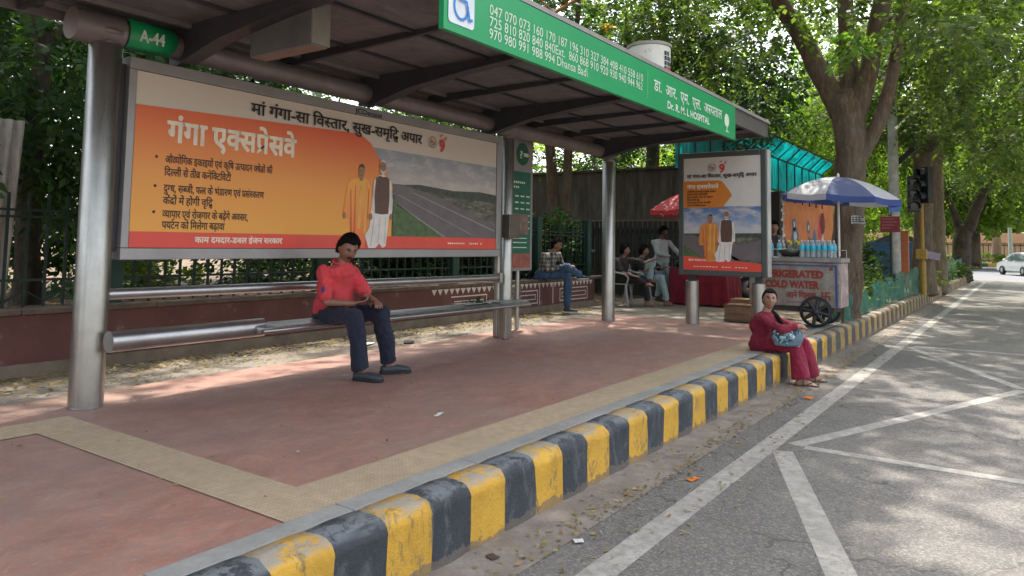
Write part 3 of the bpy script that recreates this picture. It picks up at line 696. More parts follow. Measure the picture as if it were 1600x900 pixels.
foliage('blossom', [(13.3, 8.3, 5.75, .17), (13.2, 8.1, 5.35, .13), (14.6, 7.6, 6.2, .10), (16.4, 7.2, 6.6, .13)], 800, 4, .07, m_leaf('yellow_petals', [(.75, .42, .02), (.85, .55, .05)], .3, tcol=(1, 1, .6)), t_, 47, .1, .12, .5)
cl = scatter(rd, 34, (17, 24), (6.4, 13), (4.3, 9), (.9, 1.5))+[(19.5, 6.1, 4.5, .7), (19.0, 5.6, 4.9, .6), (20.5, 5.7, 5.2, .8), (18.0, 5.9, 4.9, .7), (21.3, 5.5, 5.0, .7), (16.5, 4.9, 4.6, .75), (17, 4.4, 5.2, .85), (15.6, 4.5, 5.0, .75), (16, 4.9, 3.95, .5), (17.5, 5.2, 4.3, .65), (15, 4.7, 5.6, .8), (16.6, 4.6, 5.9, .8), (18.2, 5.0, 5.4, .8)]
tree('garden_tree', 'dark dense tree above the left end of the turquoise screen', (20.2, 9.2, 0), ([(20.2, 9.2, 0), (20.2, 9.1, 3), (20.2, 9, 5)], [.25, .2, .16]), [([(20.2, 9, 4.8), (20, 7.8, 6), (19.6, 6.6, 6.8)], [.14, .1, .04]), ([(20.1, 8.5, 5.3), (18.6, 6.6, 5.8), (16.4, 4.9, 5.2)], [.1, .07, .03])],
     cl, MA['leafdark'], MA['barkdark'], 42, 11, .14, 52, .45, .6)
for i, (x, y, lab, r) in enumerate([(32, 8.5, 'sunlit yellow green tree beyond the orange painted wall', 3.6), (38, 6.6, 'bright green tree between the thick trunk and the lamp pole', 3.2), (50, 13, 'pale green tree far behind the lamp pole', 5.0), (30, 15, 'broad sunlit tree behind the turquoise screen', 4.6), (41, 20, 'tall hazy green tree farthest behind the wall', 6)]):
    cl = scatter(rd, 24, (x-r, x+r), (y-r, y+r), (2.2+.03*x, 4.5+r*1.1), (1.0, 1.7))+scatter(rd, 6, (x-r, x+r), (y-r*.7, y+r*.6), (.6, 2.6), (.9, 1.3))
    tree('background_tree', lab, (x, y, 0), ([(x, y, 0), (x, y, 3), (x, y, 5)], [.22, .18, .12]), [], cl, MA['leafbright'], MA['bark'], 34, 9, .2, 60+i, .3, .7, group='bright trees behind the street', twigs=False)
for i, (x, y, lab, r) in enumerate([(104, -9, 'pale tree behind the compound wall at the right edge', 8), (108, 9, 'tree above the compound wall left of the far lamp post', 7), (110, 1, 'tree above the middle of the compound wall', 7), (70, -14, 'green tree on the right corner of the junction', 6), (66, 16, 'large tree on the left corner of the junction', 8), (74, 3.5, 'tree added so its high crown shades the junction', 6)]):  # last tree is added to shade the junction road
    cl = scatter(rd, 44, (x-r*.7, x+r*.7), (y-r, y+r), (4.2, 6+r*1.1), (1.8, 2.8))
    tree('distant_tree', lab, (x, y, -.3), ([(x, y, -.3), (x, y, 3), (x, y, 7)], [.4, .32, .2]), [], cl, MA['leafbright'], MA['bark'], 15, 9, .45, 80+i, .3, 1.2, group='trees around the junction', twigs=False)
tree('verge_tree', 'pink barked tree in front of the compound wall', (89, 2.4, -.05), ([(89, 2.4, -.05), (89, 2.4, 2.5), (89, 2.2, 5)], [.45, .36, .25]), [], scatter(rd, 22, (84, 94), (-3, 8), (4.6, 10), (1.4, 2.2)), MA['leafbright'], simple('pinkish_bark', (.36, .22, .17), .9, 0, .2, 3), 14, 8, .36, 91, .4, 1, twigs=False)
# left garden trees
cl = scatter(rd, 30, (.6, 7.0), (8.2, 12), (2.5, 5.6), (.55, .95))+[(3.1, 8.3, 1.9, .5), (3.35, 8.4, 2.4, .6), (4.0, 8.3, 2.2, .5), (2.4, 8.2, 3.0, .6), (3.4, 8.3, 3.0, .6), (4.3, 8.4, 3.2, .7), (2.6, 8.1, 2.2, .4)]
tree('garden_tree', 'dark tree with drooping compound leaves behind the left post', (3.62, 9.0, 0), ([(3.62, 9.0, 0), (3.58, 9, .8), (3.6, 9.1, 2.2), (3.7, 9.2, 3.6)], [.17, .125, .11, .09]),
     [([(3.7, 9.2, 3.4), (3.0, 9, 4.4), (2.2, 8.8, 5.2)], [.09, .06, .03]), ([(3.7, 9.2, 3.4), (4.6, 9, 4.4), (5.6, 8.8, 5)], [.09, .06, .03])],
     cl, m_leaf('drooping_leaves', [(.02, .05, .018), (.035, .08, .028), (.06, .11, .035)], .35), MA['barkdark'], 90, 16, .135, 101, .85, .6, wide=.24)
tree('garden_tree', 'slender dark trunk seen between the fence bars beside the left post', (4.75, 10, 0), ([(4.75, 10, 0), (4.7, 10, 1.5), (4.6, 10, 3.5)], [.14, .12, .1]), [],
     scatter(rd, 20, (2.0, 9), (10, 13), (2.6, 6.4), (.7, 1.1))+scatter(rd, 16, (1.5, 7.5), (7.6, 10), (5.6, 8), (.8, 1.2)), MA['leafdark'], MA['barkdark'], 60, 12, .12, 104, .6, .5)
for i, (x, y) in enumerate([(-1, 15), (4.5, 19), (9, 16.5), (13, 18), (19, 17), (25, 19)]):
    cl = scatter(rd, 20, (x-3, x+3), (y-2, y+2.5), (1.6, 6.5), (1.0, 1.6))+scatter(rd, 5, (x-3, x+3), (y-1, y+2), (.5, 1.8), (.8, 1.1))
    tree('background_tree', ['dense tree at the far left of the garden', 'tree at the back of the garden behind the left post', 'garden tree behind the big poster', 'garden tree behind the middle post', 'tree closing the garden behind the stained wall', 'tree at the far right corner of the garden'][i], (x, y, 0),
         ([(x, y, 0), (x, y, 2), (x, y, 4)], [.2, .17, .12]), [], cl, MA['leafdark'] if i < 4 else MA['leafmid'], MA['barkdark'], 42, 9, .2, 110+i, .4, .7, group='trees closing the garden', twigs=False)
# hedge and shrubs
def shrub(name, label, cat, clumps, mat, tw, lv, size, seed, group=None, stem=True, droop=.1, wide=.4):
    c = clumps[0]; t = thing(name, label, cat, (c[0], c[1], 0), 0, group)
    foliage('foliage', clumps, tw, lv, size, mat, t, seed, droop, .22, wide, .5)
    if stem:
        mb = MB()
        for q_ in clumps[:8]: mb.path([(q_[0], q_[1], -.02), (q_[0]+.05, q_[1], q_[2]*.6), (q_[0], q_[1], q_[2])], [.022, .016, .008], 6)
        mb.build('stem', MA['barkdark'], t)
    return t
shrub('hedge', 'dense dark clipped hedge behind the railing and the man in the checked shirt', 'hedge', [(8.6+.36*i, 7.95+.15*math.sin(i), .95+.1*math.sin(i*1.7), .48, .78) for i in range(14)], m_leaf('hedge_leaves', [(.022, .05, .022), (.035, .08, .03), (.055, .11, .04)], .3), 2400, 9, .06, 130)
shrub('hedge', 'darker low hedge behind the railing below the big poster', 'hedge', [(6.2+.4*i, 8.3, .62, .42, .55) for i in range(7)], MA['leafdark'], 1300, 8, .06, 131)
shrub('garden_shrub', 'green shrub low behind the railing left of the big poster centre', 'shrub', [(5.6, 10.5, .5, .6), (6.4, 11, .5, .6)], MA['leafmid'], 300, 8, .09, 132)
t_ = shrub('climber', 'yellow flowering climber on top of the dark hedge', 'climber', [(11.3, 7.55, 1.55, .12), (11.4, 7.55, 1.42, .13), (11.55, 7.55, 1.28, .12), (11.6, 7.55, 1.12, .08)], m_leaf('yellow_flowers', [(.45, .30, .02), (.25, .30, .04)], .3), 1500, 5, .045, 133)
for i, (x, y, h, r, lab, mt) in enumerate([(16.2, 2.9, .5, .35, 'bright young shrub right of the thick trunk', 'leafbright'), (17.4, 3.1, .85, .45, 'dark rounded shrub below the red sign', 'leafdark'), (18.6, 2.85, .4, .35, 'low yellow green plants behind the green net', 'leafbright'),
        (20.5, 3.0, .55, .4, 'leafy plant between the lamp pole and the yellow pole', 'leafmid'), (26.5, 2.55, .4, .35, 'bright bush at the foot of the mottled trunk', 'leafbright'), (31, 2.65, .45, .5, 'green bush behind the farther net', 'leafmid'), (35, 2.7, .5, .5, 'bush near the far end of the kerb', 'leafmid'), (38.5, 2.5, .5, .55, 'bush at the foot of the leaning tree', 'leafmid'), (21.8, 3.4, .9, .5, 'tall dark shrub behind the yellow pole', 'leafdark'), (24.5, 4.2, 1.0, .7, 'wide dark shrub behind the pale barked tree', 'leafdark')]):
    shrub('verge_shrub', lab, 'shrub', [(x, y, h*.75, r, h*.6), (x+.3, y+.1, h*.6, r*.8, h*.5), (x-.25, y+.15, h*.65, r*.7, h*.5)], MA[mt], 260, 8, .09, 140+i, 'shrubs along the verge')
for i, (x, y) in enumerate([(87, 5), (88, 1.5), (87.5, -2), (88, -6)]):
    shrub('far_hedge', ['far hedge block nearest the leaning tree', 'far hedge block left of the far lamp post', 'far hedge block above the white car', 'far hedge block at the right edge'][i], 'hedge', [(x, y-1.2, .5, .9, .6), (x, y, .5, .9, .6), (x, y+1.2, .5, .9, .6)], MA['leafbright'], 40, 8, .25, 160+i, stem=False)
# ------------------------------------------------------------------ bus shelter
X3, Y3, Z3 = V((1, 0, 0)), V((0, 1, 0)), V((0, 0, 1))
m_green = simple('green_sign_vinyl', (.012, .30, .105), .35, 0, .06, 2)
m_signwhite = simple('sign_white', (.62, .72, .60), .5, 0, .03)
m_under = None
n_ = N('grimy_roof_underside'); a_ = n_.noise(3.5, 8, .7, n_.co((1, 1.2, 1), (0, 0, .4)), .9)
c_ = n_.ramp(a_, [(.3, (.095, .092, .10)), (.6, (.165, .16, .168)), (.8, (.30, .29, .285))])
c_ = n_.mix(n_.ramp(n_.noise(14, 7, .8), [(.60, (0, 0, 0)), (.72, (.5, .5, .5))]), c_, (.36, .35, .33)); n_.color(c_); n_.bump(a_, .25, .02); n_.set(.62); m_under = n_.m
m_beam = simple('dark_painted_steel', (.055, .055, .065), .5, .3, .2, 5, .05)
m_tube = simple('dull_pinkish_grey_metal', (.21, .18, .178), .5, .35, .2, 4, .05)
m_trim = simple('grey_roof_trim', (.27, .25, .245), .55, .2, .15, 5)
m_darktrim = simple('dark_roof_end', (.10, .095, .09), .55, .2, .15, 5)
m_black = simple('black_print', (.014, .012, .014), .5, 0, .05)
sh = thing('bus_shelter', 'grey metal bus shelter with green fascia and round steel posts', 'bus shelter', (6.5, 5.5, 0))
for (x, y, r, top) in ((2.62, 5.51, .113, 2.60), (7.84, 5.58, .092, 2.57), (10.62, 5.52, .105, 2.53)):
    p = MB(); p.lathe((x, y, 0), [(r, -.02), (r, top), (r-.008, top+.012), (.0, top+.012)], 40); po = p.build('post', MA['steel'], sh)
    p = MB(); p.lathe((x, y, 0), [(r+.001, .0), (r+.004, .0), (r+.004, .004), (r+.001, .006)], 40); p.build('base_ring', MA['steel'], sh)
    p = MB(); p.lathe((x, y, top+.01), [(r*.7, 0), (r*.7, .06), (r*1.15, .07), (r*1.2, .10), (r*.9, .13)], 32); p.build('post_cap', m_tube, sh)
mb = MB(); mb.boxb(7.60, 7.65, 5.52, 5.60, 0, 1.05); mb.build('stanchion', MA['steel'], sh, bevel=.02)
# long tube
mb = MB(); mb.path([(2.40, 5.51, 2.72), (10.72, 5.51, 2.69)], .098, 32); mb.build('tube_beam', m_tube, sh)
mb = MB(); mb.path([(2.37, 5.51, 2.72), (2.72, 5.51, 2.72)], .118, 32); mb.build('tube_sleeve', m_tube, sh)
# stop number plate wrapped over the tube
mb = MB(); vs = []; na = 10
for i, x in enumerate((2.73, 3.06)):
    for k in range(na+1):
        a = R(-112+ k*88/na); rr = .128 if True else 0; vs.append((x+(0 if i == 0 else .04*math.sin(math.pi*k/na)), 5.51+rr*math.cos(a)*0-rr*math.sin(-a+0)*0 + (-rr*math.cos(R(-62+k*124/na))), 2.725+rr*math.sin(R(-62+k*124/na))))
mb.add(vs, [(k, k+1, na+1+k+1, na+1+k) for k in range(na)], 0, True)
pl = mb.build('stop_number_plate', m_green, sh)
s_ = pl.modifiers.new('s', 'SOLIDIFY'); s_.thickness = .004; s_.offset = -1
mb = MB(); write(mb, 'A-44', (2.80, 5.376, 2.668), X3, Z3, width=.19, size=.125, bold=.035); mb.build('stop_number', m_signwhite, sh)
# roof: panels, ribs, edges
mb = MB(); mb.boxb(.2, 10.80, 3.10, 5.80, 2.885, 2.99)
mb.build('roof_panel', m_under, sh)
mb = MB(); mb.boxb(.2, 10.80, 5.80, 5.84, 2.80, 3.0); mb.boxb(.2, 10.8, 5.60, 5.797, 2.865, 2.883); mb.build('back_edge', m_tube, sh)
mb = MB(); mb.prism([(3.04, 2.81), (5.84, 2.81), (5.84, 3.0), (3.04, 3.0)], (10.803, 0, 0), Y3, Z3, X3*.04); mb.build('roof_end', m_darktrim, sh)
mb = MB(); mb.prism([(3.01, 3.0), (3.16, 3.0), (3.16, 3.03), (3.02, 3.045)], (.18, 0, 0), Y3, Z3, X3*10.69)
mb.boxb(.18, 10.88, 3.165, 5.86, 3.003, 3.03); mb.build('roof_trim', m_trim, sh)
mb = MB(); mb.boxb(.2, 10.80, 3.045, 3.097, 2.80, 2.998); mb.build('front_edge', m_darktrim, sh)
def bracket(x):
    mb = MB(); pr = [(5.62, 2.60), (5.50, 2.575), (5.38, 2.60), (4.9, 2.72), (4.2, 2.80), (3.5, 2.85), (3.11, 2.862), (3.11, 2.883), (5.62, 2.883)]
    mb.prism(pr, (x-.03, 0, 0), Y3, Z3, X3*.06)
    mb.prism([(5.40, 2.595), (4.9, 2.715), (4.2, 2.795), (3.5, 2.845), (3.11, 2.857), (3.11, 2.845), (3.5, 2.832), (4.2, 2.78), (4.9, 2.70), (5.40, 2.58)], (x-.065, 0, 0), Y3, Z3, X3*.13)
    mb.build('bracket', m_beam, sh)
for x in (1.1, 3.2, 5.25, 7.35, 10.3): bracket(x)
for x in (2.15, 4.25, 6.3, 8.35, 9.35):
    mb = MB(); mb.prism([(5.79, 2.80), (5.3, 2.80), (3.11, 2.865), (3.11, 2.884), (5.79, 2.884)], (x-.02, 0, 0), Y3, Z3, X3*.04); mb.boxb(x-.025, x+.025, 5.46, 5.56, 2.775, 2.884); mb.build('rafter', m_beam, sh)
for y in (4.75, 3.95):
    mb = MB(); mb.boxb(.2, 10.78, y-.02, y+.02, 2.862, 2.884); mb.build('purlin', m_beam, sh)
mb = MB(); mb.boxb(.25, 10.75, 5.32, 5.36, 2.845, 2.884); mb.boxb(.25, 10.75, 5.62, 5.66, 2.835, 2.863); mb.build('roof_channel', m_tube, sh)
# hanging junction box
mb = MB(); mb.boxb(3.255, 3.40, 3.99, 4.68, 2.56, 2.862); mb.build('junction_box', simple('grey_box_paint', (.11, .115, .12), .5, .2, .15, 5, .1), sh, bevel=.008)
mb = MB(); mb.boxb(3.25, 3.405, 3.972, 3.988, 2.555, 2.86); mb.build('box_end_plate', simple('pale_box_end', (.26, .245, .21), .5, .3, .2, 6), sh)
mb = MB(); mb.boxb(3.26, 3.395, 3.99, 4.67, 2.545, 2.558); mb.build('box_lid', m_tube, sh)
# green fascia
fa = MB(); fa.boxb(3.49, 9.24, 3.0, 3.04, 2.565, 2.985); fascia = fa.build('fascia_sign', m_green, sh)
FY = 2.996
def fwrite(t, x0, z, w, h, bold=.0, mat=m_signwhite, nm='route_numbers'):
    mb = MB(); write(mb, t, (x0, FY, z), X3, Z3, width=w, size=h, bold=bold); o = mb.build(nm, mat, fascia, world=False)
    o.location = -fascia.location*0; return o
# fascia mesh was written relative to the shelter root: shift lettering likewise
def fchild(mb, nm, mat):
    o = mb.build(nm, mat, sh); o.parent = fascia; return o
mb = MB(); write(mb, '047 070 073 160 170 187 196 310 327 384 408 410 558 610', (3.97, FY, 2.785), X3, Z3, width=2.49, size=.105, bold=.0)
fchild(mb, 'route_numbers', m_signwhite)
mb = MB(); write(mb, '725 810 820 840 840Ext.  860 868 910 920 930 940 944 962', (3.97, FY, 2.70), X3, Z3, width=2.48, size=.105, bold=.0); fchild(mb, 'route_numbers', m_signwhite)
mb = MB(); write(mb, '970 980 991 988 994 Dhansa Bad\\', (3.97, FY, 2.615), X3, Z3, width=1.40, size=.105, bold=.0); fchild(mb, 'route_numbers', m_signwhite)
mb = MB(); mb.boxb(6.57, 6.577, FY, FY+.003, 2.64, 2.93); fchild(mb, 'divider_line', simple('thin_divider', (.2, .5, .25), .5))
mb = MB(); write(mb, 'डा.  आर.  एम.  एल.  अस्पताल', (6.72, FY, 2.755), X3, Z3, width=2.0, size=.165, bold=.012); fchild(mb, 'hospital_name', m_signwhite)
mb = MB(); write(mb, 'Dr. R. M. L HOSPITAL', (7.05, FY, 2.625), X3, Z3, width=1.24, size=.11, bold=.03); fchild(mb, 'hospital_name', m_signwhite)
mb = MB(); mb.sheet(blobpoly(8.90, 2.765, .085, .085, 20, .04), (0, FY, 0), X3, Z3); mb.sheet([(8.885, 2.63), (8.915, 2.63), (8.91, 2.72), (8.89, 2.72)], (0, FY-.002, 0), X3, Z3); mb.sheet([(8.83, 2.62), (8.97, 2.62), (8.97, 2.63), (8.83, 2.63)], (0, FY-.004, 0), X3, Z3)
fchild(mb, 'tree_emblem', m_signwhite)
# access sticker
mb = MB(); c_ = []
for cx, cz, a0 in ((3.77, 2.92, 0), (3.56, 2.92, 90), (3.56, 2.65, 180), (3.77, 2.65, 270)):
    for k in range(5): a = R(a0+22.5*k); c_.append((cx+.03*math.cos(a), cz+.03*math.sin(a)))
mb.sheet(c_, (0, FY-.001, 0), X3, Z3); fchild(mb, 'access_sticker', simple('sticker_white', (.66, .70, .74), .4))
mb = MB(); yb = FY-.004
arc = [(3.655+.07*math.cos(R(a)), 2.745+.085*math.sin(R(a))) for a in range(110, 371, 20)]
def ribbon(mb, pts, w, y):
    for i in range(len(pts)-1):
        a, b = V((*pts[i], 0)), V((*pts[i+1], 0)); t = (b-a).normalized(); s = V((-t.y, t.x, 0))*w/2; a = a-t*w*.25; b = b+t*w*.25
        mb.add([(p.x, y-.0004*i, p.y) for p in (a-s, b-s, b+s, a+s)], [(0, 1, 2, 3)])
ribbon(mb, arc, .018, yb); ribbon(mb, [(3.635, 2.885), (3.64, 2.79), (3.705, 2.79), (3.74, 2.67), (3.765, 2.68)], .02, yb-.007)
ribbon(mb, [(3.64, 2.85), (3.69, 2.845)], .018, yb-.012); mb.sheet(blobpoly(3.633, 2.912, .02, .022, 12, 0), (0, yb-.014, 0), X3, Z3)
fchild(mb, 'wheelchair_symbol', simple('sticker_blue', (.02, .20, .62), .4))
# small grey box on the middle post
mb = MB(); mb.boxb(7.62, 7.86, 5.37, 5.49, 1.27, 1.57); mb.build('ticket_box', simple('dull_metal_box', (.14, .12, .10), .5, .5, .25, 6), sh, bevel=.008)

# ------------------------------------------------------------------ big poster board
PY = 5.455
bb = thing('advertising_board', 'wide orange expressway poster in a grey frame between two posts', 'advertising board', (5.15, 5.51, 1.03))
m_frame = simple('satin_aluminium_frame', (.30, .29, .29), .42, .35, .1, 4)
x0, x1, z0, z1 = 2.77, 7.53, 1.035, 2.555; fw = .088
mb = MB()
mb.boxb(x0, x1, 5.44, 5.60, z1-fw, z1); mb.boxb(x0, x1, 5.44, 5.60, z0, z0+fw)
mb.boxb(x0, x0+.058, 5.44, 5.60, z0+fw+.001, z1-fw-.001); mb.boxb(x1-.095, x1, 5.44, 5.60, z0+fw+.001, z1-fw-.001); mb.build('frame', m_frame, bb, bevel=.006)
mb = MB(); mb.boxb(x0+.05, x1-.09, 5.462, 5.59, z0+.08, z1-.08); back = mb.build('backing', simple('black_backing', (.02, .02, .02)), bb)
for a_, b_ in ((2.66, 2.768), (7.532, 7.60)):
    mb = MB(); mb.boxb(a_, b_, 5.50, 5.56, 1.1, 2.5); mb.build('side_bracket', m_beam, bb)
px0, px1, pz0, pz1 = x0+.062, x1-.099, z0+fw+.004, z1-fw-.004
m_cream = m_gradient('cream_poster_paper', 0, px0-5.15, px1-5.15, [(0, (.62, .54, .45)), (1, (.60, .53, .46))])
m_orange = m_gradient('orange_poster_print', 2, 1.25-1.03, 2.25-1.03, [(0, (.80, .37, .06)), (.45, (.78, .31, .06)), (1, (.70, .12, .05))])
m_red = simple('red_poster_print', (.70, .075, .05), .45, 0, .05)
poster = MB(); poster.add([(px0, PY+.004, pz0), (px1, PY+.004, pz0), (px1, PY+.004, pz1), (px0, PY+.004, pz1)], [(0, 1, 2, 3)])
poster = poster.build('poster', m_cream, bb)
def pchild(mb, nm, mat, par=None, root=None):
    o = mb.build(nm, mat, root or bb); o.parent = par or poster; return o
class PF:
    """poster frame: a, b poster coords -> world"""
    def __init__(s, o, u, v, nrm, root, par): s.o, s.u, s.v, s.n, s.root, s.par = V(o), V(u), V(v), V(nrm), root, par; s.k = 0
    def poly(s, pts, nm, mat, lay):
        mb = MB(); mb.sheet(pts, s.o+s.n*.0016*lay, s.u, s.v); return pchild(mb, nm, mat, s.par, s.root)
    def polys(s, L, nm, mat, lay):
        mb = MB()
        for i, p in enumerate(L): mb.sheet(p, s.o+s.n*(.0016*lay+.0002*i), s.u, s.v)
        return pchild(mb, nm, mat, s.par, s.root)
    def text(s, t, a, b, w, h, nm, mat, bold=.0, lay=6):
        mb = MB(); write(mb, t, s.o+s.u*a+s.v*b+s.n*.0016*lay, s.u, s.v, width=w, size=h, bold=bold); return pchild(mb, nm, mat, s.par, s.root)
P = PF((0, PY+.004, 0), X3, Z3, -Y3, bb, poster)
# landscape photograph printed on the right
skyA = m_gradient('printed_sky', 2, 1.75-1.03, 2.2-1.03, [(0, (.50, .44, .38)), (.5, (.36, .35, .36)), (1, (.24, .27, .33))], cloud=.55)
P.poly([(5.0, 1.79), (px1, 1.79), (px1, 2.155), (5.0, 2.165)], 'printed_sky', skyA, 1)
n_ = N('printed_fields'); n_.color(n_.ramp(n_.noise(9, 7, .75, n_.co((1, 1, 3))), [(.35, (.035, .05, .035)), (.5, (.10, .10, .075)), (.65, (.26, .23, .19))])); n_.set(.45)
P.poly([(5.0, 1.2), (px1, 1.2), (px1, 1.79), (5.0, 1.82)], 'printed_fields', n_.m, 2)
P.poly([(5.6, 1.80), (6.0, 1.83), (6.6, 1.80), (7.1, 1.82), (px1, 1.80), (px1, 1.70), (6.6, 1.72), (5.95, 1.77)], 'printed_treeline', simple('printed_dark_green', (.05, .065, .05), .45, 0, .5, 16), 3)
P.poly([(5.62, 1.80), (5.75, 1.81), (6.3, 1.72), (px1, 1.42), (px1, 1.25), (6.45, 1.25), (5.62, 1.62)], 'printed_road', simple('printed_road', (.14, .12, .125), .45, 0, .15, 8), 4)
P.polys([[(5.66, 1.59), (6.43, 1.26), (6.47, 1.26), (5.68, 1.60)], [(5.9, 1.74), (7.40, 1.36), (7.40, 1.345), (5.9, 1.73)], [(5.68, 1.70), (6.95, 1.30), (6.92, 1.30), (5.67, 1.695)]], 'printed_road_lines', simple('printed_pale_line', (.30, .27, .26), .45), 5)
P.poly([(5.60, 1.63), (6.42, 1.25), (5.60, 1.25)], 'printed_grass', simple('printed_grass', (.07, .125, .045), .45, 0, .5, 16), 5)
# orange arrow field and red band
P.poly([(px0, 1.24), (5.58, 1.24), (5.58, 1.80), (5.42, 2.00), (5.25, 2.20), (5.12, 2.265), (5.0, 2.275), (px0, 2.205)], 'orange_field', m_orange, 6)
P.poly([(px0, pz0), (px1, pz0), (px1, 1.262), (px0, 1.248)], 'red_band', m_red, 7)
P.text('मां गंगा-सा विस्तार, सुख-समृद्धि अपार', 3.83, 2.285, 2.19, .148, 'headline', m_black, .022, 8)
m_creamtxt = simple('cream_print', (.80, .70, .55), .5)
P.text('गंगा एक्सप्रेसवे', 3.09, 1.955, 1.22, .25, 'title', m_creamtxt, .035, 8)
m_brownblack = simple('dark_brown_print', (.045, .022, .015), .5)
for t_, z_, w_ in (('औद्योगिक इकाइयों एवं कृषि उत्पादन क्षेत्रों की', 1.785, .99), ('दिल्ली से तीव्र कनेक्टिविटी', 1.685, .58), ('दुग्ध, सब्जी, फल के भंडारण एवं प्रसंस्करण', 1.56, .91), ('केंद्रों में होगी वृद्धि', 1.465, .42), ('व्यापार एवं रोजगार के बढ़ेंगे अवसर,', 1.36, .76), ('पर्यटन को मिलेगा बढ़ावा', 1.275, .54)):
    P.text(t_, 3.08, z_, w_, .085, 'bullet_text', m_brownblack, .02, 8)
P.polys([blobpoly(3.01, z, .012, .012, 10, 0) for z in (1.825, 1.60, 1.40)], 'bullet', m_brownblack, 8)
P.text('काम दमदार-डबल इंजन सरकार', 3.36, 1.168, .84, .07, 'slogan', m_creamtxt, .03, 8)
for a in ((6.50, .32), (6.90, .18), (7.12, .05)): P.polys([[(a[0]+i*.035, 1.183), (a[0]+i*.035+.024, 1.183), (a[0]+i*.035+.024, 1.20), (a[0]+i*.035, 1.20)] for i in range(int(a[1]/.035))], 'small_print', m_creamtxt, 8)
def emblems(P, ax, az, k=1.0):
    m = simple('faint_emblem_print', (.33, .20, .15), .5)
    c = [[(ax+k*.055*math.cos(a), az+k*.055*math.sin(a)), (ax+k*.066*math.cos(a), az+k*.066*math.sin(a)), (ax+k*.066*math.cos(a+.36), az+k*.066*math.sin(a+.36)), (ax+k*.055*math.cos(a+.36), az+k*.055*math.sin(a+.36))] for a in [i*.35 for i in range(18)]]
    c += [blobpoly(ax-k*.02, az+k*.01, k*.018, k*.022, 10, .2), blobpoly(ax+k*.02, az-k*.008, k*.018, k*.022, 10, .2), blobpoly(ax, az-k*.03, k*.025, k*.008, 8, 0)]
    P.polys(c, 'round_emblem', m, 8)
    P.text('9', ax+k*.12, az-k*.09, k*.09, k*.20, 'number_emblem', simple('red_emblem_print', (.60, .05, .05), .5), .035, 8)
    P.polys([[(ax+k*.21, az+k*.055), (ax+k*.225, az+k*.045), (ax+k*.245, az+k*.09), (ax+k*.23, az+k*.095)], [(ax+k*.13, az+k*.075), (ax+k*.17, az+k*.10), (ax+k*.16, az+k*.11), (ax+k*.125, az+k*.09)]], 'number_emblem', simple('red_emblem_print', (.6, .05, .05)), 8)
emblems(P, 6.20, 2.325, 1.0)
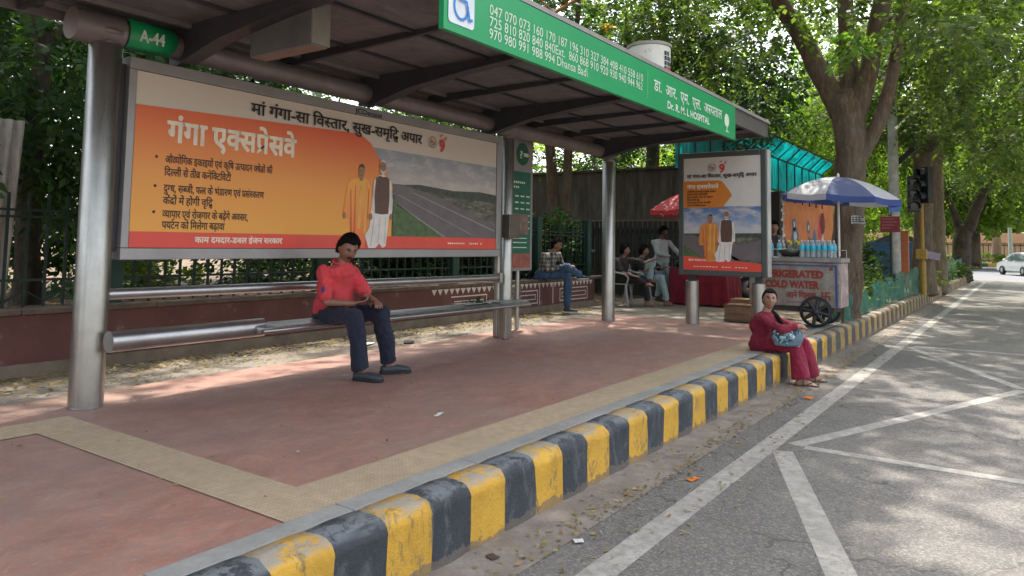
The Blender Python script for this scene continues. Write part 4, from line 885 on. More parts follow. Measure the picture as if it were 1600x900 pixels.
# two printed walking figures
def printed_men(P, ax, az, k, kx=None):
    kx = kx or k
    def T(L): return [(ax+kx*x, az+k*y) for x, y in L]
    robe = m_gradient('printed_saffron_robe_%.0f' % (k*100), 2, az-1.03, az+k*.85-1.03, [(0, (.75, .14, .05)), (.5, (.82, .30, .06)), (1, (.85, .40, .07))]) if P.u.x > .5 else simple('printed_saffron_robe', (.64, .24, .05), .5)
    skin_ = simple('printed_skin', (.32, .16, .09), .5)
    P.poly(T([(-.26, .30), (-.30, .36), (-.27, .50), (-.24, .66), (-.18, .70), (-.07, .725), (.03, .73), (.10, .70), (.15, .62), (.16, .40), (.12, .28), (.08, .10), (.05, 0), (-.12, 0), (-.17, .14), (-.19, .30)]), 'printed_robe', robe, 9)
    P.polys([T([(-.20, .60), (-.185, .60), (-.15, .15), (-.17, .12)]), T([(-.12, .65), (-.11, .65), (-.10, .05), (-.13, .05)]), T([(.10, .62), (.115, .62), (.10, .3), (.085, .3)])], 'printed_folds', simple('printed_robe_fold', (.55, .12, .035), .5), 10)
    P.polys([T([(-.04, .72), (.0, .72), (-.02, .2), (-.07, .2)]), T([(.06, .70), (.09, .69), (.07, .15), (.03, .15)])], 'printed_scarf', simple('printed_yellow_scarf', (.72, .38, .08), .5), 10)
    P.polys([T(blobpoly(-.025, .795, .052, .078, 18, 0)), T([(-.055, .74), (.01, .74), (.0, .70), (-.05, .70)]), T(blobpoly(-.28, .33, .022, .035, 10, 0)), T(blobpoly(.13, .33, .022, .035, 10, 0))], 'printed_skin', skin_, 10)
    P.polys([T([(-.075, .82), (-.055, .865), (-.02, .88), (.02, .86), (.03, .82), (.0, .845), (-.05, .845)])], 'printed_hair', simple('printed_dark_hair', (.05, .035, .03), .5), 11)
    P.polys([T([(-.05, .80), (-.032, .80), (-.032, .806), (-.05, .806)]), T([(-.018, .80), (.0, .80), (.0, .806), (-.018, .806)]), T([(-.04, .755), (-.008, .755), (-.008, .76), (-.04, .76)])], 'printed_face_lines', simple('printed_face_line', (.07, .03, .025), .5), 12)
    # taller figure: white tunic, brown sleeveless jacket
    P.poly(T([(.14, .26), (.16, .50), (.19, .72), (.26, .775), (.34, .79), (.42, .775), (.49, .72), (.525, .50), (.52, .38), (.47, .35), (.46, .30), (.42, .02), (.36, 0), (.31, .05), (.24, 0), (.12, .0), (.06, .13), (.12, .20)]), 'printed_tunic', simple('printed_white_tunic', (.72, .67, .63), .5), 11)
    P.polys([T([(.20, .33), (.215, .33), (.17, .02), (.15, .02)]), T([(.30, .33), (.31, .33), (.29, .05), (.275, .05)]), T([(.40, .33), (.41, .33), (.40, .05), (.385, .05)]), T([(.18, .62), (.19, .62), (.175, .4), (.165, .4)]), T([(.49, .62), (.5, .62), (.5, .42), (.49, .42)])], 'printed_folds', simple('printed_tunic_fold', (.48, .44, .42), .5), 11.5)
    P.poly(T([(.215, .37), (.20, .55), (.22, .745), (.28, .775), (.34, .765), (.41, .775), (.455, .745), (.465, .55), (.45, .37), (.33, .36)]), 'printed_jacket', simple('printed_brown_jacket', (.115, .062, .045), .5, 0, .2, 25), 12)
    P.polys([T(blobpoly(.335, .865, .055, .075, 18, 0)), T(blobpoly(.155, .33, .022, .035, 10, 0)), T(blobpoly(.495, .34, .022, .035, 10, 0))], 'printed_skin', skin_, 12)
    P.polys([T([(.28, .86), (.29, .82), (.335, .78), (.38, .82), (.395, .86), (.37, .835), (.335, .825), (.30, .835)]), T([(.278, .89), (.29, .935), (.335, .955), (.38, .935), (.395, .89), (.375, .92), (.335, .93), (.295, .92)])], 'printed_hair', simple('printed_white_hair', (.55, .52, .50), .5), 13)
    P.polys([T([(.305, .877), (.325, .877), (.325, .883), (.305, .883)]), T([(.345, .877), (.365, .877), (.365, .883), (.345, .883)])]+[T(blobpoly(.335, .70-.06*i, .006, .006, 8, 0)) for i in range(5)], 'printed_face_lines', simple('printed_face_line', (.07, .03, .025), .5), 14)
printed_men(P, 5.15, 1.133, .96, .82)
mb = MB(); write(mb, 'JCDecaux', (5.02, 5.4375, 2.475), X3, Z3, width=.37, size=.075, bold=.02); mb.build('maker_name', simple('navy_print', (.012, .016, .045), .5), bb)

# ------------------------------------------------------------------ bench
bn = thing('bench', 'long steel bench with round back rail below the big poster', 'bench', (5.1, 5.3, 0))
mb = MB(); mb.path([(2.655, 5.31, .465), (3.92, 5.30, .465)], .075, 28); mb.build('seat_tube', MA['steelx'], bn)
mb = MB(); mb.path([(2.69, 5.50, .785), (7.50, 5.50, .765)], .042, 24); mb.path([(7.50, 5.50, .765), (7.56, 5.50, .763)], [.042, .03], 24); mb.build('back_rail', MA['steelx'], bn)
n_ = N('worn_bench_plate'); a_ = n_.noise(7, 9, .8, n_.co((1, 1, 1)), 1)
n_.color(n_.ramp(a_, [(.35, (.13, .14, .13)), (.5, (.30, .31, .29)), (.66, (.50, .49, .46))])); n_.link(n_.ramp(a_, [(.3, (.28,)*3), (.7, (.55,)*3)]), n_.b.inputs['Roughness']); n_.b.inputs['Metallic'].default_value = .85
n_.bump(a_, .15, .01)
mb = MB(); pr = [(5.44, .485), (5.34, .497), (5.22, .495), (5.14, .478), (5.115, .455), (5.12, .435), (5.15, .425), (5.15, .44), (5.20, .455), (5.44, .46)]
vs = []
for x, k in ((3.80, .55), (3.95, 1), (5.5, 1), (7.3, 1), (7.74, 1)):
    vs += [(x+(.0), 5.30+(y-5.30)*k, z) for y, z in pr]
n10 = len(pr); mb.add(vs, [(i*n10+j, i*n10+(j+1) % n10, (i+1)*n10+(j+1) % n10, (i+1)*n10+j) for i in range(4) for j in range(n10)], 0, False)
mb.add(vs[-n10:], [tuple(range(n10))]); mb.add(vs[:n10], [tuple(range(n10))]); mb.build('seat_plate', n_.m, bn)
mb = MB(); mb.path([(3.80, 5.13, .448), (7.76, 5.13, .442)], .020, 14); mb.build('front_lip', MA['steelx'], bn)
mb = MB(); mb.boxb(7.55, 7.65, 5.36, 5.42, 0, .46); mb.build('leg', MA['steel'], bn, bevel=.01)
mb = MB(); mb.boxb(7.545, 7.60, 5.44, 5.56, .70, .83); mb.build('rail_bracket', MA['steel'], bn, bevel=.01)
# newspaper and leaves left on the bench
mb = MB(); rd2 = random.Random(5); vs = []
for i in range(9):
    for j in range(6): vs.append((6.55+i*.085+.02*math.sin(j), 5.18+j*.045, .502+.016*noise.noise(V((i*.9, j*1.1, 3)))+.006*abs(math.sin(i*1.3+j))))
mb.add(vs, [(i*6+j, (i+1)*6+j, (i+1)*6+j+1, i*6+j+1) for i in range(8) for j in range(5)], 0, False)
o = mb.build('crumpled_newspaper', simple('newsprint', (.42, .40, .36), .8, 0, .35, 40)); s_ = o.modifiers.new('s', 'SOLIDIFY'); s_.thickness = .003
rebase(o, (6.9, 5.3, .5)); tag(o, 'crumpled grey newspaper lying on the right end of the bench', 'newspaper')
foliage_rs = foliage('leafy_sprig', [(6.80, 5.30, .505, .09, .012), (6.95, 5.26, .51, .07, .012)], 3500, 4, .035, MA['leafdark'], None, 71, .1, .06, .4)
tag(foliage_rs, 'small heap of green leaves on the bench newspaper', 'leaves', kind='stuff')

# ------------------------------------------------------------------ route information panel
rp = thing('route_panel', 'tall narrow green route information panel behind the middle post', 'information panel', (8.5, 5.85, .82))
mb = MB(); mb.boxb(8.28, 8.86, 5.84, 5.93, .82, 2.70); mb.build('frame', m_frame, rp, bevel=.008)
mb = MB(); mb.add([(8.30, 5.836, .95), (8.80, 5.836, .95), (8.80, 5.836, 2.22), (8.30, 5.836, 2.22)], [(0, 1, 2, 3)]); mb.build('green_board', simple('dark_green_board', (.012, .13, .085), .35, 0, .1), rp)
mb = MB(); mb.add([(8.30, 5.834, .86), (8.80, 5.834, .86), (8.80, 5.834, 1.06), (8.30, 5.834, 1.06)], [(0, 1, 2, 3)]); mb.build('red_strip', simple('brown_red_strip', (.30, .10, .07), .4, 0, .4, 9), rp)
mb = MB(); mb.sheet(blobpoly(8.58, 2.47, .16, .16, 28, 0), (0, 5.835, 0), X3, Z3); mb.build('round_badge', simple('badge_green', (.01, .10, .06), .35), rp)
mb = MB(); write(mb, '?', (8.50, 5.832, 2.41), X3, Z3, width=.07, size=.15, bold=.03); mb.boxb(8.60, 8.72, 5.829, 5.833, 2.44, 2.49)
for zz, n in ((2.05, 1), (1.98, 2)):
    for k in range(9-3*n): mb.add([(8.36+k*.05, 5.833, zz), (8.395+k*.05, 5.833, zz), (8.395+k*.05, 5.833, zz+.03), (8.36+k*.05, 5.833, zz+.03)], [(0, 1, 2, 3)])
for r_ in range(6):
    for c2 in range(3): mb.add([(8.40+c2*.14, 5.833, 1.86-r_*.09), (8.49+c2*.14, 5.833, 1.86-r_*.09), (8.49+c2*.14, 5.833, 1.88-r_*.09), (8.40+c2*.14, 5.833, 1.88-r_*.09)], [(0, 1, 2, 3)])
for zz in (1.27, 1.21, 1.14): mb.boxb(8.36, 8.70, 5.83, 5.833, zz, zz+.012)
mb.build('lettering', m_signwhite, rp)
mb = MB(); mb.add([(8.36, 5.831, 1.33), (8.74, 5.831, 1.33), (8.74, 5.831, 1.62), (8.36, 5.831, 1.62)], [(0, 1, 2, 3)]); mb.build('route_map', simple('faded_map', (.20, .14, .12), .4, 0, .5, 14), rp)
mb = MB(); mb.path([(8.57, 5.89, 0), (8.57, 5.89, .83)], .03, 12); mb.build('pole', MA['steel'], rp)

# ------------------------------------------------------------------ kiosk poster on two posts
ks = thing('poster_stand', 'upright dark framed poster panel on two steel legs near the kerb', 'advertising panel', (11.05, 3.78, 0))
m_kf = simple('dark_green_grey_frame', (.075, .092, .088), .42, .2, .1, 4)
ky0, ky1, kz0, kz1 = 3.115, 4.485, .755, 2.665
mb = MB(); mb.boxb(11.0, 11.20, ky1-.085, ky1, kz0, kz1); mb.boxb(11.0, 11.20, ky0, ky0+.085, kz0, kz1)
mb.boxb(11.0, 11.20, ky0+.086, ky1-.086, kz1-.085, kz1); mb.boxb(11.0, 11.20, ky0+.086, ky1-.086, kz0, kz0+.085); mb.build('frame', m_kf, ks, bevel=.012)
mb = MB(); mb.boxb(11.02, 11.18, ky0-.014, ky0-.002, kz0+.01, kz1-.01); mb.build('side_strip', simple('bright_aluminium', (.68, .68, .68), .35, .6, .05), ks)
for y in (4.30, 3.27):
    mb = MB(); mb.path([(11.1, y, -.02), (11.1, y, .66)], .102, 32); mb.path([(11.1, y, .66), (11.1, y, .672)], [.102, .09], 32); mb.build('leg', MA['steel'], ks)
    mb = MB(); mb.boxb(11.06, 11.14, y-.045, y+.045, .66, .76); mb.build('leg_neck', m_beam, ks)
mb = MB(); mb.add([(11.015, ky1-.083, kz0+.083), (11.015, ky0+.083, kz0+.083), (11.015, ky0+.083, kz1-.083), (11.015, ky1-.083, kz1-.083)], [(0, 1, 2, 3)])
kp = mb.build('poster', simple('pale_poster_paper', (.62, .60, .55), .45, 0, .04), ks)
K = PF((11.015, ky1-.083, 0), -Y3, Z3, -X3, ks, kp); kw = (ky1-ky0)-.166; zb = kz0+.083
K.poly([(0, 1.40), (kw, 1.40), (kw, 1.81), (0, 1.83)], 'printed_sky', m_gradient('printed_sky_small', 2, 1.40, 1.83, [(0, (.50, .50, .50)), (.5, (.20, .30, .46)), (1, (.06, .14, .34))], cloud=.8), 1)
K.poly([(0, zb), (kw, zb), (kw, 1.40), (0, 1.40)], 'printed_fields', MATS['printed_fields'], 2)
K.poly([(0, 1.40), (kw, 1.41), (kw, 1.34), (0, 1.36)], 'printed_treeline', MATS['printed_dark_green'], 3)
K.poly([(0, 1.38), (.15, 1.38), (.9, 1.0), (.35, 1.0), (0, 1.22)], 'printed_road', MATS['printed_road'], 4)
K.poly([(0, 1.21), (.34, 1.0), (0, 1.0)], 'printed_grass', MATS['printed_grass'], 5)
K.poly([(.55, 1.22), (kw, 1.28), (kw, 1.0), (.8, 1.0)], 'printed_road', MATS['printed_road'], 4)
K.poly([(0, 1.80), (.62, 1.80), (.77, 1.98), (.74, 2.04), (.62, 2.20), (.56, 2.215), (0, 2.215)], 'orange_field', simple('orange_poster_print_small', (.60, .20, .03), .45, 0, .12, 2), 6)
K.poly([(0, zb), (kw, zb), (kw, .955), (0, 1.05)], 'red_band', m_red, 7)
K.text('मां गंगा-सा विस्तार, सुख-समृद्धि अपार', .06, 2.265, kw-.12, .075, 'headline', m_black, .03, 8)
K.text('गंगा एक्सप्रेसवे', .06, 2.10, .50, .085, 'title', m_creamtxt, .035, 8)
for i, t_ in enumerate(('औद्योगिक इकाइयों एवं कृषि उत्पादन', 'दिल्ली से तीव्र कनेक्टिविटी', 'दुग्ध, सब्जी, फल के भंडारण', 'केंद्रों में होगी वृद्धि', 'व्यापार एवं रोजगार के बढ़ेंगे', 'पर्यटन को मिलेगा बढ़ावा')):
    K.text(t_, .06, 2.04-i*.043, (.46, .33, .42, .2, .38, .3)[i], .035, 'bullet_text', m_brownblack, .03, 8)
K.text('काम दमदार-डबल इंजन सरकार', .08, .975, .58, .045, 'slogan', m_creamtxt, .03, 8)
K.polys([[(.16+i*.05, .885), (.195+i*.05, .885), (.195+i*.05, .897), (.16+i*.05, .897)] for i in range(17) if i not in (8, 12)], 'small_print', m_creamtxt, 8)
emblems(K, .46, 2.42, .95)
printed_men(K, .45, .97, .83, .70)
# water tank on the shelter roof
tk = thing('water_tank', 'white cylindrical tank with dark square grid mark above the roof edge', 'tank', (9.7, 4.40, 3.03))
mb = MB(); mb.lathe((9.7, 4.40, 0), [(.29, 3.035), (.305, 3.06), (.305, 4.03), (.30, 4.05)], 40); mb.build('shell', simple('white_tank_plastic', (.80, .79, .75), .45, 0, .08, 3, spots=((.42, .40, .36), 6, .6)), tk)
mb = MB(); mb.lathe((9.7, 4.40, 0), [(.32, 4.05), (.325, 4.085), (.30, 4.10), (.05, 4.13), (.0, 4.13)], 40); mb.build('lid', simple('grey_tank_lid', (.40, .40, .37), .6, 0, .15, 5), tk)
mb = MB(); mr = MB()
for i in range(4):
    for j in range(7):
        if (i == 3 and j > 4) or (i == 0 and j == 0) or (i == 2 and j > 5): continue
        a0 = R(-112+i*11.5); a1 = a0+R(9.5); z0_ = 3.47+j*.072
        t = mr if (j == 3 and i in (1, 2)) else mb
        t.add([(9.7+.307*math.cos(a), 4.40+.307*math.sin(a), z) for a, z in ((a0, z0_), (a1, z0_), (a1, z0_+.062), (a0, z0_+.062))], [(0, 1, 2, 3)])
mb.build('grid_mark', simple('dark_blue_square', (.025, .035, .05), .5), tk); mr.build('grid_mark', simple('red_square', (.5, .03, .03), .5), tk)
# ------------------------------------------------------------------ people
def fuse(mb, name, mat, parent, voxel=.008, smooth=3, fold=0, fs=14, seed=0):
    """merge overlapping closed shapes into one continuous surface"""
    me = bpy.data.meshes.new('tmp'); me.from_pydata([tuple(v) for v in mb.v], [], mb.f); me.update()
    o = bpy.data.objects.new('tmp', me); COL.objects.link(o)
    r = o.modifiers.new('r', 'REMESH'); r.mode = 'VOXEL'; r.voxel_size = voxel
    if smooth: s = o.modifiers.new('s', 'SMOOTH'); s.iterations = smooth; s.factor = .5
    bpy.context.view_layer.update(); dg = bpy.context.evaluated_depsgraph_get()
    m2 = bpy.data.meshes.new_from_object(o.evaluated_get(dg)); m2.name = name
    bpy.data.objects.remove(o); bpy.data.meshes.remove(me)
    if fold:
        n = len(m2.vertices); nr = [v.normal.copy() for v in m2.vertices]
        for v, k in zip(m2.vertices, nr):
            p = v.co; a = noise.noise(V((p.x*fs+seed, p.y*fs, p.z*fs*.55)))
            v.co = p+k*fold*(a+.5*abs(noise.noise(V((p.x*fs*2, p.y*fs*2+seed, p.z*fs)))))
    l = V(parent.location); m2.transform(Matrix.Translation(-l)); m2.materials.clear(); m2.materials.append(mat)
    m2.polygons.foreach_set('use_smooth', [True]*len(m2.polygons)); m2.update()
    o = bpy.data.objects.new(name, m2); COL.objects.link(o); o.parent = parent; return o
def g2(a, b, s1, s2): return math.exp(-((a/s1)**2+(b/s2)**2))
def head_r(d, female=False):
    """unit direction (x right, y front, z up) -> point on head, metres"""
    x, y, z = d
    p = V((x*.074, y*.090, z*.114))
    if z < 0: p.x *= 1-.30*(-z)**1.6; p.y *= 1-(.18 if y < 0 else .02)*(-z)**1.2
    if y > 0:
        p.y *= .97; f = 0
        f += .021*g2(x, z+.16, .13, .12)+.012*g2(x, z-.02, .10, .16)
        f -= .010*(g2(abs(x)-.40, z-.08, .17, .10))
        f += .005*g2(x, z-.24, .5, .09)+.007*g2(x, z+.47, .26, .055)+.004*g2(x, z+.60, .22, .05)-.004*g2(x, z+.53, .3, .03)+.007*g2(x, z+.86, .25, .12)
        f += .004*g2(abs(x)-.5, z+.22, .18, .16)
        p.y += f
    return p
def head_frame(hd):
    f = V(hd['f']).normalized(); u = V(hd.get('u', (0, 0, 1))); r = f.cross(u).normalized(); u = r.cross(f).normalized()
    return Matrix((r, f, u)).transposed()
def head_mesh(mb, c, q, k=1.0, n=48, m=36):
    vs = []
    for i in range(m+1):
        t = math.pi*(.004+.992*i/m)-math.pi/2
        for j in range(n):
            a = 2*math.pi*j/n; d = (math.cos(t)*math.cos(a), math.cos(t)*math.sin(a), math.sin(t)); vs.append(V(c)+q@(head_r(d)*k))
    fs = [(i*n+j, i*n+(j+1) % n, (i+1)*n+(j+1) % n, (i+1)*n+j) for i in range(m) for j in range(n)]+[tuple(reversed(range(n))), tuple(range(m*n, m*n+n))]
    mb.add(vs, fs, 0, True)
    for s in (-1, 1):
        mb.ell(V(c)+q@V((s*.074*k, -.008*k, -.004*k)), (.010*k, .018*k, .030*k), q.to_4x4(), 10, 8)
def face_parts(root, c, q, k=1.0, brow=.006, lip=(.22, .07, .06), moustache=0, look=(0, 0)):
    c = V(c)
    ey = MB(); ir = MB(); br = MB(); lp = MB()
    for s in (-1, 1):
        e = V((s*.0295, .074, .0095))*k; ey.ell(c+q@e, (.0135*k, .0065*k, .0068*k), q.to_4x4(), 12, 8)
        e2 = e+V((.002*look[0], .0045*k, .0)); ir.ell(c+q@e2, (.0058*k, .004*k, .0058*k), q.to_4x4(), 10, 6)
        pts = [c+q@(V((s*(.014+.032*t), .0845-.012*t*t, .0275+.006*math.sin(math.pi*t*.8)))*k) for t in (0, .3, .6, 1)]
        br.path(pts, [.0022*k+.001, .0038*k, .0034*k, .001], 8)
        pts = [c+q@(V((s*(.015+.030*t), .0805-.009*t*t, .0165+.004*math.sin(math.pi*t)))*k) for t in (0, .3, .6, 1)]
        ir.path(pts, [.001, .0018, .0018, .001], 6)
    ey.build('eyes', simple('eye_white', (.30, .27, .25), .3, 0, .03), root); ir.build('pupils', simple('dark_eye', (.012, .008, .006), .3, 0, .03), root)
    br.build('eyebrows', simple('black_hair', (.010, .008, .008), .75, 0, .3, 40, .4, 120, Specular_IOR_Level=.12), root)
    lp.path([c+q@(V((.022*t, .0885-.010*t*t, -.0545-.002*abs(t)))*k) for t in (-1, -.5, 0, .5, 1)], [.001, .0036*k, .0042*k, .0036*k, .001], 8)
    lp.build('lips', simple('lip_tone_%d' % int(lip[0]*100), lip, .45, 0, .1), root)
    if moustache:
        mb = MB(); mb.path([c+q@(V((.026*t, .096-.014*t*t, -.0405-.006*t*t))*k) for t in (-1, -.5, 0, .5, 1)], [.002, .0055*k, .005*k, .0055*k, .002], 8)
        mb.build('moustache', MATS['black_hair'], root)
def hair_mesh(root, c, q, k=1.0, th=.018, line=.62, back=-.55, side=.05, volume=1.0, seed=0, name='hair', mat=None, part=False, tufts=900, tl=1.0):
    """closed cap that dips inside the skull below the hairline"""
    n, m = 56, 44; vs = []; top = []
    for i in range(m+1):
        t = math.pi*(.004+.992*i/m)-math.pi/2
        for j in range(n):
            a = 2*math.pi*j/n; d = V((math.cos(t)*math.cos(a), math.cos(t)*math.sin(a), math.sin(t)))
            y = d.y
            lim = line if y > .45 else (side+(line-side)*max(0, (y+.05)/.5) if y > -.05 else side+(back-side)*min(1, (-.05-y)/.35))
            lim += .06*noise.noise(V((a*4, seed, 0)))
            h = max(-.25, min(1, (d.z-lim)/.14)); w = .5+.5*h if h < 1 else 1
            p = head_r((d.x, min(d.y, .0) if False else d.y, d.z)) if d.y < .2 or d.z < .1 else V((d.x*.074, d.y*.088, d.z*.114))
            tk = th*volume*(1+.22*noise.noise(d*6+V((seed, 0, 0)))+.12*noise.noise(V((d.x*22, d.y*8, d.z*22+seed)))) if h > 0 else 0
            if part and h > 0: tk *= 1-.45*math.exp(-(d.x/.06)**2)*(1 if d.y > -.2 else 0)
            off = tk*min(1, max(0, h)*1.4)-.006*(1 if h <= 0 else 0)
            vs.append(V(c)+q@((p+d*off)*k))
            if h > .15: top.append((len(vs)-1, d))
    fs = [(i*n+j, i*n+(j+1) % n, (i+1)*n+(j+1) % n, (i+1)*n+j) for i in range(m) for j in range(n)]+[tuple(reversed(range(n))), tuple(range(m*n, m*n+n))]
    mb = MB(); mb.add(vs, fs, 0, True); rr = random.Random(seed)
    for _ in range(tufts):
        i, nrm = rr.choice(top); p = vs[i]; dl = nrm; t = (V((0, .35 if dl.y > 0 else -.5, -1))-dl*V((0, 0, -1)).dot(dl)+V((rr.uniform(-.6, .6), rr.uniform(-.5, .5), rr.uniform(-.2, .6)))).normalized()
        t = (t-dl*t.dot(dl)*.75).normalized(); sd = t.cross(dl).normalized()*.0035*k; L = rr.uniform(.014, .032)*k*tl
        p = p+q@(dl*.001); a, b = q@t, q@sd
        mb.add([p-b, p+b, p+a*L*.6+b*.8+q@(dl*.004), p+a*L+q@(dl*.002), p+a*L*.6-b*.8+q@(dl*.004)], [(0, 1, 2, 3, 4)], 0, False)
    return mb.build(name, mat or MATS['black_hair'], root)
def hand(mb, w, d, nrm, k=1.0, curl=(.5, .55, .6, .7), thumb=1, spread=.10):
    """w wrist, d pointing dir, nrm = back-of-hand direction, thumb=+1/-1 side"""
    w, d = V(w), V(d).normalized(); nrm = V(nrm); nrm = (nrm-d*nrm.dot(d)).normalized(); s = d.cross(nrm).normalized()*thumb
    L = .092*k
    for i in range(4):
        o = (i-1.5)*.0195*k; mb.cap(w+s*o*.55, w+d*L*.92-s*(-o)*1.0, .0145*k, .0115*k, 10)
    ln = (.078, .086, .080, .062)
    for i in range(4):
        o = (1.5-i)*.0205*k; p = w+d*L+s*o; dd = (d+s*(1.5-i)*spread*.35).normalized(); c = curl[i]; seg = ln[i]*k
        for j, (fr, r0, r1) in enumerate(((.45, .0092, .0085), (.31, .0085, .0078), (.24, .0078, .0066))):
            ang = c*(.55 if j == 0 else .8)*(j+1)*.75; dv = (dd*math.cos(ang)-nrm*math.sin(ang)); e = p+dv*seg*fr; mb.cap(p, e, r0*k, r1*k, 8); p = e
    p = w+d*.022*k+s*.022*k-nrm*.004; e = p+(d*.55+s*.75-nrm*.25).normalized()*.042*k; mb.cap(p, e, .0125*k, .0105*k, 10)
    e2 = e+(d*.85+s*.25-nrm*.35).normalized()*.032*k; mb.cap(e, e2, .0105*k, .0092*k, 8); mb.cap(e2, e2+(d*.9-nrm*.3).normalized()*.024*k, .0092*k, .0075*k, 8)
def foot(mb, an, toe, k=1.0, up=(0, 0, 1), sole=0):
    an, toe = V(an), V(toe); d = (toe-an); d.z = 0; d.normalize(); h = an.z; u = V(up)
    s = d.cross(V((0, 0, 1)))
    base = V((an.x, an.y, toe.z))
    mb.cap(base-d*.035*k+V((0, 0, .035*k)), an, .033*k, .036*k, 12); mb.cap(base-d*.03*k+V((0, 0, .03*k)), base+d*.09*k+V((0, 0, .028*k)), .032*k, .034*k, 12)
    mb.cap(an+V((0, 0, -.01)), base+d*.10*k+V((0, 0, .035*k)), .034*k, .026*k, 12)
    mb.cap(base+d*.08*k+s*.012*k+V((0, 0, .024*k)), base+d*.155*k+s*.012*k+V((0, 0, .018*k)), .030*k, .018*k, 10)
    mb.cap(base+d*.08*k-s*.018*k+V((0, 0, .022*k)), base+d*.14*k-s*.018*k+V((0, 0, .016*k)), .026*k, .015*k, 10)
    if not sole:
        for i in range(5):
            o = (i-2)*.0165*k; q_ = base+d*(.135-.006*abs(i-1)*1.4)*k-s*o+V((0, 0, .016*k)); mb.cap(q_, q_+d*(.042-.004*i)*k-V((0, 0, .004)), (.0115 if i == 0 else .0085)*k, (.010 if i == 0 else .007)*k, 8)
def torso(mb, J, k=1.0, g=0, front=(0, -1, 0), fat=1.0, hips=True, female=False):
    pe, ch, ne = V(J['pelvis']), V(J['chest']), V(J['neck']); f = V(front).normalized(); sl, sr = V(J['shL']), V(J['shR'])
    ax = (sl-sr); hr = (V(J['hipL'])-V(J['hipR'])).normalized(); ar = ax.normalized()
    wst = pe.lerp(ch, .5)+f*.02*k*fat
    fu = lambda r, t: (f-r*f.dot(r)).normalized()
    secs = []
    if hips: secs += [(pe-(wst-pe).normalized()*.09*k, hr*(.14*k+g), fu(hr, 0)*(.10*k+g)), (pe, hr*(.168*k+g), fu(hr, 0)*(.118*k+g))]
    md = (hr+ar).normalized()
    secs += [(pe.lerp(wst, .5), md*(.158*k*fat**.5+g), fu(md, 0)*(.118*k*fat+g)), (wst, md*(.145*k*fat**.5+g), fu(md, 0)*(.112*k*fat+g)), (ch, ar*(.16*k+g), fu(ar, 0)*(.115*k+g)),
             (ch.lerp(ne, .55), ar*(.165*k+g), fu(ar, 0)*(.105*k+g)), (ch.lerp(ne, .86), ar*(.12*k+g), fu(ar, 0)*(.078*k+g)), (ne, ar*(.062*k+g*.5), fu(ar, 0)*(.062*k+g*.5)), (ne+(ne-ch).normalized()*.015*k, ar*.05*k, fu(ar, 0)*.05*k)]
    mb.loft(secs, 28)
    for s in ('L', 'R'):
        mb.cap(ch.lerp(ne, .75)+ax*(.12 if s == 'L' else -.12), V(J['sh'+s])-V((0, 0, .012)), .052*k+g*.8, .048*k+g*.8, 14)
    if female:
        for s in (-1, 1): mb.ell(ch+ar*.065*s*k+f*.085*k, (.06*k+g, .055*k+g, .062*k+g))
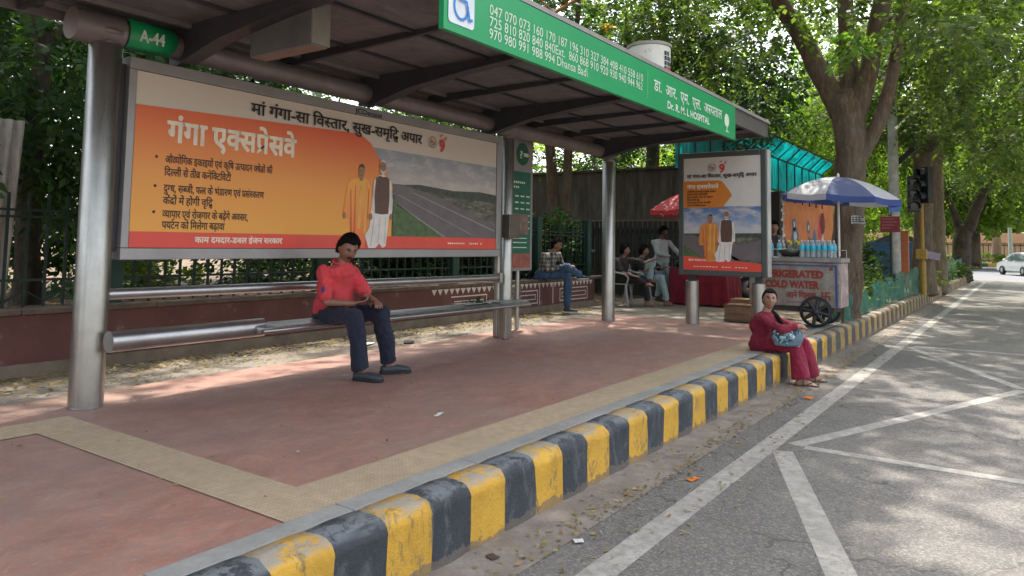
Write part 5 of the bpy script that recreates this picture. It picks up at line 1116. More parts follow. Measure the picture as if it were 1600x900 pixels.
def person(label, base, J, front, hd, k=1.0, skinmat=None, shirt=None, shirtmat=None, sleeves='short', trousers=None, flare=0, shoes=None, hairargs=None, face=None, handargs=None, fat=1.0, female=False, group=None, name='person', hem=.0, voxel=.006, feet=True, cat='person'):
    root = thing(name, label, cat, base, 0, group)
    q = head_frame(hd); hc = V(J['head'])
    hk = hd.get('k', k*1.04); mb = MB(); head_mesh(mb, hc, q, hk)
    mb.cap(V(J['neck'])-V((0, 0, .03)), hc+q@V((0, -.018*k, -.07*k)), .058*k, .050*k, 16)
    torso(mb, J, k*.93, 0, front, fat, female=female)
    for s in ('L', 'R'):
        mb.cap(J['sh'+s], J['el'+s], .048*k, .038*k, 14); mb.cap(J['el'+s], J['wr'+s], .038*k, .026*k, 14)
        ha = handargs[s]; hand(mb, J['wr'+s], ha['d'], ha['n'], k*.95, ha.get('curl', (.5, .55, .6, .7)), ha.get('thumb', 1))
        mb.cap(J['hip'+s], J['kn'+s], .082*k, .056*k, 16); mb.cap(J['kn'+s], V(J['kn'+s]).lerp(V(J['an'+s]), .35), .054*k, .055*k, 14); mb.cap(V(J['kn'+s]).lerp(V(J['an'+s]), .3), J['an'+s], .054*k, .036*k, 14)
        if feet: foot(mb, J['an'+s], J['toe'+s], k, sole=1 if shoes in ('closed',) else 0)
    fuse(mb, 'body', skinmat, root, voxel, 2)
    # shirt
    mb = MB(); g = .012; torso(mb, J, k*.95, g+.004, front, fat, hips=hem <= 0, female=female)
    for s in ('L', 'R'):
        sh_, el, wr = V(J['sh'+s]), V(J['el'+s]), V(J['wr'+s])
        if sleeves == 'short': mb.cap(sh_, sh_.lerp(el, .78), .052*k+g*.8, .050*k+g, 16)
        elif sleeves == 'long': mb.cap(sh_, el, .050*k+g*.7, .042*k+g*.7, 16); mb.cap(el, el.lerp(wr, .93), .042*k+g*.7, .031*k+g*.7, 16)
        else: mb.cap(sh_, el, .050*k+g*.6, .042*k+g*.6, 16); mb.cap(el, el.lerp(wr, .72), .042*k+g*.6, .036*k+g*.7, 16)
    if hem > 0:
        pe = V(J['pelvis']); f = V(front).normalized(); hr = (V(J['hipL'])-V(J['hipR'])).normalized(); up = (V(J['chest'])-pe).normalized()
        mb.loft([(pe-up*hem*k, hr*.165*k, f*.125*k), (pe, hr*(.175*k+g), f*(.125*k+g)), (pe.lerp(V(J['chest']), .5), hr*.15*k, f*.11*k)], 24)
    fuse(mb, 'shirt', shirtmat, root, .0085, 3, .020, 10, 3)
    # collar
    if shirt == 'collar':
        ne = V(J['neck']); f = V(front).normalized(); ar = (V(J['shL'])-V(J['shR'])).normalized(); up = (ne-V(J['chest'])).normalized(); mb = MB(); mb.path([ne+up*.004*k+ar*.070*k*math.cos(t)+f*(.068*k*math.sin(t))+up*(.020-.022*math.sin(t))*k for t in [2*math.pi*i/20 for i in range(21)]], .011*k, 8)
        mb.build('collar_band', shirtmat, root); mb = MB()
        for s in (-1, 1):
            a = ne+up*.035*k-f*.055*k; b = ne+up*.028*k+ar*s*.060*k; c = ne-up*.02*k+f*.062*k+ar*s*.012*k; d = ne-up*.055*k+f*.078*k+ar*s*.05*k; e = ne-up*.022*k+ar*s*.082*k; h = ne+up*.0*k-f*.078*k
            t_ = f*.022+up*.012
            mb.add([p+t_ for p in (a, b, c, d, e, h)], [(0, 1, 4, 5), (1, 2, 3, 4)], 0, True)
        o = mb.build('collar', shirtmat, root); s_ = o.modifiers.new('s', 'SOLIDIFY'); s_.thickness = .006; s_.offset = 0; b_ = o.modifiers.new('b', 'SUBSURF'); b_.levels = b_.render_levels = 2
    # trousers
    if trousers:
        mb = MB(); pe = V(J['pelvis']); f = V(front).normalized(); hr = (V(J['hipL'])-V(J['hipR'])).normalized(); up = (V(J['chest'])-pe).normalized()
        mb.loft([(pe-up*.11*k, hr*.135*k, f*.10*k), (pe-up*.05*k, hr*.172*k, f*.125*k), (pe+up*.03*k, hr*.172*k, f*.122*k), (pe+up*.07*k, hr*.155*k, f*.112*k)], 24)
        for s in ('L', 'R'):
            hp, kn, an = V(J['hip'+s]), V(J['kn'+s]), V(J['an'+s])
            mb.cap(hp, kn, .096*k, .072*k, 18); e = kn.lerp(an, .97)
            mb.path([kn, kn.lerp(an, .3), kn.lerp(an, .7), e], [.071*k, (.072+flare*.3)*k, (.066+flare*.8)*k, (.062+flare)*k], 18)
            mb.ell(kn, (.072*k,)*3)
        fuse(mb, 'trousers', trousers, root, .0085, 3, .022, 9, 7)
    if face is not None: face_parts(root, hc, q, hk, **face)
    if hairargs is not None: hair_mesh(root, hc, q, hk, **hairargs)
    return root, q
def shoe(root, an, toe, mat, solemat, k=1.0, clog=False):
    an, toe = V(an), V(toe); d = toe-an; d.z = 0; d.normalize(); s = d.cross(V((0, 0, 1))); b = V((an.x, an.y, toe.z)); Z = V((0, 0, 1))
    mb = MB()
    secs = [(-.07, .034, .02, .045), (-.05, .042, .035, .055), (0, .045, .045, .055 if clog else .07), (.06, .048, .04, .055), (.12, .052, .034, .045), (.17, .045, .026, .034), (.20, .026, .015, .022)]
    mb.loft([(b+d*x*k+Z*(z*.5+.014)*k, s*w_*k, Z*(z*.5+.008)*k) for x, w_, h_, z in secs], 20)
    if not clog: mb.cap(an-Z*.02, an+Z*.015, .047*k, .043*k, 16)
    fuse(mb, 'shoe', mat, root, .007, 2)
    mb = MB(); pts = [(-.078, .028), (-.06, .042), (0, .047), (.06, .051), (.12, .056), (.165, .05), (.20, .032), (.212, .0)]
    pl = [(x*k, w_*k) for x, w_ in pts]+[(x*k, -w_*k) for x, w_ in reversed(pts[:-1])]
    mb.prism(pl, b+Z*.001, d, s, Z*.020*k); mb.build('sole', solemat, root, bevel=.004)
sk_dark = skin('brown_skin', (.23, .112, .072)); sk_mid = skin('warm_brown_skin', (.31, .165, .115)); sk_deep = skin('deep_brown_skin', (.10, .05, .034))
m_rubber = simple('dark_grey_rubber', (.035, .042, .05), .6, 0, .2, 20); m_rubber2 = simple('black_sole', (.015, .016, .018), .8)

# red shirt man on the bench
J = dict(head=(4.565, 4.985, 1.13), neck=(4.55, 5.055, .985), chest=(4.57, 5.145, .80), pelvis=(4.62, 5.24, .555), shR=(4.42, 5.14, .92), shL=(4.70, 5.07, .925), elR=(4.375, 5.03, .665), elL=(4.755, 4.93, .70),
         wrR=(4.53, 4.86, .65), wrL=(4.76, 4.81, .655), hipR=(4.54, 5.17, .545), hipL=(4.71, 5.17, .545), knR=(4.455, 4.76, .545), knL=(4.80, 4.78, .545), anR=(4.54, 4.74, .085), anL=(4.93, 4.80, .09), toeR=(4.60, 4.52, .0), toeL=(5.15, 4.66, .0))
m_redshirt = m_cloth('crimson_polo_cloth', (.58, .05, .06), .18); m_navy = m_cloth('navy_trouser_cloth', (.011, .014, .034))
man, q_ = person('man in red polo shirt and navy trousers sitting on the bench looking at a phone', (4.6, 5.1, .5), J, (.22, -1, -.05), dict(f=(-.42, -1, -.52), u=(.0, -.35, 1), k=1.08), 1.0, sk_dark, 'collar', m_redshirt, 'short', m_navy, .012, 'closed',
     dict(th=.022, line=.62, back=-.6, side=.0, seed=2, tl=.6), dict(brow=.006, moustache=1, lip=(.16, .06, .05)), dict(R=dict(d=(.75, -.45, .12), n=(-.1, -.25, -1), curl=(.7, .75, .8, .9), thumb=1), L=dict(d=(-.55, -.8, -.05), n=(0, -.1, 1), curl=(.5, .55, .6, .7), thumb=1)), fat=1.18)
shoe(man, J['anR'], J['toeR'], m_rubber, m_rubber2, 1.02, True); shoe(man, J['anL'], J['toeL'], m_rubber, m_rubber2, 1.02, True)
mb = MB(); mb.ell((4.635, 5.035, .875), (.020, .012, .032)); mb.ell((4.335, 5.035, .77), (.012, .018, .035)); fuse(mb, 'shirt_emblem', simple('blue_embroidery', (.035, .04, .20), .8), man, .006, 1)
mb = MB(); mb.box((4.60, 4.80, .672), (.078, .155, .009), rot=Matrix.Rotation(R(-60), 4, 'Z')@Matrix.Rotation(R(22), 4, 'X')); ph = mb.build('phone', simple('black_phone_glass', (.02, .022, .026), .15)); rebase(ph, (4.60, 4.80, .67)); tag(ph, 'dark mobile phone held in the right hand of the man in red', 'phone')

# woman on the kerb
J = dict(head=(8.70, 2.44, .605), neck=(8.70, 2.50, .445), chest=(8.74, 2.545, .28), pelvis=(8.80, 2.57, .085), shR=(8.58, 2.50, .385), shL=(8.85, 2.46, .39), elR=(8.52, 2.27, .285), elL=(8.92, 2.25, .29),
         wrR=(8.66, 2.09, .325), wrL=(8.80, 2.11, .31), hipR=(8.72, 2.50, .085), hipL=(8.88, 2.50, .085), knR=(8.66, 2.14, .10), knL=(8.87, 2.11, .12), anR=(8.64, 2.09, -.255), anL=(8.96, 2.05, -.255), toeR=(8.72, 1.88, -.327), toeL=(9.12, 1.90, -.327))
m_mar = m_cloth('maroon_tunic_cloth', (.19, .006, .024), .2); m_mar2 = m_cloth('maroon_palazzo_cloth', (.23, .007, .033), .2)
wo, q_ = person('woman in a maroon tunic and wide trousers sitting on the kerb with a handbag', (8.78, 2.5, .0), J, (.10, -1, 0), dict(f=(-.93, -.42, .0), u=(.0, -.06, 1), k=1.0), .93, sk_mid, None, m_mar, 'threequarter', m_mar2, .045, 'open',
     dict(th=.013, line=.62, back=-.75, side=-.2, volume=1.0, seed=9, part=True, tufts=0), dict(lip=(.26, .08, .07)), dict(R=dict(d=(.85, -.30, -.12), n=(-.1, -.6, .7), thumb=-1, curl=(.6, .65, .7, .75)), L=dict(d=(-.85, -.35, -.2), n=(0, -.6, .7), thumb=1, curl=(.5, .55, .6, .7))), female=True, hem=.12, fat=.86)
mb = MB(); hc = V(J['head']); qh = head_frame(dict(f=(-.93, -.42, .0), u=(.0, -.06, 1)))
mb.ell(hc+qh@V((.0, -.085, -.03)), (.05, .045, .05)); pts = [hc+qh@V((.02, -.09, -.05)), (8.80, 2.47, .47), (8.83, 2.39, .40), (8.84, 2.345, .32), (8.83, 2.33, .25)]
mb.path(pts, [.036, .032, .028, .024, .012], 12); fuse(mb, 'ponytail', MATS['black_hair'], wo, .006, 2, .003, 60)
for s in ('R', 'L'):
    an, toe = V(J['an'+s]), V(J['toe'+s]); d = toe-an; d.z = 0; d.normalize(); sd = d.cross(Z3); b = V((an.x, an.y, -.328)); mb = MB(); kk = .93
    pts = [(-.075, .022), (-.05, .036), (0, .038), (.06, .04), (.12, .048), (.165, .045), (.20, .028)]; pl = [(x*kk, w_*kk) for x, w_ in pts]+[(x*kk, -w_*kk) for x, w_ in reversed(pts)]
    mb.prism(pl, b, d, sd, Z3*.012)
    for sg in (-1, 1): mb.path([b+d*.13+Z3*.02, b+d*.10+sd*sg*.03+Z3*.045, b+d*.06+sd*sg*.044+Z3*.02], .005, 8)
    mb.path([b+d*.02+sd*(.05*math.cos(a))+Z3*(.0+.075*math.sin(a)) for a in [math.pi*i/8 for i in range(9)]], .005, 8); mb.build('sandal', simple('brown_sandal', (.045, .022, .015), .6), wo)
# handbag
bag = thing('handbag', 'teal and white patterned handbag on the lap of the woman in maroon', 'handbag', (8.57, 2.22, .12))
n_ = N('patterned_bag_cloth'); v_ = n_.node('ShaderNodeTexVoronoi'); v_.inputs['Scale'].default_value = 40; n_.link(n_.co(), v_.inputs['Vector'])
n_.color(n_.mix(n_.ramp(n_.noise(6, 2), [(.45, (0, 0, 0)), (.55, (1, 1, 1))]), n_.ramp(v_.outputs['Color'], [(.25, (.012, .02, .03)), (.45, (.05, .14, .16)), (.62, (.22, .36, .36)), (.8, (.48, .52, .50))], 'CONSTANT'), (.10, .15, .20))); n_.set(.7)
bd = V((.60, -.80, 0)); bn_ = V((.80, .60, .15)); bc = V((8.585, 2.215, .215))
mb = MB(); mb.loft([(bc+V((.0, 0, z)), bd*w_, bn_*h_) for z, w_, h_ in ((-.11, .12, .035), (-.09, .155, .055), (-.03, .175, .062), (.03, .17, .055), (.07, .15, .032), (.082, .14, .012))], 32)
fuse(mb, 'bag_body', n_.m, bag, .007, 3, .006, 22)
mb = MB(); mb.path([bc+bd*a+V((0, 0, b)) for a, b in ((-.13, .07), (-.10, .115), (0, .125), (.10, .10), (.13, .07))], .007, 8); mb.build('handle', m_rubber2, bag)
mb = MB(); mb.path([bc+bd*a+V((0, 0, b))-bn_*.01 for a, b in ((-.13, .078), (0, .088), (.13, .078))], .005, 8); mb.build('zip', simple('grey_zip', (.25, .27, .28), .4, .6), bag)

# man in checked shirt on the low wall
J = dict(head=(11.22, 6.86, 1.19), neck=(11.18, 6.95, 1.05), chest=(11.15, 7.0, .87), pelvis=(11.12, 7.10, .65), shR=(10.98, 6.98, 1.0), shL=(11.34, 6.92, 1.0), elR=(10.96, 6.88, .75), elL=(11.36, 6.80, .78), wrR=(11.16, 6.72, .80), wrL=(11.30, 6.66, .82),
         hipR=(11.04, 7.05, .655), hipL=(11.20, 7.05, .655), knR=(11.20, 6.63, .66), knL=(11.14, 6.62, .80), anR=(11.26, 6.66, .095), anL=(11.46, 6.52, .66), toeR=(11.38, 6.50, .0), toeL=(11.66, 6.46, .58))
m_jean = m_cloth('blue_denim', (.035, .075, .15), .3)
pm, q_ = person('man in a grey checked shirt and blue jeans sitting cross legged on the low wall', (11.15, 7.1, .57), J, (.25, -1, 0), dict(f=(.1, -1, -.22), u=(0, -.2, 1)), .95, sk_dark, 'collar', MA['check'], 'long', m_jean, 0, 'closed',
    dict(th=.026, line=.58, back=-.6, side=.0, seed=5), dict(lip=(.16, .06, .05)), dict(R=dict(d=(.7, -.6, .1), n=(0, 0, 1), thumb=-1), L=dict(d=(-.2, -.9, .1), n=(0, 0, 1), thumb=1)), voxel=.008)
shoe(pm, J['anR'], J['toeR'], simple('black_trainer', (.02, .022, .03), .6), simple('white_sole', (.5, .5, .5), .6), .95); shoe(pm, J['anL'], J['toeL'], MATS['black_trainer'], MATS['white_sole'], .95)

# pair on plastic chairs
m_blk = m_cloth('black_shirt_cloth', (.018, .017, .02)); m_chk2 = m_cloth('dark_patterned_cloth', (.035, .028, .03), .5); m_lj = m_cloth('pale_washed_jeans', (.30, .40, .43)); m_bt = m_cloth('black_trouser_cloth', (.014, .014, .016))
JA = dict(head=(13.42, 6.60, 1.10), neck=(13.42, 6.66, .95), chest=(13.42, 6.70, .77), pelvis=(13.42, 6.76, .53), shR=(13.28, 6.74, .90), shL=(13.50, 6.48, .90), elR=(13.24, 6.58, .66), elL=(13.58, 6.24, .86), wrR=(13.3, 6.36, .60), wrL=(13.70, 6.12, .93),
     hipR=(13.34, 6.74, .53), hipL=(13.5, 6.66, .53), knR=(13.36, 6.30, .52), knL=(13.55, 6.26, .54), anR=(13.42, 6.15, .44), anL=(13.6, 6.20, .10), toeR=(13.46, 5.98, .40), toeL=(13.68, 6.02, 0))
person('seated man in a dark patterned shirt reaching an arm to his neighbour', (13.42, 6.76, .45), JA, (.3, -1, 0), dict(f=(.35, -1, .0)), .94, sk_dark, None, m_chk2, 'short', m_bt, 0, 'closed', dict(th=.022, line=.58, back=-.6, side=-.05, seed=12), dict(), dict(R=dict(d=(.3, -.9, -.2), n=(0, 0, 1), thumb=-1), L=dict(d=(.5, -.8, .05), n=(0, 0, 1), thumb=1)), voxel=.009)
JB = dict(head=(13.92, 6.42, 1.09), neck=(13.90, 6.48, .95), chest=(13.90, 6.52, .76), pelvis=(13.90, 6.56, .53), shR=(13.76, 6.56, .89), shL=(14.0, 6.34, .89), elR=(13.74, 6.32, .70), elL=(14.1, 6.12, .72), wrR=(13.78, 6.12, .76), wrL=(14.0, 5.98, .78),
     hipR=(13.84, 6.54, .53), hipL=(13.98, 6.48, .53), knR=(13.80, 6.17, .88), knL=(13.96, 6.06, .55), anR=(13.80, 6.24, .52), anL=(14.02, 5.98, .10), toeR=(13.84, 6.06, .46), toeL=(14.1, 5.80, 0))
person('seated man in black with pale jeans and one knee raised beside the tea table', (13.9, 6.56, .45), JB, (.2, -1, 0), dict(f=(.45, -1, .0)), .94, sk_dark, None, m_blk, 'short', m_lj, 0, 'closed', dict(th=.022, line=.58, back=-.6, side=-.05, seed=13), dict(), dict(R=dict(d=(.3, -.7, .2), n=(0, 0, 1), thumb=-1), L=dict(d=(-.5, -.7, .05), n=(0, 0, 1), thumb=1)), voxel=.009)
# vendor
JV = dict(head=(15.1, 6.50, 1.50), neck=(15.1, 6.56, 1.345), chest=(15.1, 6.57, 1.15), pelvis=(15.1, 6.56, .90), shR=(14.94, 6.66, 1.28), shL=(15.2, 6.42, 1.28), elR=(14.86, 6.52, 1.03), elL=(15.22, 6.2, 1.03), wrR=(14.9, 6.28, .98), wrL=(15.1, 6.02, .98),
     hipR=(15.02, 6.6, .88), hipL=(15.18, 6.52, .88), knR=(15.0, 6.55, .48), knL=(15.18, 6.48, .48), anR=(15.0, 6.6, .09), anL=(15.2, 6.52, .09), toeR=(15.05, 6.4, 0), toeL=(15.25, 6.3, 0))
person('tea vendor in a pale long sleeved shirt standing behind the red clothed table', (15.1, 6.56, 0), JV, (.25, -1, 0), dict(f=(.1, -1, -.12)), .93, sk_deep, None, m_cloth('pale_grey_shirt_cloth', (.42, .45, .45)), 'long', m_lj, 0, 'closed', dict(th=.024, line=.55, back=-.4, side=.05, seed=14), dict(lip=(.12, .05, .04)), dict(R=dict(d=(.4, -.8, -.1), n=(0, 0, 1), thumb=-1), L=dict(d=(.2, -.9, .0), n=(0, 0, 1), thumb=1)), voxel=.009)
# ------------------------------------------------------------------ plastic chairs
m_plastic = simple('dirty_white_plastic', (.34, .35, .35), .45, 0, .15, 8)
def chair(label, loc, rz):
    c = thing('plastic_chair', label, 'chair', loc, 0, 'white plastic chairs by the tea table')
    mb = MB(); mb.box((0, 0, .43), (.42, .40, .022)); mb.box((0, -.2, .415), (.42, .02, .05)); mb.build('seat', m_plastic, c, world=False, bevel=.008)
    for sx in (-1, 1):
        for sy in (-1, 1):
            mb = MB(); mb.path([(sx*.19, sy*.18, .43), (sx*.215, sy*.20, .25), (sx*.24, sy*.235, 0)], [.026, .022, .018], 8); mb.build('leg', m_plastic, c, world=False)
        mb = MB(); mb.path([(sx*.20, -.20, .43), (sx*.235, -.24, .56), (sx*.25, -.17, .63), (sx*.255, .0, .66), (sx*.25, .17, .70), (sx*.22, .22, .74)], [.02, .02, .022, .022, .022, .018], 8); mb.build('armrest', m_plastic, c, world=False)
    mb = MB()
    for i in range(5): x = (i-2)*.085; mb.path([(x, .19, .43), (x*1.05, .215, .62), (x*1.08, .25, .82)], .016, 6)
    mb.path([(-.20, .20, .43), (-.225, .225, .66), (-.19, .255, .83), (0, .262, .86), (.19, .255, .83), (.225, .225, .66), (.20, .20, .43)], .02, 8); mb.build('backrest', m_plastic, c, world=False)
    c.rotation_euler = (0, 0, rz); return c
ch0 = chair('white plastic chair under the man in the dark patterned shirt', (13.42, 6.74, 0), .25)
dup(ch0, (13.92, 6.56, 0), .15, 'white plastic chair under the man in pale jeans')
# tea table
tt = thing('tea_table', 'table draped to the ground in a dark red cloth', 'table', (14.95, 5.5, 0))
m_redcloth = m_cloth('dark_red_tablecloth', (.20, .008, .02), .2)
mb = MB(); mb.boxb(14.55, 15.35, 4.95, 6.10, .72, .745); mb.build('table_top', simple('table_board', (.2, .13, .08), .8), tt)
mb = MB(); vs = []; rim = []
per = []
for k in range(120):
    t = k/120*4; s_, u_ = int(t), t-int(t); cx = [(14.53, 4.93), (15.37, 4.93), (15.37, 6.12), (14.53, 6.12)]; a, b = cx[s_], cx[(s_+1) % 4]; per.append((a[0]+(b[0]-a[0])*u_, a[1]+(b[1]-a[1])*u_))
for z, amp in ((.75, 0), (.6, .012), (.3, .022), (.02, .035)):
    for k, (x, y) in enumerate(per):
        w_ = amp*(math.sin(k*.9)+.5*math.sin(k*2.3)); cx, cy = 14.95, 5.52; d = V((x-cx, y-cy, 0)).normalized(); vs.append((x+d.x*(w_+amp), y+d.y*(w_+amp), z))
mb.add(vs, [(i*120+k, i*120+(k+1) % 120, (i+1)*120+(k+1) % 120, (i+1)*120+k) for i in range(3) for k in range(120)], 0, True); mb.add([(x, y, .75) for x, y in per], [tuple(range(120))])
o = mb.build('tablecloth', m_redcloth); rebase(o, (14.95, 5.5, .75)); tag(o, 'dark red cloth hanging in folds over the tea table', 'tablecloth')
for i in range(4):
    mb = MB(); x, y = (14.58, 15.32)[i % 2], (4.98, 6.07)[i//2]; mb.boxb(x-.02, x+.02, y-.02, y+.02, 0, .72); mb.build('leg', MATS['table_board'], tt)
pots = [(14.75, 5.95, .13, .16, 'dark round pot at the left of the tea table', (.03, .03, .03)), (14.8, 5.65, .10, .12, 'pale steel pan on the tea table', (.5, .5, .5)), (14.9, 5.35, .14, .20, 'large blackened kettle on the tea table', (.02, .02, .022)), (14.75, 5.15, .08, .13, 'small steel tin on the tea table', (.35, .35, .36))]
for x, y, r, h, lab, c in pots:
    mb = MB(); mb.lathe((x, y, .752), [(0, 0), (r*.8, .0), (r, h*.25), (r, h*.8), (r*.75, h), (r*.72, h*.97), (0, h*.9)], 24); mb.path([(x-r*1.15, y, .752+h*.7), (x-r*.9, y, .752+h*.8), (x-r*.7, y, .752+h*.7)], .01, 6)
    o = mb.build('cooking_pot', simple('pot_%d' % int(r*100), c, .35, .7)); rebase(o, (x, y, .752)); tag(o, lab, 'pot')
def parasol(name, label, cen, apex, rr, drop, mats, nseg=8, pole=None, valance=.09, patt=None, pole_r=.018, tilt=(0, 0), polemat=None):
    t = thing(name, label, 'parasol', pole or (cen[0], cen[1], 0)); cx, cy = cen; n = nseg*6; K = 8
    for pi in range(nseg):
        for tag_ in ('top', 'val'):
            mb = MB(); vs = []
            if tag_ == 'top':
                for k in range(K+1):
                    u_ = k/K
                    for j in range(7):
                        a = 2*math.pi*(pi+j/6)/nseg; sag = 1-.10*u_*math.sin(math.pi*j/6)*u_; r_ = rr*u_*sag
                        z = apex-drop*(u_**1.9)-.02*math.sin(math.pi*j/6)*u_
                        vs.append((cx+r_*math.cos(a), cy+r_*math.sin(a), z+tilt[0]*r_*math.cos(a)+tilt[1]*r_*math.sin(a)))
                mb.add(vs, [(k*7+j, k*7+j+1, (k+1)*7+j+1, (k+1)*7+j) for k in range(K) for j in range(6)], 0, True)
                mb.build('panel', mats[pi % len(mats)], t)
            else:
                for k in range(3):
                    for j in range(7):
                        a = 2*math.pi*(pi+j/6)/nseg; r_ = rr*(1-.10*math.sin(math.pi*j/6))+.004; z = apex-drop-.02*math.sin(math.pi*j/6)-valance*k/2
                        vs.append((cx+r_*math.cos(a), cy+r_*math.sin(a), z+tilt[0]*r_*math.cos(a)+tilt[1]*r_*math.sin(a)))
                mb.add(vs, [(k*7+j, k*7+j+1, (k+1)*7+j+1, (k+1)*7+j) for k in range(2) for j in range(6)], 0, True)
                mb.build('valance', (patt or mats)[pi % len(patt or mats)], t)
    pb = pole or (cx, cy, 0); mb = MB(); mb.path([pb, (cx, cy, apex-.02)], pole_r, 12); mb.ell((cx, cy, apex+.02), (.022, .022, .04)); mb.build('pole', polemat or simple('white_pole', (.6, .6, .58), .4), t)
    mb = MB()
    for pi in range(nseg):
        a = 2*math.pi*pi/nseg; e = rr*.985; pts = [(cx+e*u_*math.cos(a), cy+e*u_*math.sin(a), apex-drop*(u_**1.9)-.018+tilt[0]*e*u_*math.cos(a)+tilt[1]*e*u_*math.sin(a)) for u_ in (.02, .3, .6, .85, 1)]; mb.path(pts, .005, 5)
        mb.path([(cx, cy, apex-drop-.12), pts[2]], .004, 5)
    mb.build('ribs', simple('rib_metal', (.4, .4, .4), .4, .7), t); return t
def cloth2(name, c, t=.35, **kw):
    n = N(name); n.color(n.ramp(n.noise(5, 5, .6), [(.3, tuple(x*.85 for x in c)), (.7, c)])); n.set(.7); tr = n.node('ShaderNodeBsdfTranslucent'); tr.inputs[0].default_value = (*c, 1); mx = n.node('ShaderNodeMixShader'); mx.inputs[0].default_value = t
    n.link(n.b.outputs[0], mx.inputs[1]); n.link(tr.outputs[0], mx.inputs[2]); n.link(mx.outputs[0], n.out.inputs[0]); return n.m
mred = cloth2('red_parasol_cloth', (.50, .035, .045)); n_ = N('red_parasol_print'); n_.color(n_.ramp(n_.noise(13, 3, .5), [(.55, (.5, .035, .045)), (.60, (.7, .5, .5))], 'CONSTANT')); n_.set(.7)
parasol('parasol', 'red parasol with pale print over the tea table', (14.9, 5.65), 2.36, 1.05, .42, [mred, n_.m], 8, pole=(14.98, 5.6, 0))
mblue = cloth2('blue_parasol_cloth', (.05, .085, .28)); mwhite = cloth2('white_parasol_cloth', (.58, .58, .62)); mblued = cloth2('slate_blue_parasol_cloth', (.11, .135, .27))
pr_ = parasol('parasol', 'large blue and white parasol fixed over the cold water cart', (12.2, 2.36), 2.31, .86, .31, [mblued, mwhite], 8, pole=(12.2, 2.36, 1.08), patt=[mblue, mblue, mblue, mwhite], tilt=(0, .07))
mb = MB(); a0 = 2*math.pi*4.5/8
for t_, sz, u_, w_ in (('COLD', .10, .42, .20), ('WATER', .07, .62, .24)):
    pass
# ------------------------------------------------------------------ cold water cart
ct = thing('water_cart', 'metal cold water cart lettered in red with black spoked wheels', 'cart', (12.2, 2.95, 0))
n_ = N('dented_cart_metal'); a_ = n_.noise(3.5, 7, .7, None, .6); n_.color(n_.mix(n_.ramp(n_.noise(9, 8, .8), [(.52, (0, 0, 0)), (.66, (.7, .7, .7))]), n_.ramp(a_, [(.3, (.15, .13, .11)), (.6, (.30, .28, .25)), (.8, (.42, .40, .37))]), (.20, .11, .075))); n_.bump(a_, .35, .02); n_.b.inputs['Metallic'].default_value = .35; n_.b.inputs['Roughness'].default_value = .48; m_cart = n_.m
m_cartside = simple('pinkish_worn_side', (.34, .24, .24), .6, .1, .35, 6, .2, 20, spots=((.5, .47, .45), 7, .55)); m_bluepaint = simple('blue_trim_paint', (.03, .06, .22), .5, 0, .3, 15); m_redpaint = simple('red_sign_paint', (.24, .025, .015), .6, 0, .25, 20); m_darkwood = simple('dark_cart_frame', (.03, .028, .027), .7, .2, .3, 12)
CX0, CX1, CY0, CY1 = 11.90, 12.52, 2.30, 3.66
mb = MB(); mb.boxb(CX0, CX1, CY0, CY1, .30, .98); mb.build('body', m_cart, ct, bevel=.012)
mb = MB(); mb.boxb(CX0+.02, CX1-.02, CY0-.006, CY0-.0015, .31, .97); mb.build('side_panel', m_cartside, ct)
mb = MB(); mb.boxb(CX0-.02, CX1+.02, CY0-.03, CY1+.02, .983, 1.055); mb.build('counter', simple('grey_counter', (.27, .26, .25), .45, .5, .2, 5), ct, bevel=.01)
mb = MB(); mb.boxb(CX0-.010, CX0-.002, CY0+.035, CY0+.065, .32, .95); mb.boxb(CX0-.010, CX0-.002, CY0+.066, CY1, .925, .945); mb.build('trim', m_bluepaint, ct)
mb = MB(); mb.boxb(CX0+.02, CX1-.02, CY0+.1, CY1-.1, .22, .298); mb.build('underframe', m_darkwood, ct)
NX = -Y3
mb = MB(); xf = CX0-.012
def cw(t, y_left, z, w_, h, bold, mat, nm):
    mb = MB(); write(mb, t, (xf, y_left, z), NX, Z3, width=w_, size=h, bold=bold); mb.build(nm, mat, ct)
cw('REFRIGERATED', 3.50, .745, .965, .155, .055, m_redpaint, 'lettering'); cw('COLD WATER', 3.40, .585, .80, .155, .055, m_redpaint, 'lettering')
cw('आने गिलास', 3.08, .435, .44, .125, .03, m_redpaint, 'lettering'); mb = MB()
for k in range(13): mb.add([(xf, 3.08-k*.033, .355), (xf, 3.057-k*.033, .355), (xf, 3.057-k*.033, .378), (xf, 3.08-k*.033, .378)], [(0, 1, 2, 3)])
mb.build('faded_small_lettering', simple('faded_red_paint', (.22, .11, .09), .6), ct)
def swast(y, z, s):
    mb = MB(); w_ = s*.16
    def bar(a, b, c, d): mb.add([(xf, y-a*s, z+b*s), (xf, y-c*s, z+b*s), (xf, y-c*s, z+d*s), (xf, y-a*s, z+d*s)], [(0, 1, 2, 3)])
    t = .08
    bar(-t, -.5, t, .5); bar(-.5, -t, -t, t); bar(t, -t, .5, t); bar(t, .5-2*t, .5, .5); bar(.5-2*t, -.5, .5, -t); bar(-.5, -.5, -t, -.5+2*t); bar(-.5, t, -.5+2*t, .5)
    for a in (-.27, .27):
        for b in (-.27, .27): mb.add([(xf, y-a*s+.006, z+b*s-.006), (xf, y-a*s-.006, z+b*s-.006), (xf, y-a*s-.006, z+b*s+.006), (xf, y-a*s+.006, z+b*s+.006)], [(0, 1, 2, 3)])
    mb.build('auspicious_sign', m_redpaint, ct)
swast(2.50, .475, .13); swast(2.42, .89, .05)
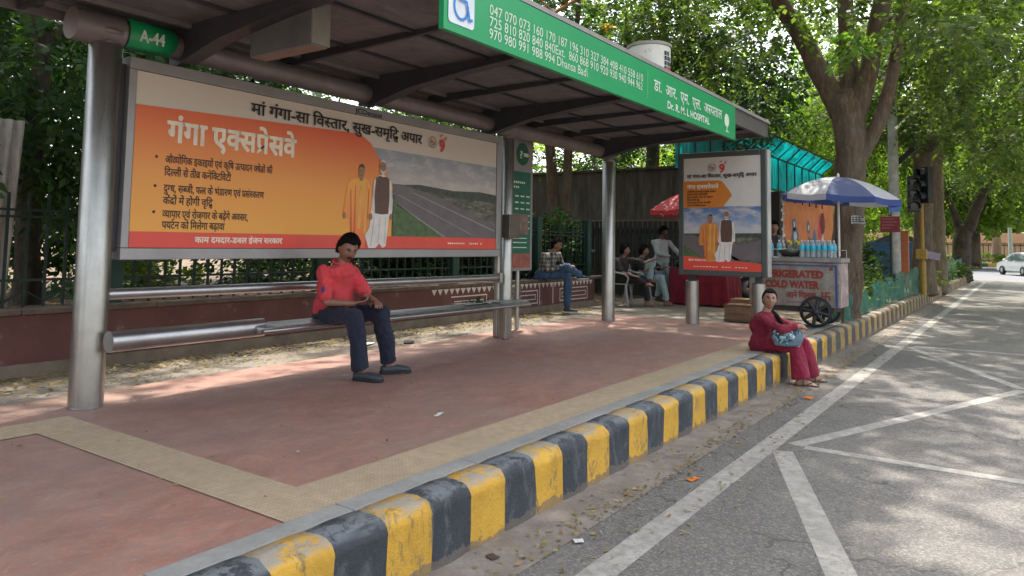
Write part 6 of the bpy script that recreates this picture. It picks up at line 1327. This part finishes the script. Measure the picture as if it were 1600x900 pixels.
# rail with posts
mb = MB(); ry = (CY0+.01, CY1-.02)
mb.path([(CX0+.02, ry[0], 1.175), (CX0+.02, ry[1], 1.175)], .007, 8); mb.path([(CX1-.04, ry[0], 1.175), (CX1-.04, ry[1], 1.175)], .007, 8); mb.path([(CX0+.02, ry[0], 1.175), (CX1-.04, ry[0], 1.175)], .007, 8)
for y in (2.31, 2.42, 2.85, 3.3, 3.62): mb.path([(CX0+.02, y, 1.055), (CX0+.02, y, 1.175)], .007, 8)
for y in (2.31, 3.0, 3.62): mb.path([(CX1-.04, y, 1.055), (CX1-.04, y, 1.175)], .007, 8)
mb.build('rail', simple('thin_steel_rail', (.4, .4, .4), .35, .8), ct)
def wheel(x, y, r, w_):
    mb = MB(); mb.lathe((x, y, r), [(r-.03, -w_/2), (r-.004, -w_/2), (r, -w_/3), (r, w_/3), (r-.004, w_/2), (r-.03, w_/2), (r-.03, -w_/2)], 40, ax='X'); wl = mb.build('wheel', m_rubber2, ct)
    mb = MB(); mb.lathe((x, y, r), [(.0, -.05), (.045, -.05), (.045, .05), (0, .05)], 20, ax='X')
    for k in range(8):
        a = 2*math.pi*k/8+.2; mb.path([(x, y+.04*math.cos(a), r+.04*math.sin(a)), (x, y+(r-.025)*math.cos(a), r+(r-.025)*math.sin(a))], [.034, .022], 8)
    mb.lathe((x, y, r), [(r-.045, -.02), (r-.028, -.02), (r-.028, .02), (r-.045, .02), (r-.045, -.02)], 36, ax='X')
    o = mb.build('spokes', simple('black_spokes', (.04, .04, .042), .55, .3, .3, 10), ct); o.parent = wl
wheel(11.86, 2.64, .235, .04); wheel(12.50, 2.64, .235, .04); wheel(12.18, 3.55, .17, .04)
mb = MB(); mb.path([(11.84, 2.64, .235), (12.52, 2.64, .235)], .02, 10); mb.boxb(11.93, 12.45, 2.60, 2.68, .235, .30) ; mb.boxb(12.14, 12.22, 3.5, 3.6, .17, .26); mb.build('axle', m_darkwood, ct)
# bottles on the counter
m_water = simple('clear_bottle_plastic', (.62, .72, .76), .12, 0, .05, 6, Transmission_Weight=.55, IOR=1.2); m_blab = simple('cyan_bottle_label', (.01, .50, .66), .4, 0, .06, 20); m_cap = simple('white_bottle_cap', (.65, .72, .76), .4)
def bottle(loc, label):
    b = thing('water_bottle', label, 'bottle', loc, 0, 'water bottles standing on the cart')
    mb = MB(); mb.lathe((0, 0, 0), [(0, .0), (.036, .002), (.038, .02), (.0365, .08), (.038, .10), (.038, .185), (.034, .205), (.016, .235), (.014, .25), (0, .25)], 18); mb.build('bottle_body', m_water, b, world=False)
    mb = MB(); mb.lathe((0, 0, 0), [(.0388, .10), (.0392, .105), (.0392, .18), (.0388, .185)], 18); mb.build('bottle_label', m_blab, b, world=False)
    mb = MB(); mb.lathe((0, 0, 0), [(.0, .267), (.015, .266), (.0155, .248), (.0, .247)], 12); mb.build('cap', m_cap, b, world=False); return b
b0 = bottle((12.02, 3.58, 1.056), 'end bottle of the loose row behind the poster stand')
spots = [(3.46, 12.06, 'second bottle of the loose row beside the poster stand'), (3.34, 12.02, 'third bottle of the loose row beside the dark pillar'), (3.22, 12.06, 'last bottle of the loose row next to the big jar')]
for y, x, l in spots: dup(b0, (x, y, 1.056), 0, l)
ordn = ['leftmost', 'second', 'third', 'fourth', 'fifth', 'rightmost']
for i in range(6): dup(b0, (12.0+.02*(i % 2), 2.86-i*.082, 1.056), 0, '%s front bottle of the close packed group under the parasol' % ordn[i])
for i in range(6): dup(b0, (12.12, 2.84-i*.084, 1.056), 0, '%s back bottle of the close packed group under the parasol' % ordn[i])
# basin, jars with yellow packets
mb = MB(); mb.lathe((12.08, 3.06, 1.18), [(.0, -.10), (.11, -.10), (.16, -.05), (.18, .0), (.185, .0), (.165, -.055), (.12, -.11), (0, -.115)], 32); o = mb.build('basin', simple('dull_tin_basin', (.10, .10, .095), .45, .7, .3, 8)); rebase(o, (12.08, 3.06, 1.06)); tag(o, 'shallow dark tin basin on the middle of the cart', 'basin')
m_glass = simple('jar_plastic', (.55, .58, .55), .15, 0, .1, 6, Transmission_Weight=.6, IOR=1.2); n_ = N('yellow_packets'); v_ = n_.node('ShaderNodeTexVoronoi'); v_.inputs['Scale'].default_value = 45; n_.link(n_.co(), v_.inputs['Vector']); n_.color(n_.ramp(v_.outputs['Color'], [(.3, (.02, .02, .02)), (.5, (.65, .45, .02)), (.8, (.75, .6, .1))], 'CONSTANT')); n_.set(.5)
for y, l in ((2.985, 'jar packed with yellow sachets left of the bottles'), (3.10, 'jar packed with yellow sachets nearer the steel jar')):
    j = thing('sachet_jar', l, 'jar', (12.22, y, 1.056)); mb = MB(); mb.lathe((12.22, y, 1.056), [(0, .14), (.045, .145), (.048, .2), (.04, .25), (.02, .27), (0, .275)], 18); mb.build('sachets', n_.m, j)
    mb = MB(); mb.lathe((12.22, y, 1.056), [(0, 0), (.05, 0), (.052, .18), (.05, .2)], 18); mb.build('glass', m_glass, j)
j = thing('steel_jar', 'tall clear jar with a dark lid left of the yellow sachets', 'jar', (12.2, 3.21, 1.056)); mb = MB(); mb.lathe((12.2, 3.21, 1.056), [(0, 0), (.05, 0), (.052, .2), (.04, .22)], 18); mb.build('glass', m_glass, j)
mb = MB(); mb.lathe((12.2, 3.21, 1.056), [(.0, .30), (.03, .295), (.055, .26), (.055, .221), (.0, .221)], 18); mb.build('lid', simple('blue_grey_lid', (.12, .14, .25), .4, .4), j)
# chain of sachets hanging from the parasol
mb = MB(); rd3 = random.Random(8)
for i in range(16): z = 2.0-i*.05; a = rd3.uniform(0, 6); mb.box((12.1, 3.17+.012*math.sin(i*2), z), (.006, .035, .045), rot=Matrix.Rotation(a*.5, 4, 'Z')@Matrix.Rotation(.4*math.sin(a), 4, 'X'))
mb.path([(12.1, 3.17, 2.03), (12.1, 3.17, 1.2)], .002, 4)
o = mb.build('sachet_strip', simple('silvery_sachets', (.45, .42, .38), .35, .3, .4, 30)); rebase(o, (12.1, 3.17, 1.2)); tag(o, 'silvery strip of sachets hanging at the left edge of the blue parasol', 'sachet strip')
# ------------------------------------------------------------------ things between kiosk legs
bx = thing('wooden_crate', 'brown wooden crate on the paving between the poster stand legs', 'crate', (12.05, 3.85, 0))
m_ply = simple('brown_crate_board', (.20, .115, .07), .85, 0, .25, 5, .3, 25)
mb = MB(); mb.boxb(11.85, 12.2, 3.63, 4.05, 0, .27)
mb.build('crate_body', m_ply, bx, bevel=.006); mb = MB()
for z in (.002, .24): mb.boxb(11.838, 11.848, 3.62, 4.06, z, z+.03)
mb.boxb(11.838, 11.848, 3.64, 4.04, .12, .125); mb.build('battens', simple('dark_batten', (.12, .07, .045), .85), bx)
mb = MB(); mb.boxb(12.3, 12.65, 3.75, 4.1, 0, .33); o = mb.build('cardboard_box', simple('cardboard', (.26, .15, .09), .9, 0, .2, 6)); rebase(o, (12.4, 3.9, 0)); tag(o, 'low cardboard box just behind the wooden crate', 'box')
# scooter wheel and yellow bag behind the kiosk
sc = thing('parked_scooter', 'parked scooter of which the front wheel shows behind the red tablecloth', 'scooter', (17.2, 5.2, 0))
mb = MB(); mb.lathe((17.0, 5.25, .27), [(.2, -.05), (.26, -.045), (.27, 0), (.26, .045), (.2, .05), (.2, -.05)], 28, ax='X'); w1 = mb.build('wheel', m_rubber2, sc)
mb = MB(); mb.lathe((17.0, 5.25, .27), [(.05, -.03), (.2, -.02), (.2, .02), (.05, .03)], 20, ax='X'); o = mb.build('rim', simple('silver_rim', (.5, .5, .5), .35, .7), sc); o.parent = w1
mb = MB(); mb.path([(17.0, 5.25, .27), (17.0, 5.1, .7), (17.0, 4.95, 1.0)], .035, 10); mb.path([(16.7, 4.93, 1.02), (17.3, 4.93, 1.02)], .018, 8); mb.build('fork', simple('dark_scooter_metal', (.05, .05, .055), .4, .4), sc)
mb = MB(); mb.loft([(V((17, 4.75, .3)), V((.16, 0, 0)), V((0, .22, 0))), (V((17, 4.55, .45)), V((.17, 0, 0)), V((0, .35, 0))), (V((17, 4.35, .62)), V((.15, 0, 0)), V((0, .4, 0))), (V((17, 4.3, .72)), V((.1, 0, 0)), V((0, .3, 0)))], 16); mb.build('scooter_body', simple('silver_scooter_paint', (.25, .25, .26), .3, .3), sc)
mb = MB(); mb.lathe((17.0, 4.05, .24), [(.17, -.05), (.23, -.045), (.24, 0), (.23, .045), (.17, .05), (.17, -.05)], 24, ax='X'); mb.build('wheel', m_rubber2, sc)
mb = MB(); mb.ell((16.1, 4.72, .30), (.16, .13, .30)); o = mb.build('shopping_bag', simple('lime_bag', (.32, .36, .03), .6, 0, .2, 8, .4, 15)); rebase(o, (16.1, 4.72, 0)); tag(o, 'lime green sack standing beyond the wooden crate', 'sack')
# standing person behind: only lower legs between crate and right leg
JP = dict(head=(15.0, 4.10, 1.60), neck=(15.0, 4.12, 1.44), chest=(15.0, 4.12, 1.25), pelvis=(15.0, 4.12, .95), shR=(14.86, 4.25, 1.38), shL=(15.1, 3.98, 1.38), elR=(14.82, 4.3, 1.1), elL=(15.14, 3.92, 1.1), wrR=(14.8, 4.2, .88), wrL=(15.1, 3.9, .88), hipR=(14.95, 4.2, .92), hipL=(15.05, 4.05, .92), knR=(14.95, 4.20, .5), knL=(15.08, 4.06, .5), anR=(14.95, 4.24, .09), anL=(15.1, 4.08, .09), toeR=(14.8, 4.18, 0), toeL=(14.96, 4.0, 0))
person('person in dark jeans standing hidden behind the small poster stand', (15, 4.12, 0), JP, (-1, -.2, 0), dict(f=(-1, -.2, 0)), .95, sk_dark, None, m_chk2, 'long', m_cloth('dark_slate_jeans', (.04, .055, .075), .3), 0, 'closed', dict(th=.02, line=.58, back=-.4, seed=20), None, dict(R=dict(d=(0, 0, -1), n=(-1, 0, 0), thumb=1), L=dict(d=(0, 0, -1), n=(-1, 0, 0), thumb=-1)), voxel=.012)
# ------------------------------------------------------------------ signs, poles, traffic light
lp = thing('lamp_pole', 'tall weathered grey street pole behind the red sign', 'street pole', (22, 2.86, 0))
mb = MB(); mb.path([(22, 2.86, 0), (22, 2.86, 4), (22, 2.86, 11)], [.135, .125, .10], 20); mb.build('pole', simple('weathered_grey_concrete', (.40, .39, .36), .85, 0, .35, 5, .4, 20), lp)
mb = MB(); mb.path([(22, 2.86, 10.8), (22, 1.6, 11.3), (22, .6, 11.4)], .04, 8); mb.build('lamp_arm', m_iron, lp); mb = MB(); mb.box((22, .4, 11.38), (.2, .6, .1)); mb.build('lamp_head', m_iron, lp)
sg = thing('notice_sign', 'dark red sign board with faded lettering on the grey pole', 'sign', (19, 2.56, 1.6))
mb = MB(); mb.boxb(18.98, 19.02, 2.36, 2.77, 1.60, 1.97); mb.build('board', simple('dark_red_board', (.20, .02, .03), .5, 0, .15, 5), sg, bevel=.006)
mb = MB(); write(mb, 'OPEN 9-5', (18.975, 2.73, 1.84), NX, Z3, width=.3, size=.07, bold=.02) if False else None
for i, (z, w_) in enumerate(((1.89, .28), (1.82, .34), (1.75, .30), (1.68, .2))):
    for k in range(int(w_/.045)): mb.add([(18.975, 2.73-k*.045, z), (18.975, 2.73-k*.045-.03, z), (18.975, 2.73-k*.045-.03, z+.028), (18.975, 2.73-k*.045, z+.028)], [(0, 1, 2, 3)])
mb.build('faded_lettering', simple('faded_pink_lettering', (.36, .13, .13), .6), sg)
mb = MB(); mb.path([(19.05, 2.56, 0), (19.05, 2.56, 2.0)], .03, 10); mb.build('post', m_iron, sg)
mb = MB(); mb.sheet([(-.10, -.16), (.10, -.16), (.15, .0), (.08, .14), (.02, .17), (-.05, .13), (-.13, .02)], (19.0, 2.47, 2.23), NX, Z3); mb.v = [tuple(v) for v in mb.v]
o = mb.build('blue_flag', simple('blue_plastic_flag', (.10, .22, .65), .5)); s_ = o.modifiers.new('s', 'SOLIDIFY'); s_.thickness = .01; rebase(o, (19, 2.47, 2.2)); tag(o, 'small blue plastic piece at the right tip of the big parasol', 'plastic piece')
o.parent = None
mb = MB(); mb.path([(19.05, 2.56, 2.0), (19.02, 2.48, 2.2)], .012, 6); mb.build('bracket', m_iron, sg)
tn = thing('paper_notice', 'torn white printed notice fixed on the thick trunk', 'notice', (13.70, 2.34, 1.7))
mb = MB(); vs = [(13.69-.0+.02*math.sin(i*.9), 2.45-i*.045, 1.63+j*.045+.01*math.sin(i)) for i in range(6) for j in range(4)]; mb.add(vs, [(i*4+j, (i+1)*4+j, (i+1)*4+j+1, i*4+j+1) for i in range(5) for j in range(3)]); mb.build('paper', simple('notice_paper', (.52, .50, .47), .8, 0, .2, 20), tn)
mb = MB()
for i in range(3):
    for k in range(4-(i == 1)): mb.add([(13.66, 2.43-k*.05, 1.66+i*.035), (13.66, 2.43-k*.05-.034, 1.66+i*.035), (13.66, 2.43-k*.05-.034, 1.68+i*.035), (13.66, 2.43-k*.05, 1.68+i*.035)], [(0, 1, 2, 3)])
mb.build('print', m_black, tn)
tl = thing('traffic_light', 'unlit black traffic light on a yellow pole in front of a pale trunk', 'traffic light', (22.5, 2.25, 0))
m_yp = simple('yellow_pole_paint', (.36, .21, .03), .5, 0, .2, 8); m_tb = simple('black_signal_plastic', (.018, .02, .024), .45, 0, .2, 5)
mb = MB(); mb.path([(22.5, 2.27, 0), (22.5, 2.27, 3.3)], .05, 16); mb.path([(22.5, 2.27, 0), (22.5, 2.27, .9)], .075, 16); mb.build('pole', m_yp, tl)
mb = MB(); mb.boxb(22.38, 22.62, 2.17, 2.42, .95, 1.22); mb.build('control_box', m_yp, tl, bevel=.01)
def head3(y, ang, z0=2.22, nm='signal_head'):
    q3 = Matrix.Rotation(ang, 3, 'Z'); c = V((22.35, y, 0)); mb = MB(); mb.box((22.35, y, z0+.48), (.20, .30, .98), ang); hh = mb.build(nm, m_tb, tl, bevel=.02)
    for i in range(3):
        z = z0+.16+i*.32; pts = []
        mb = MB(); vs = []
        for k in range(15):
            a = R(-30+240*k/14)
            for d_ in (.10, .30): vs.append(c+q3@V((-d_, .125*math.cos(a), 0))+V((0, 0, z+.125*math.sin(a)-(.0 if d_ < .2 else .02))))
        mb.add(vs, [(2*k, 2*k+1, 2*k+3, 2*k+2) for k in range(14)], 0, True); o = mb.build('visor', m_tb, tl); o.parent = hh; s_ = o.modifiers.new('s', 'SOLIDIFY'); s_.thickness = .008
        mb = MB(); vs = [c+q3@V((-.105, 0, 0))+V((0, 0, z))]+[c+q3@V((-.103, .115*math.cos(2*math.pi*k/20), 0))+V((0, 0, z+.115*math.sin(2*math.pi*k/20))) for k in range(20)]; mb.add(vs, [(0, k+1, (k+1) % 20+1) for k in range(20)]); o = mb.build('lens', simple(('dark_red_lens', 'dark_amber_lens', 'dark_green_lens')[2-i] if False else 'unlit_lens', (.03, .03, .035), .2), tl); o.parent = hh
head3(2.43, .25); head3(2.12, -.7, 2.46)
mb = MB(); mb.box((22.3, 2.62, 3.72), (.12, .62, .14), rot=Matrix.Rotation(R(-42), 4, 'X')); mb.build('tilted_backing', m_tb, tl, bevel=.01)
mb = MB(); mb.path([(22.4, 2.5, 2.7), (22.5, 2.27, 2.7), (22.4, 2.02, 2.9)], .025, 8); mb.build('bracket', m_tb, tl)
# small tag on pale trunk
mb = MB(); mb.box((23.62, 2.16, 1.05), (.01, .42, .20), rot=Matrix.Rotation(R(12), 4, 'X')); o = mb.build('trunk_label', simple('lilac_label', (.45, .36, .45), .7, 0, .2, 12)); rebase(o, (23.62, 2.16, 1.05)); tag(o, 'small lilac label nailed on the pale barked trunk', 'label plate')
# far street lamp post
fl = thing('street_lamp', 'thin pale street lamp in front of the far compound wall', 'street lamp', (86, 1.2, 0)); mb = MB(); mb.path([(86, 1.2, 0), (86, 1.2, 11)], [.2, .12], 10); mb.build('pole', simple('pale_lamp_paint', (.5, .5, .5), .5), fl); mb = MB(); mb.path([(86, 1.2, 10.9), (86, -.5, 11.5)], .06, 8); mb.box((86, -.9, 11.5), (.3, .9, .15)); mb.build('lamp_head', MATS['pale_lamp_paint'], fl)
# ------------------------------------------------------------------ green net and sticks
def net(label, pts, h, seed):
    mb = MB(); n_ = 26; vs = []; L = len(pts)-1
    for i in range(n_*L+1):
        a = i/n_; k = min(int(a), L-1); p = V((*pts[k], 0)).lerp(V((*pts[k+1], 0)), a-k)
        for j in range(6):
            hh = h*(.82+.3*noise.noise(V((i*.12, seed, 0)))) ; z = hh*j/5; vs.append((p.x+.05*noise.noise(V((i*.3, j*.6, seed))), p.y+.10*noise.noise(V((i*.21, j*.4, seed+5)))+.03*math.sin(i*1.1), z))
    mb.add(vs, [(i*6+j, (i+1)*6+j, (i+1)*6+j+1, i*6+j+1) for i in range(n_*L) for j in range(5)], 0, True); o = mb.build('garden_net', MA['net']); rebase(o, (pts[0][0], pts[0][1], 0)); return tag(o, label, 'net', 'green nets along the kerb')
net('green net sagging beside the thick trunk and the sticks', [(12.9, 2.62), (13.4, 2.50), (14.6, 2.50), (15.8, 2.54)], .50, 1)
net('green net in front of the yellow green plants', [(15.9, 2.50), (17.5, 2.55), (19.5, 2.50)], .62, 2)
net('taller green net around the pale barked trunk', [(19.7, 2.52), (22, 2.52), (24.6, 2.50)], .78, 3)
net('farthest green net before the leaning tree', [(28, 2.52), (32, 2.52), (37, 2.52), (41, 2.5)], .95, 4)
for a, b, lab in (((12.95, 2.47, .0), (13.05, 2.38, .95), 'upright brown stick in front of the thick trunk'), ((12.92, 2.55, .0), (13.25, 2.28, .80), 'slanting brown stick crossing the upright one'), ((26.2, 2.5, 0), (26.5, 2.3, 1.1), 'bare stick in front of the mottled trunk')):
    mb = MB(); mb.path([a, tuple((V(a)+V(b))/2+V((.01, .01, 0))), b], [.02, .017, .012], 8, nz=.2); o = mb.build('stick', MA['bark']); rebase(o, a); tag(o, lab, 'stick')
# ------------------------------------------------------------------ leaning sheet board at the left
n_ = N('weathered_corrugated_sheet'); n_.color(n_.ramp(n_.noise(8, 8, .8, n_.co((4, 4, .5))), [(.3, (.20, .17, .15)), (.6, (.46, .41, .37)), (.8, (.62, .57, .52))])); n_.set(.9)
mb = MB(); vs = []; 
for i in range(61):
    x = 1.80+i*.019; dy = .028*math.sin(i*2*math.pi/5)
    for z in (0, .8, 1.6, 2.27): vs.append((x+(z-2.27)*.06, 7.52+dy+(z*.05), z))
mb.add(vs, [(i*4+j, (i+1)*4+j, (i+1)*4+j+1, i*4+j+1) for i in range(60) for j in range(3)], 0, True); o = mb.build('corrugated_sheet', n_.m); s_ = o.modifiers.new('s', 'SOLIDIFY'); s_.thickness = .006; rebase(o, (2.6, 8.1, 0)); tag(o, 'weathered grey corrugated sheet leaning behind the railing at the left edge', 'corrugated sheet')
# ------------------------------------------------------------------ white car at the junction
car = thing('parked_car', 'small white hatchback at the junction at the right edge', 'car', (0, 0, 0), 0)
m_carp = simple('white_car_paint', (.62, .64, .62), .25, 0, .03, 2, Coat_Weight=.5); m_cg = simple('dark_car_glass', (.03, .045, .05), .08)
prof = [(-2.05, .30), (-2.08, .55), (-2.0, .78), (-1.25, .92), (-.55, 1.38), (.0, 1.46), (.75, 1.44), (1.55, 1.30), (1.95, .95), (2.05, .70), (2.02, .30)]
mb = MB(); secs = []
for yy, sc_, dz in ((-.80, .94, -.03), (-.84, 1, 0), (.84, 1, 0), (.80, .94, -.03)):
    secs.append([(x*sc_, yy*(1 if z < .95 else .80), z+(dz if z > .9 else 0)) for x, z in prof])
kk = len(prof); vs = [p for s_ in secs for p in s_]
mb.add(vs, [tuple(range(kk)), tuple(range(3*kk, 4*kk))[::-1]]+[(i*kk+j, i*kk+(j+1) % kk, (i+1)*kk+(j+1) % kk, (i+1)*kk+j) for i in range(3) for j in range(kk)]); body = mb.build('body', m_carp, car, bevel=.05)
for sy in (-1, 1):
    for pl in ([(-.98, .95), (-.5, 1.33), (.0, 1.38), (.02, .95)], [(.08, .95), (.08, 1.38), (.70, 1.36), (1.35, 1.22), (1.45, .98)]):
        mb = MB(); mb.add([(x, sy*((.853 if z < 1 else .70)), z) for x, z in pl], [tuple(range(len(pl)))]); mb.build('side_window', m_cg, car)
mb = MB(); mb.add([(-1.28, -.62, .96), (-.60, -.55, 1.38), (-.60, .55, 1.38), (-1.28, .62, .96)], [(0, 1, 2, 3)]); mb.build('windscreen', m_cg, car)
for sx in (-1.32, 1.32):
    for sy in (-1, 1):
        mb = MB(); mb.lathe((sx, sy*.80, .30), [(.18, -.09), (.28, -.09), (.30, -.06), (.30, .06), (.28, .09), (.18, .09)], 28, ax='Y'); wl = mb.build('wheel', m_rubber2, car)
        mb = MB(); mb.lathe((sx, sy*.82, .30), [(0, sy*.07), (.05, sy*.075), (.18, sy*.05), (.185, 0)], 24, ax='Y'); o = mb.build('rim', simple('grey_rim', (.4, .4, .4), .4, .6), car); o.parent = wl
for sy in (-1, 1):
    mb = MB(); mb.ell((-1.98, sy*.62, .68), (.10, .18, .08)); mb.build('headlight', simple('headlight_glass', (.6, .6, .6), .1), car)
    mb = MB(); mb.ell((-.75, sy*.95, .98), (.06, .10, .07)); mb.build('mirror', m_carp, car)
mb = MB(); mb.boxb(-2.11, -2.07, -.45, .45, .33, .43); mb.build('grille', m_rubber2, car)
car.location = (56.8, -.02, -.33); car.rotation_euler = (0, 0, R(205))
# ------------------------------------------------------------------ litter
def litter(name, label, cat, x, y, z, w_, l_, rz, mat, group=None):
    mb = MB(); c, s_ = math.cos(rz), math.sin(rz); vs = []
    for i in range(4):
        for j in range(3):
            a, b = (i/3-.5)*l_, (j/2-.5)*w_; vs.append((x+a*c-b*s_, y+a*s_+b*c, z+.004+.012*abs(noise.noise(V((i*2.1+x*7, j*1.7, y*5))))))
    mb.add(vs, [(i*3+j, (i+1)*3+j, (i+1)*3+j+1, i*3+j+1) for i in range(3) for j in range(2)], 0, False); o = mb.build(name, mat); s_ = o.modifiers.new('s', 'SOLIDIFY'); s_.thickness = .0015; rebase(o, (x, y, z)); return tag(o, label, cat, group)
m_or = simple('orange_wrapper', (.75, .19, .02), .4, 0, .15, 30); m_pap = simple('white_scrap', (.6, .58, .55), .7, 0, .15, 20)
litter('wrapper', 'orange wrapper on the road nearer the camera', 'wrapper', 4.74, 1.835, -.328, .05, .10, -.2, m_or); litter('wrapper', 'orange wrapper on the road near the woman', 'wrapper', 8.0, 1.86, -.328, .07, .14, .1, m_or)
litter('paper_scrap', 'torn white paper scrap in the middle of the red paving', 'paper scrap', 3.99, 3.39, .0, .03, .12, .3, m_pap)
litter('paper_scrap', 'crumpled pale paper under the bench by the wall', 'paper scrap', 6.15, 6.35, .0, .10, .22, .3, m_pap); litter('paper_scrap', 'dark plastic scrap under the bench behind the man', 'paper scrap', 6.6, 6.1, .0, .12, .2, .8, simple('dark_plastic_scrap', (.04, .045, .05), .4))
litter('paper_scrap', 'white scrap near the foot of the mural wall', 'paper scrap', 9.55, 6.72, .0, .12, .2, .4, m_pap); litter('paper_scrap', 'pale scrap at the gutter edge nearest the camera', 'paper scrap', 3.40, 1.93, -.325, .05, .05, .7, m_pap); litter('paper_scrap', 'folded pale card in the gutter at the bottom', 'paper scrap', 2.72, 2.0, -.325, .03, .09, -.3, simple('beige_card', (.45, .4, .3), .8))
litter('paper_scrap', 'brown curled scrap against the kerb at the bottom', 'paper scrap', 2.98, 2.17, -.325, .05, .06, 1.3, simple('brown_scrap', (.06, .035, .03), .7))
m_dry = m_leaf('dry_fallen_leaves', [(.10, .06, .03), (.30, .20, .07), (.22, .17, .05), (.42, .33, .16)], .15, .8, (1, 1, 1))
def fallen(label, n, fx, fy, z, size, seed, mat):
    rs = np.random.RandomState(seed); x = fx(rs, n); y = fy(rs, n, x); c = np.stack([x, y, z+rs.uniform(.002, .012, n)], 1); a = rs.uniform(0, 6.28, n)
    d = np.stack([np.cos(a), np.sin(a), rs.uniform(-.12, .25, n)], 1); nn = np.stack([rs.normal(0, .25, n), rs.normal(0, .25, n), np.ones(n)], 1)
    v = leaf_quads(c, d, nn, rs.uniform(.4, 1.5, n)*size, rs.uniform(.5, 1.1, n)*size*.3); return tag(meshobj('fallen_leaves', v, np.arange(n*4).reshape(-1, 4), mat), label, 'fallen leaves', kind='stuff')
fallen('dry leaves and bits scattered along the gutter', 2200, lambda r, n: np.where(r.rand(n) < .6, r.uniform(1, 12, n), r.uniform(9, 30, n)), lambda r, n, x: np.where(r.rand(n) < .5, 2.02+r.normal(0, .05, n)+.05*np.sin(x*2.3), np.minimum(r.uniform(1.45, 2.26, n), 2.27)), -.325, .036, 5, m_dry)
fallen('dry leaves heaped along the foot of the maroon wall', 6000, lambda r, n: r.uniform(-1, 12.5, n), lambda r, n, x: 7.05-np.abs(r.normal(0, .42, n)), -.01, .045, 6, m_dry)
fallen('few leaves scattered over the red paving', 240, lambda r, n: r.uniform(.5, 10, n), lambda r, n, x: r.uniform(2.6, 6.0, n), .0, .028, 7, m_dry)
fallen('leaf litter over the garden ground', 9000, lambda r, n: r.uniform(-3, 20, n), lambda r, n, x: r.uniform(7.5, 16, n), .02, .06, 8, m_dry)
fallen('bits scattered over the asphalt', 700, lambda r, n: r.uniform(2, 16, n), lambda r, n, x: r.uniform(-2, 1.9, n), -.3295, .018, 9, m_dry)
fallen('dry leaves on the coping of the maroon wall', 420, lambda r, n: r.uniform(1, 10.5, n), lambda r, n, x: r.uniform(7.1, 7.44, n), .573, .035, 10, m_dry)
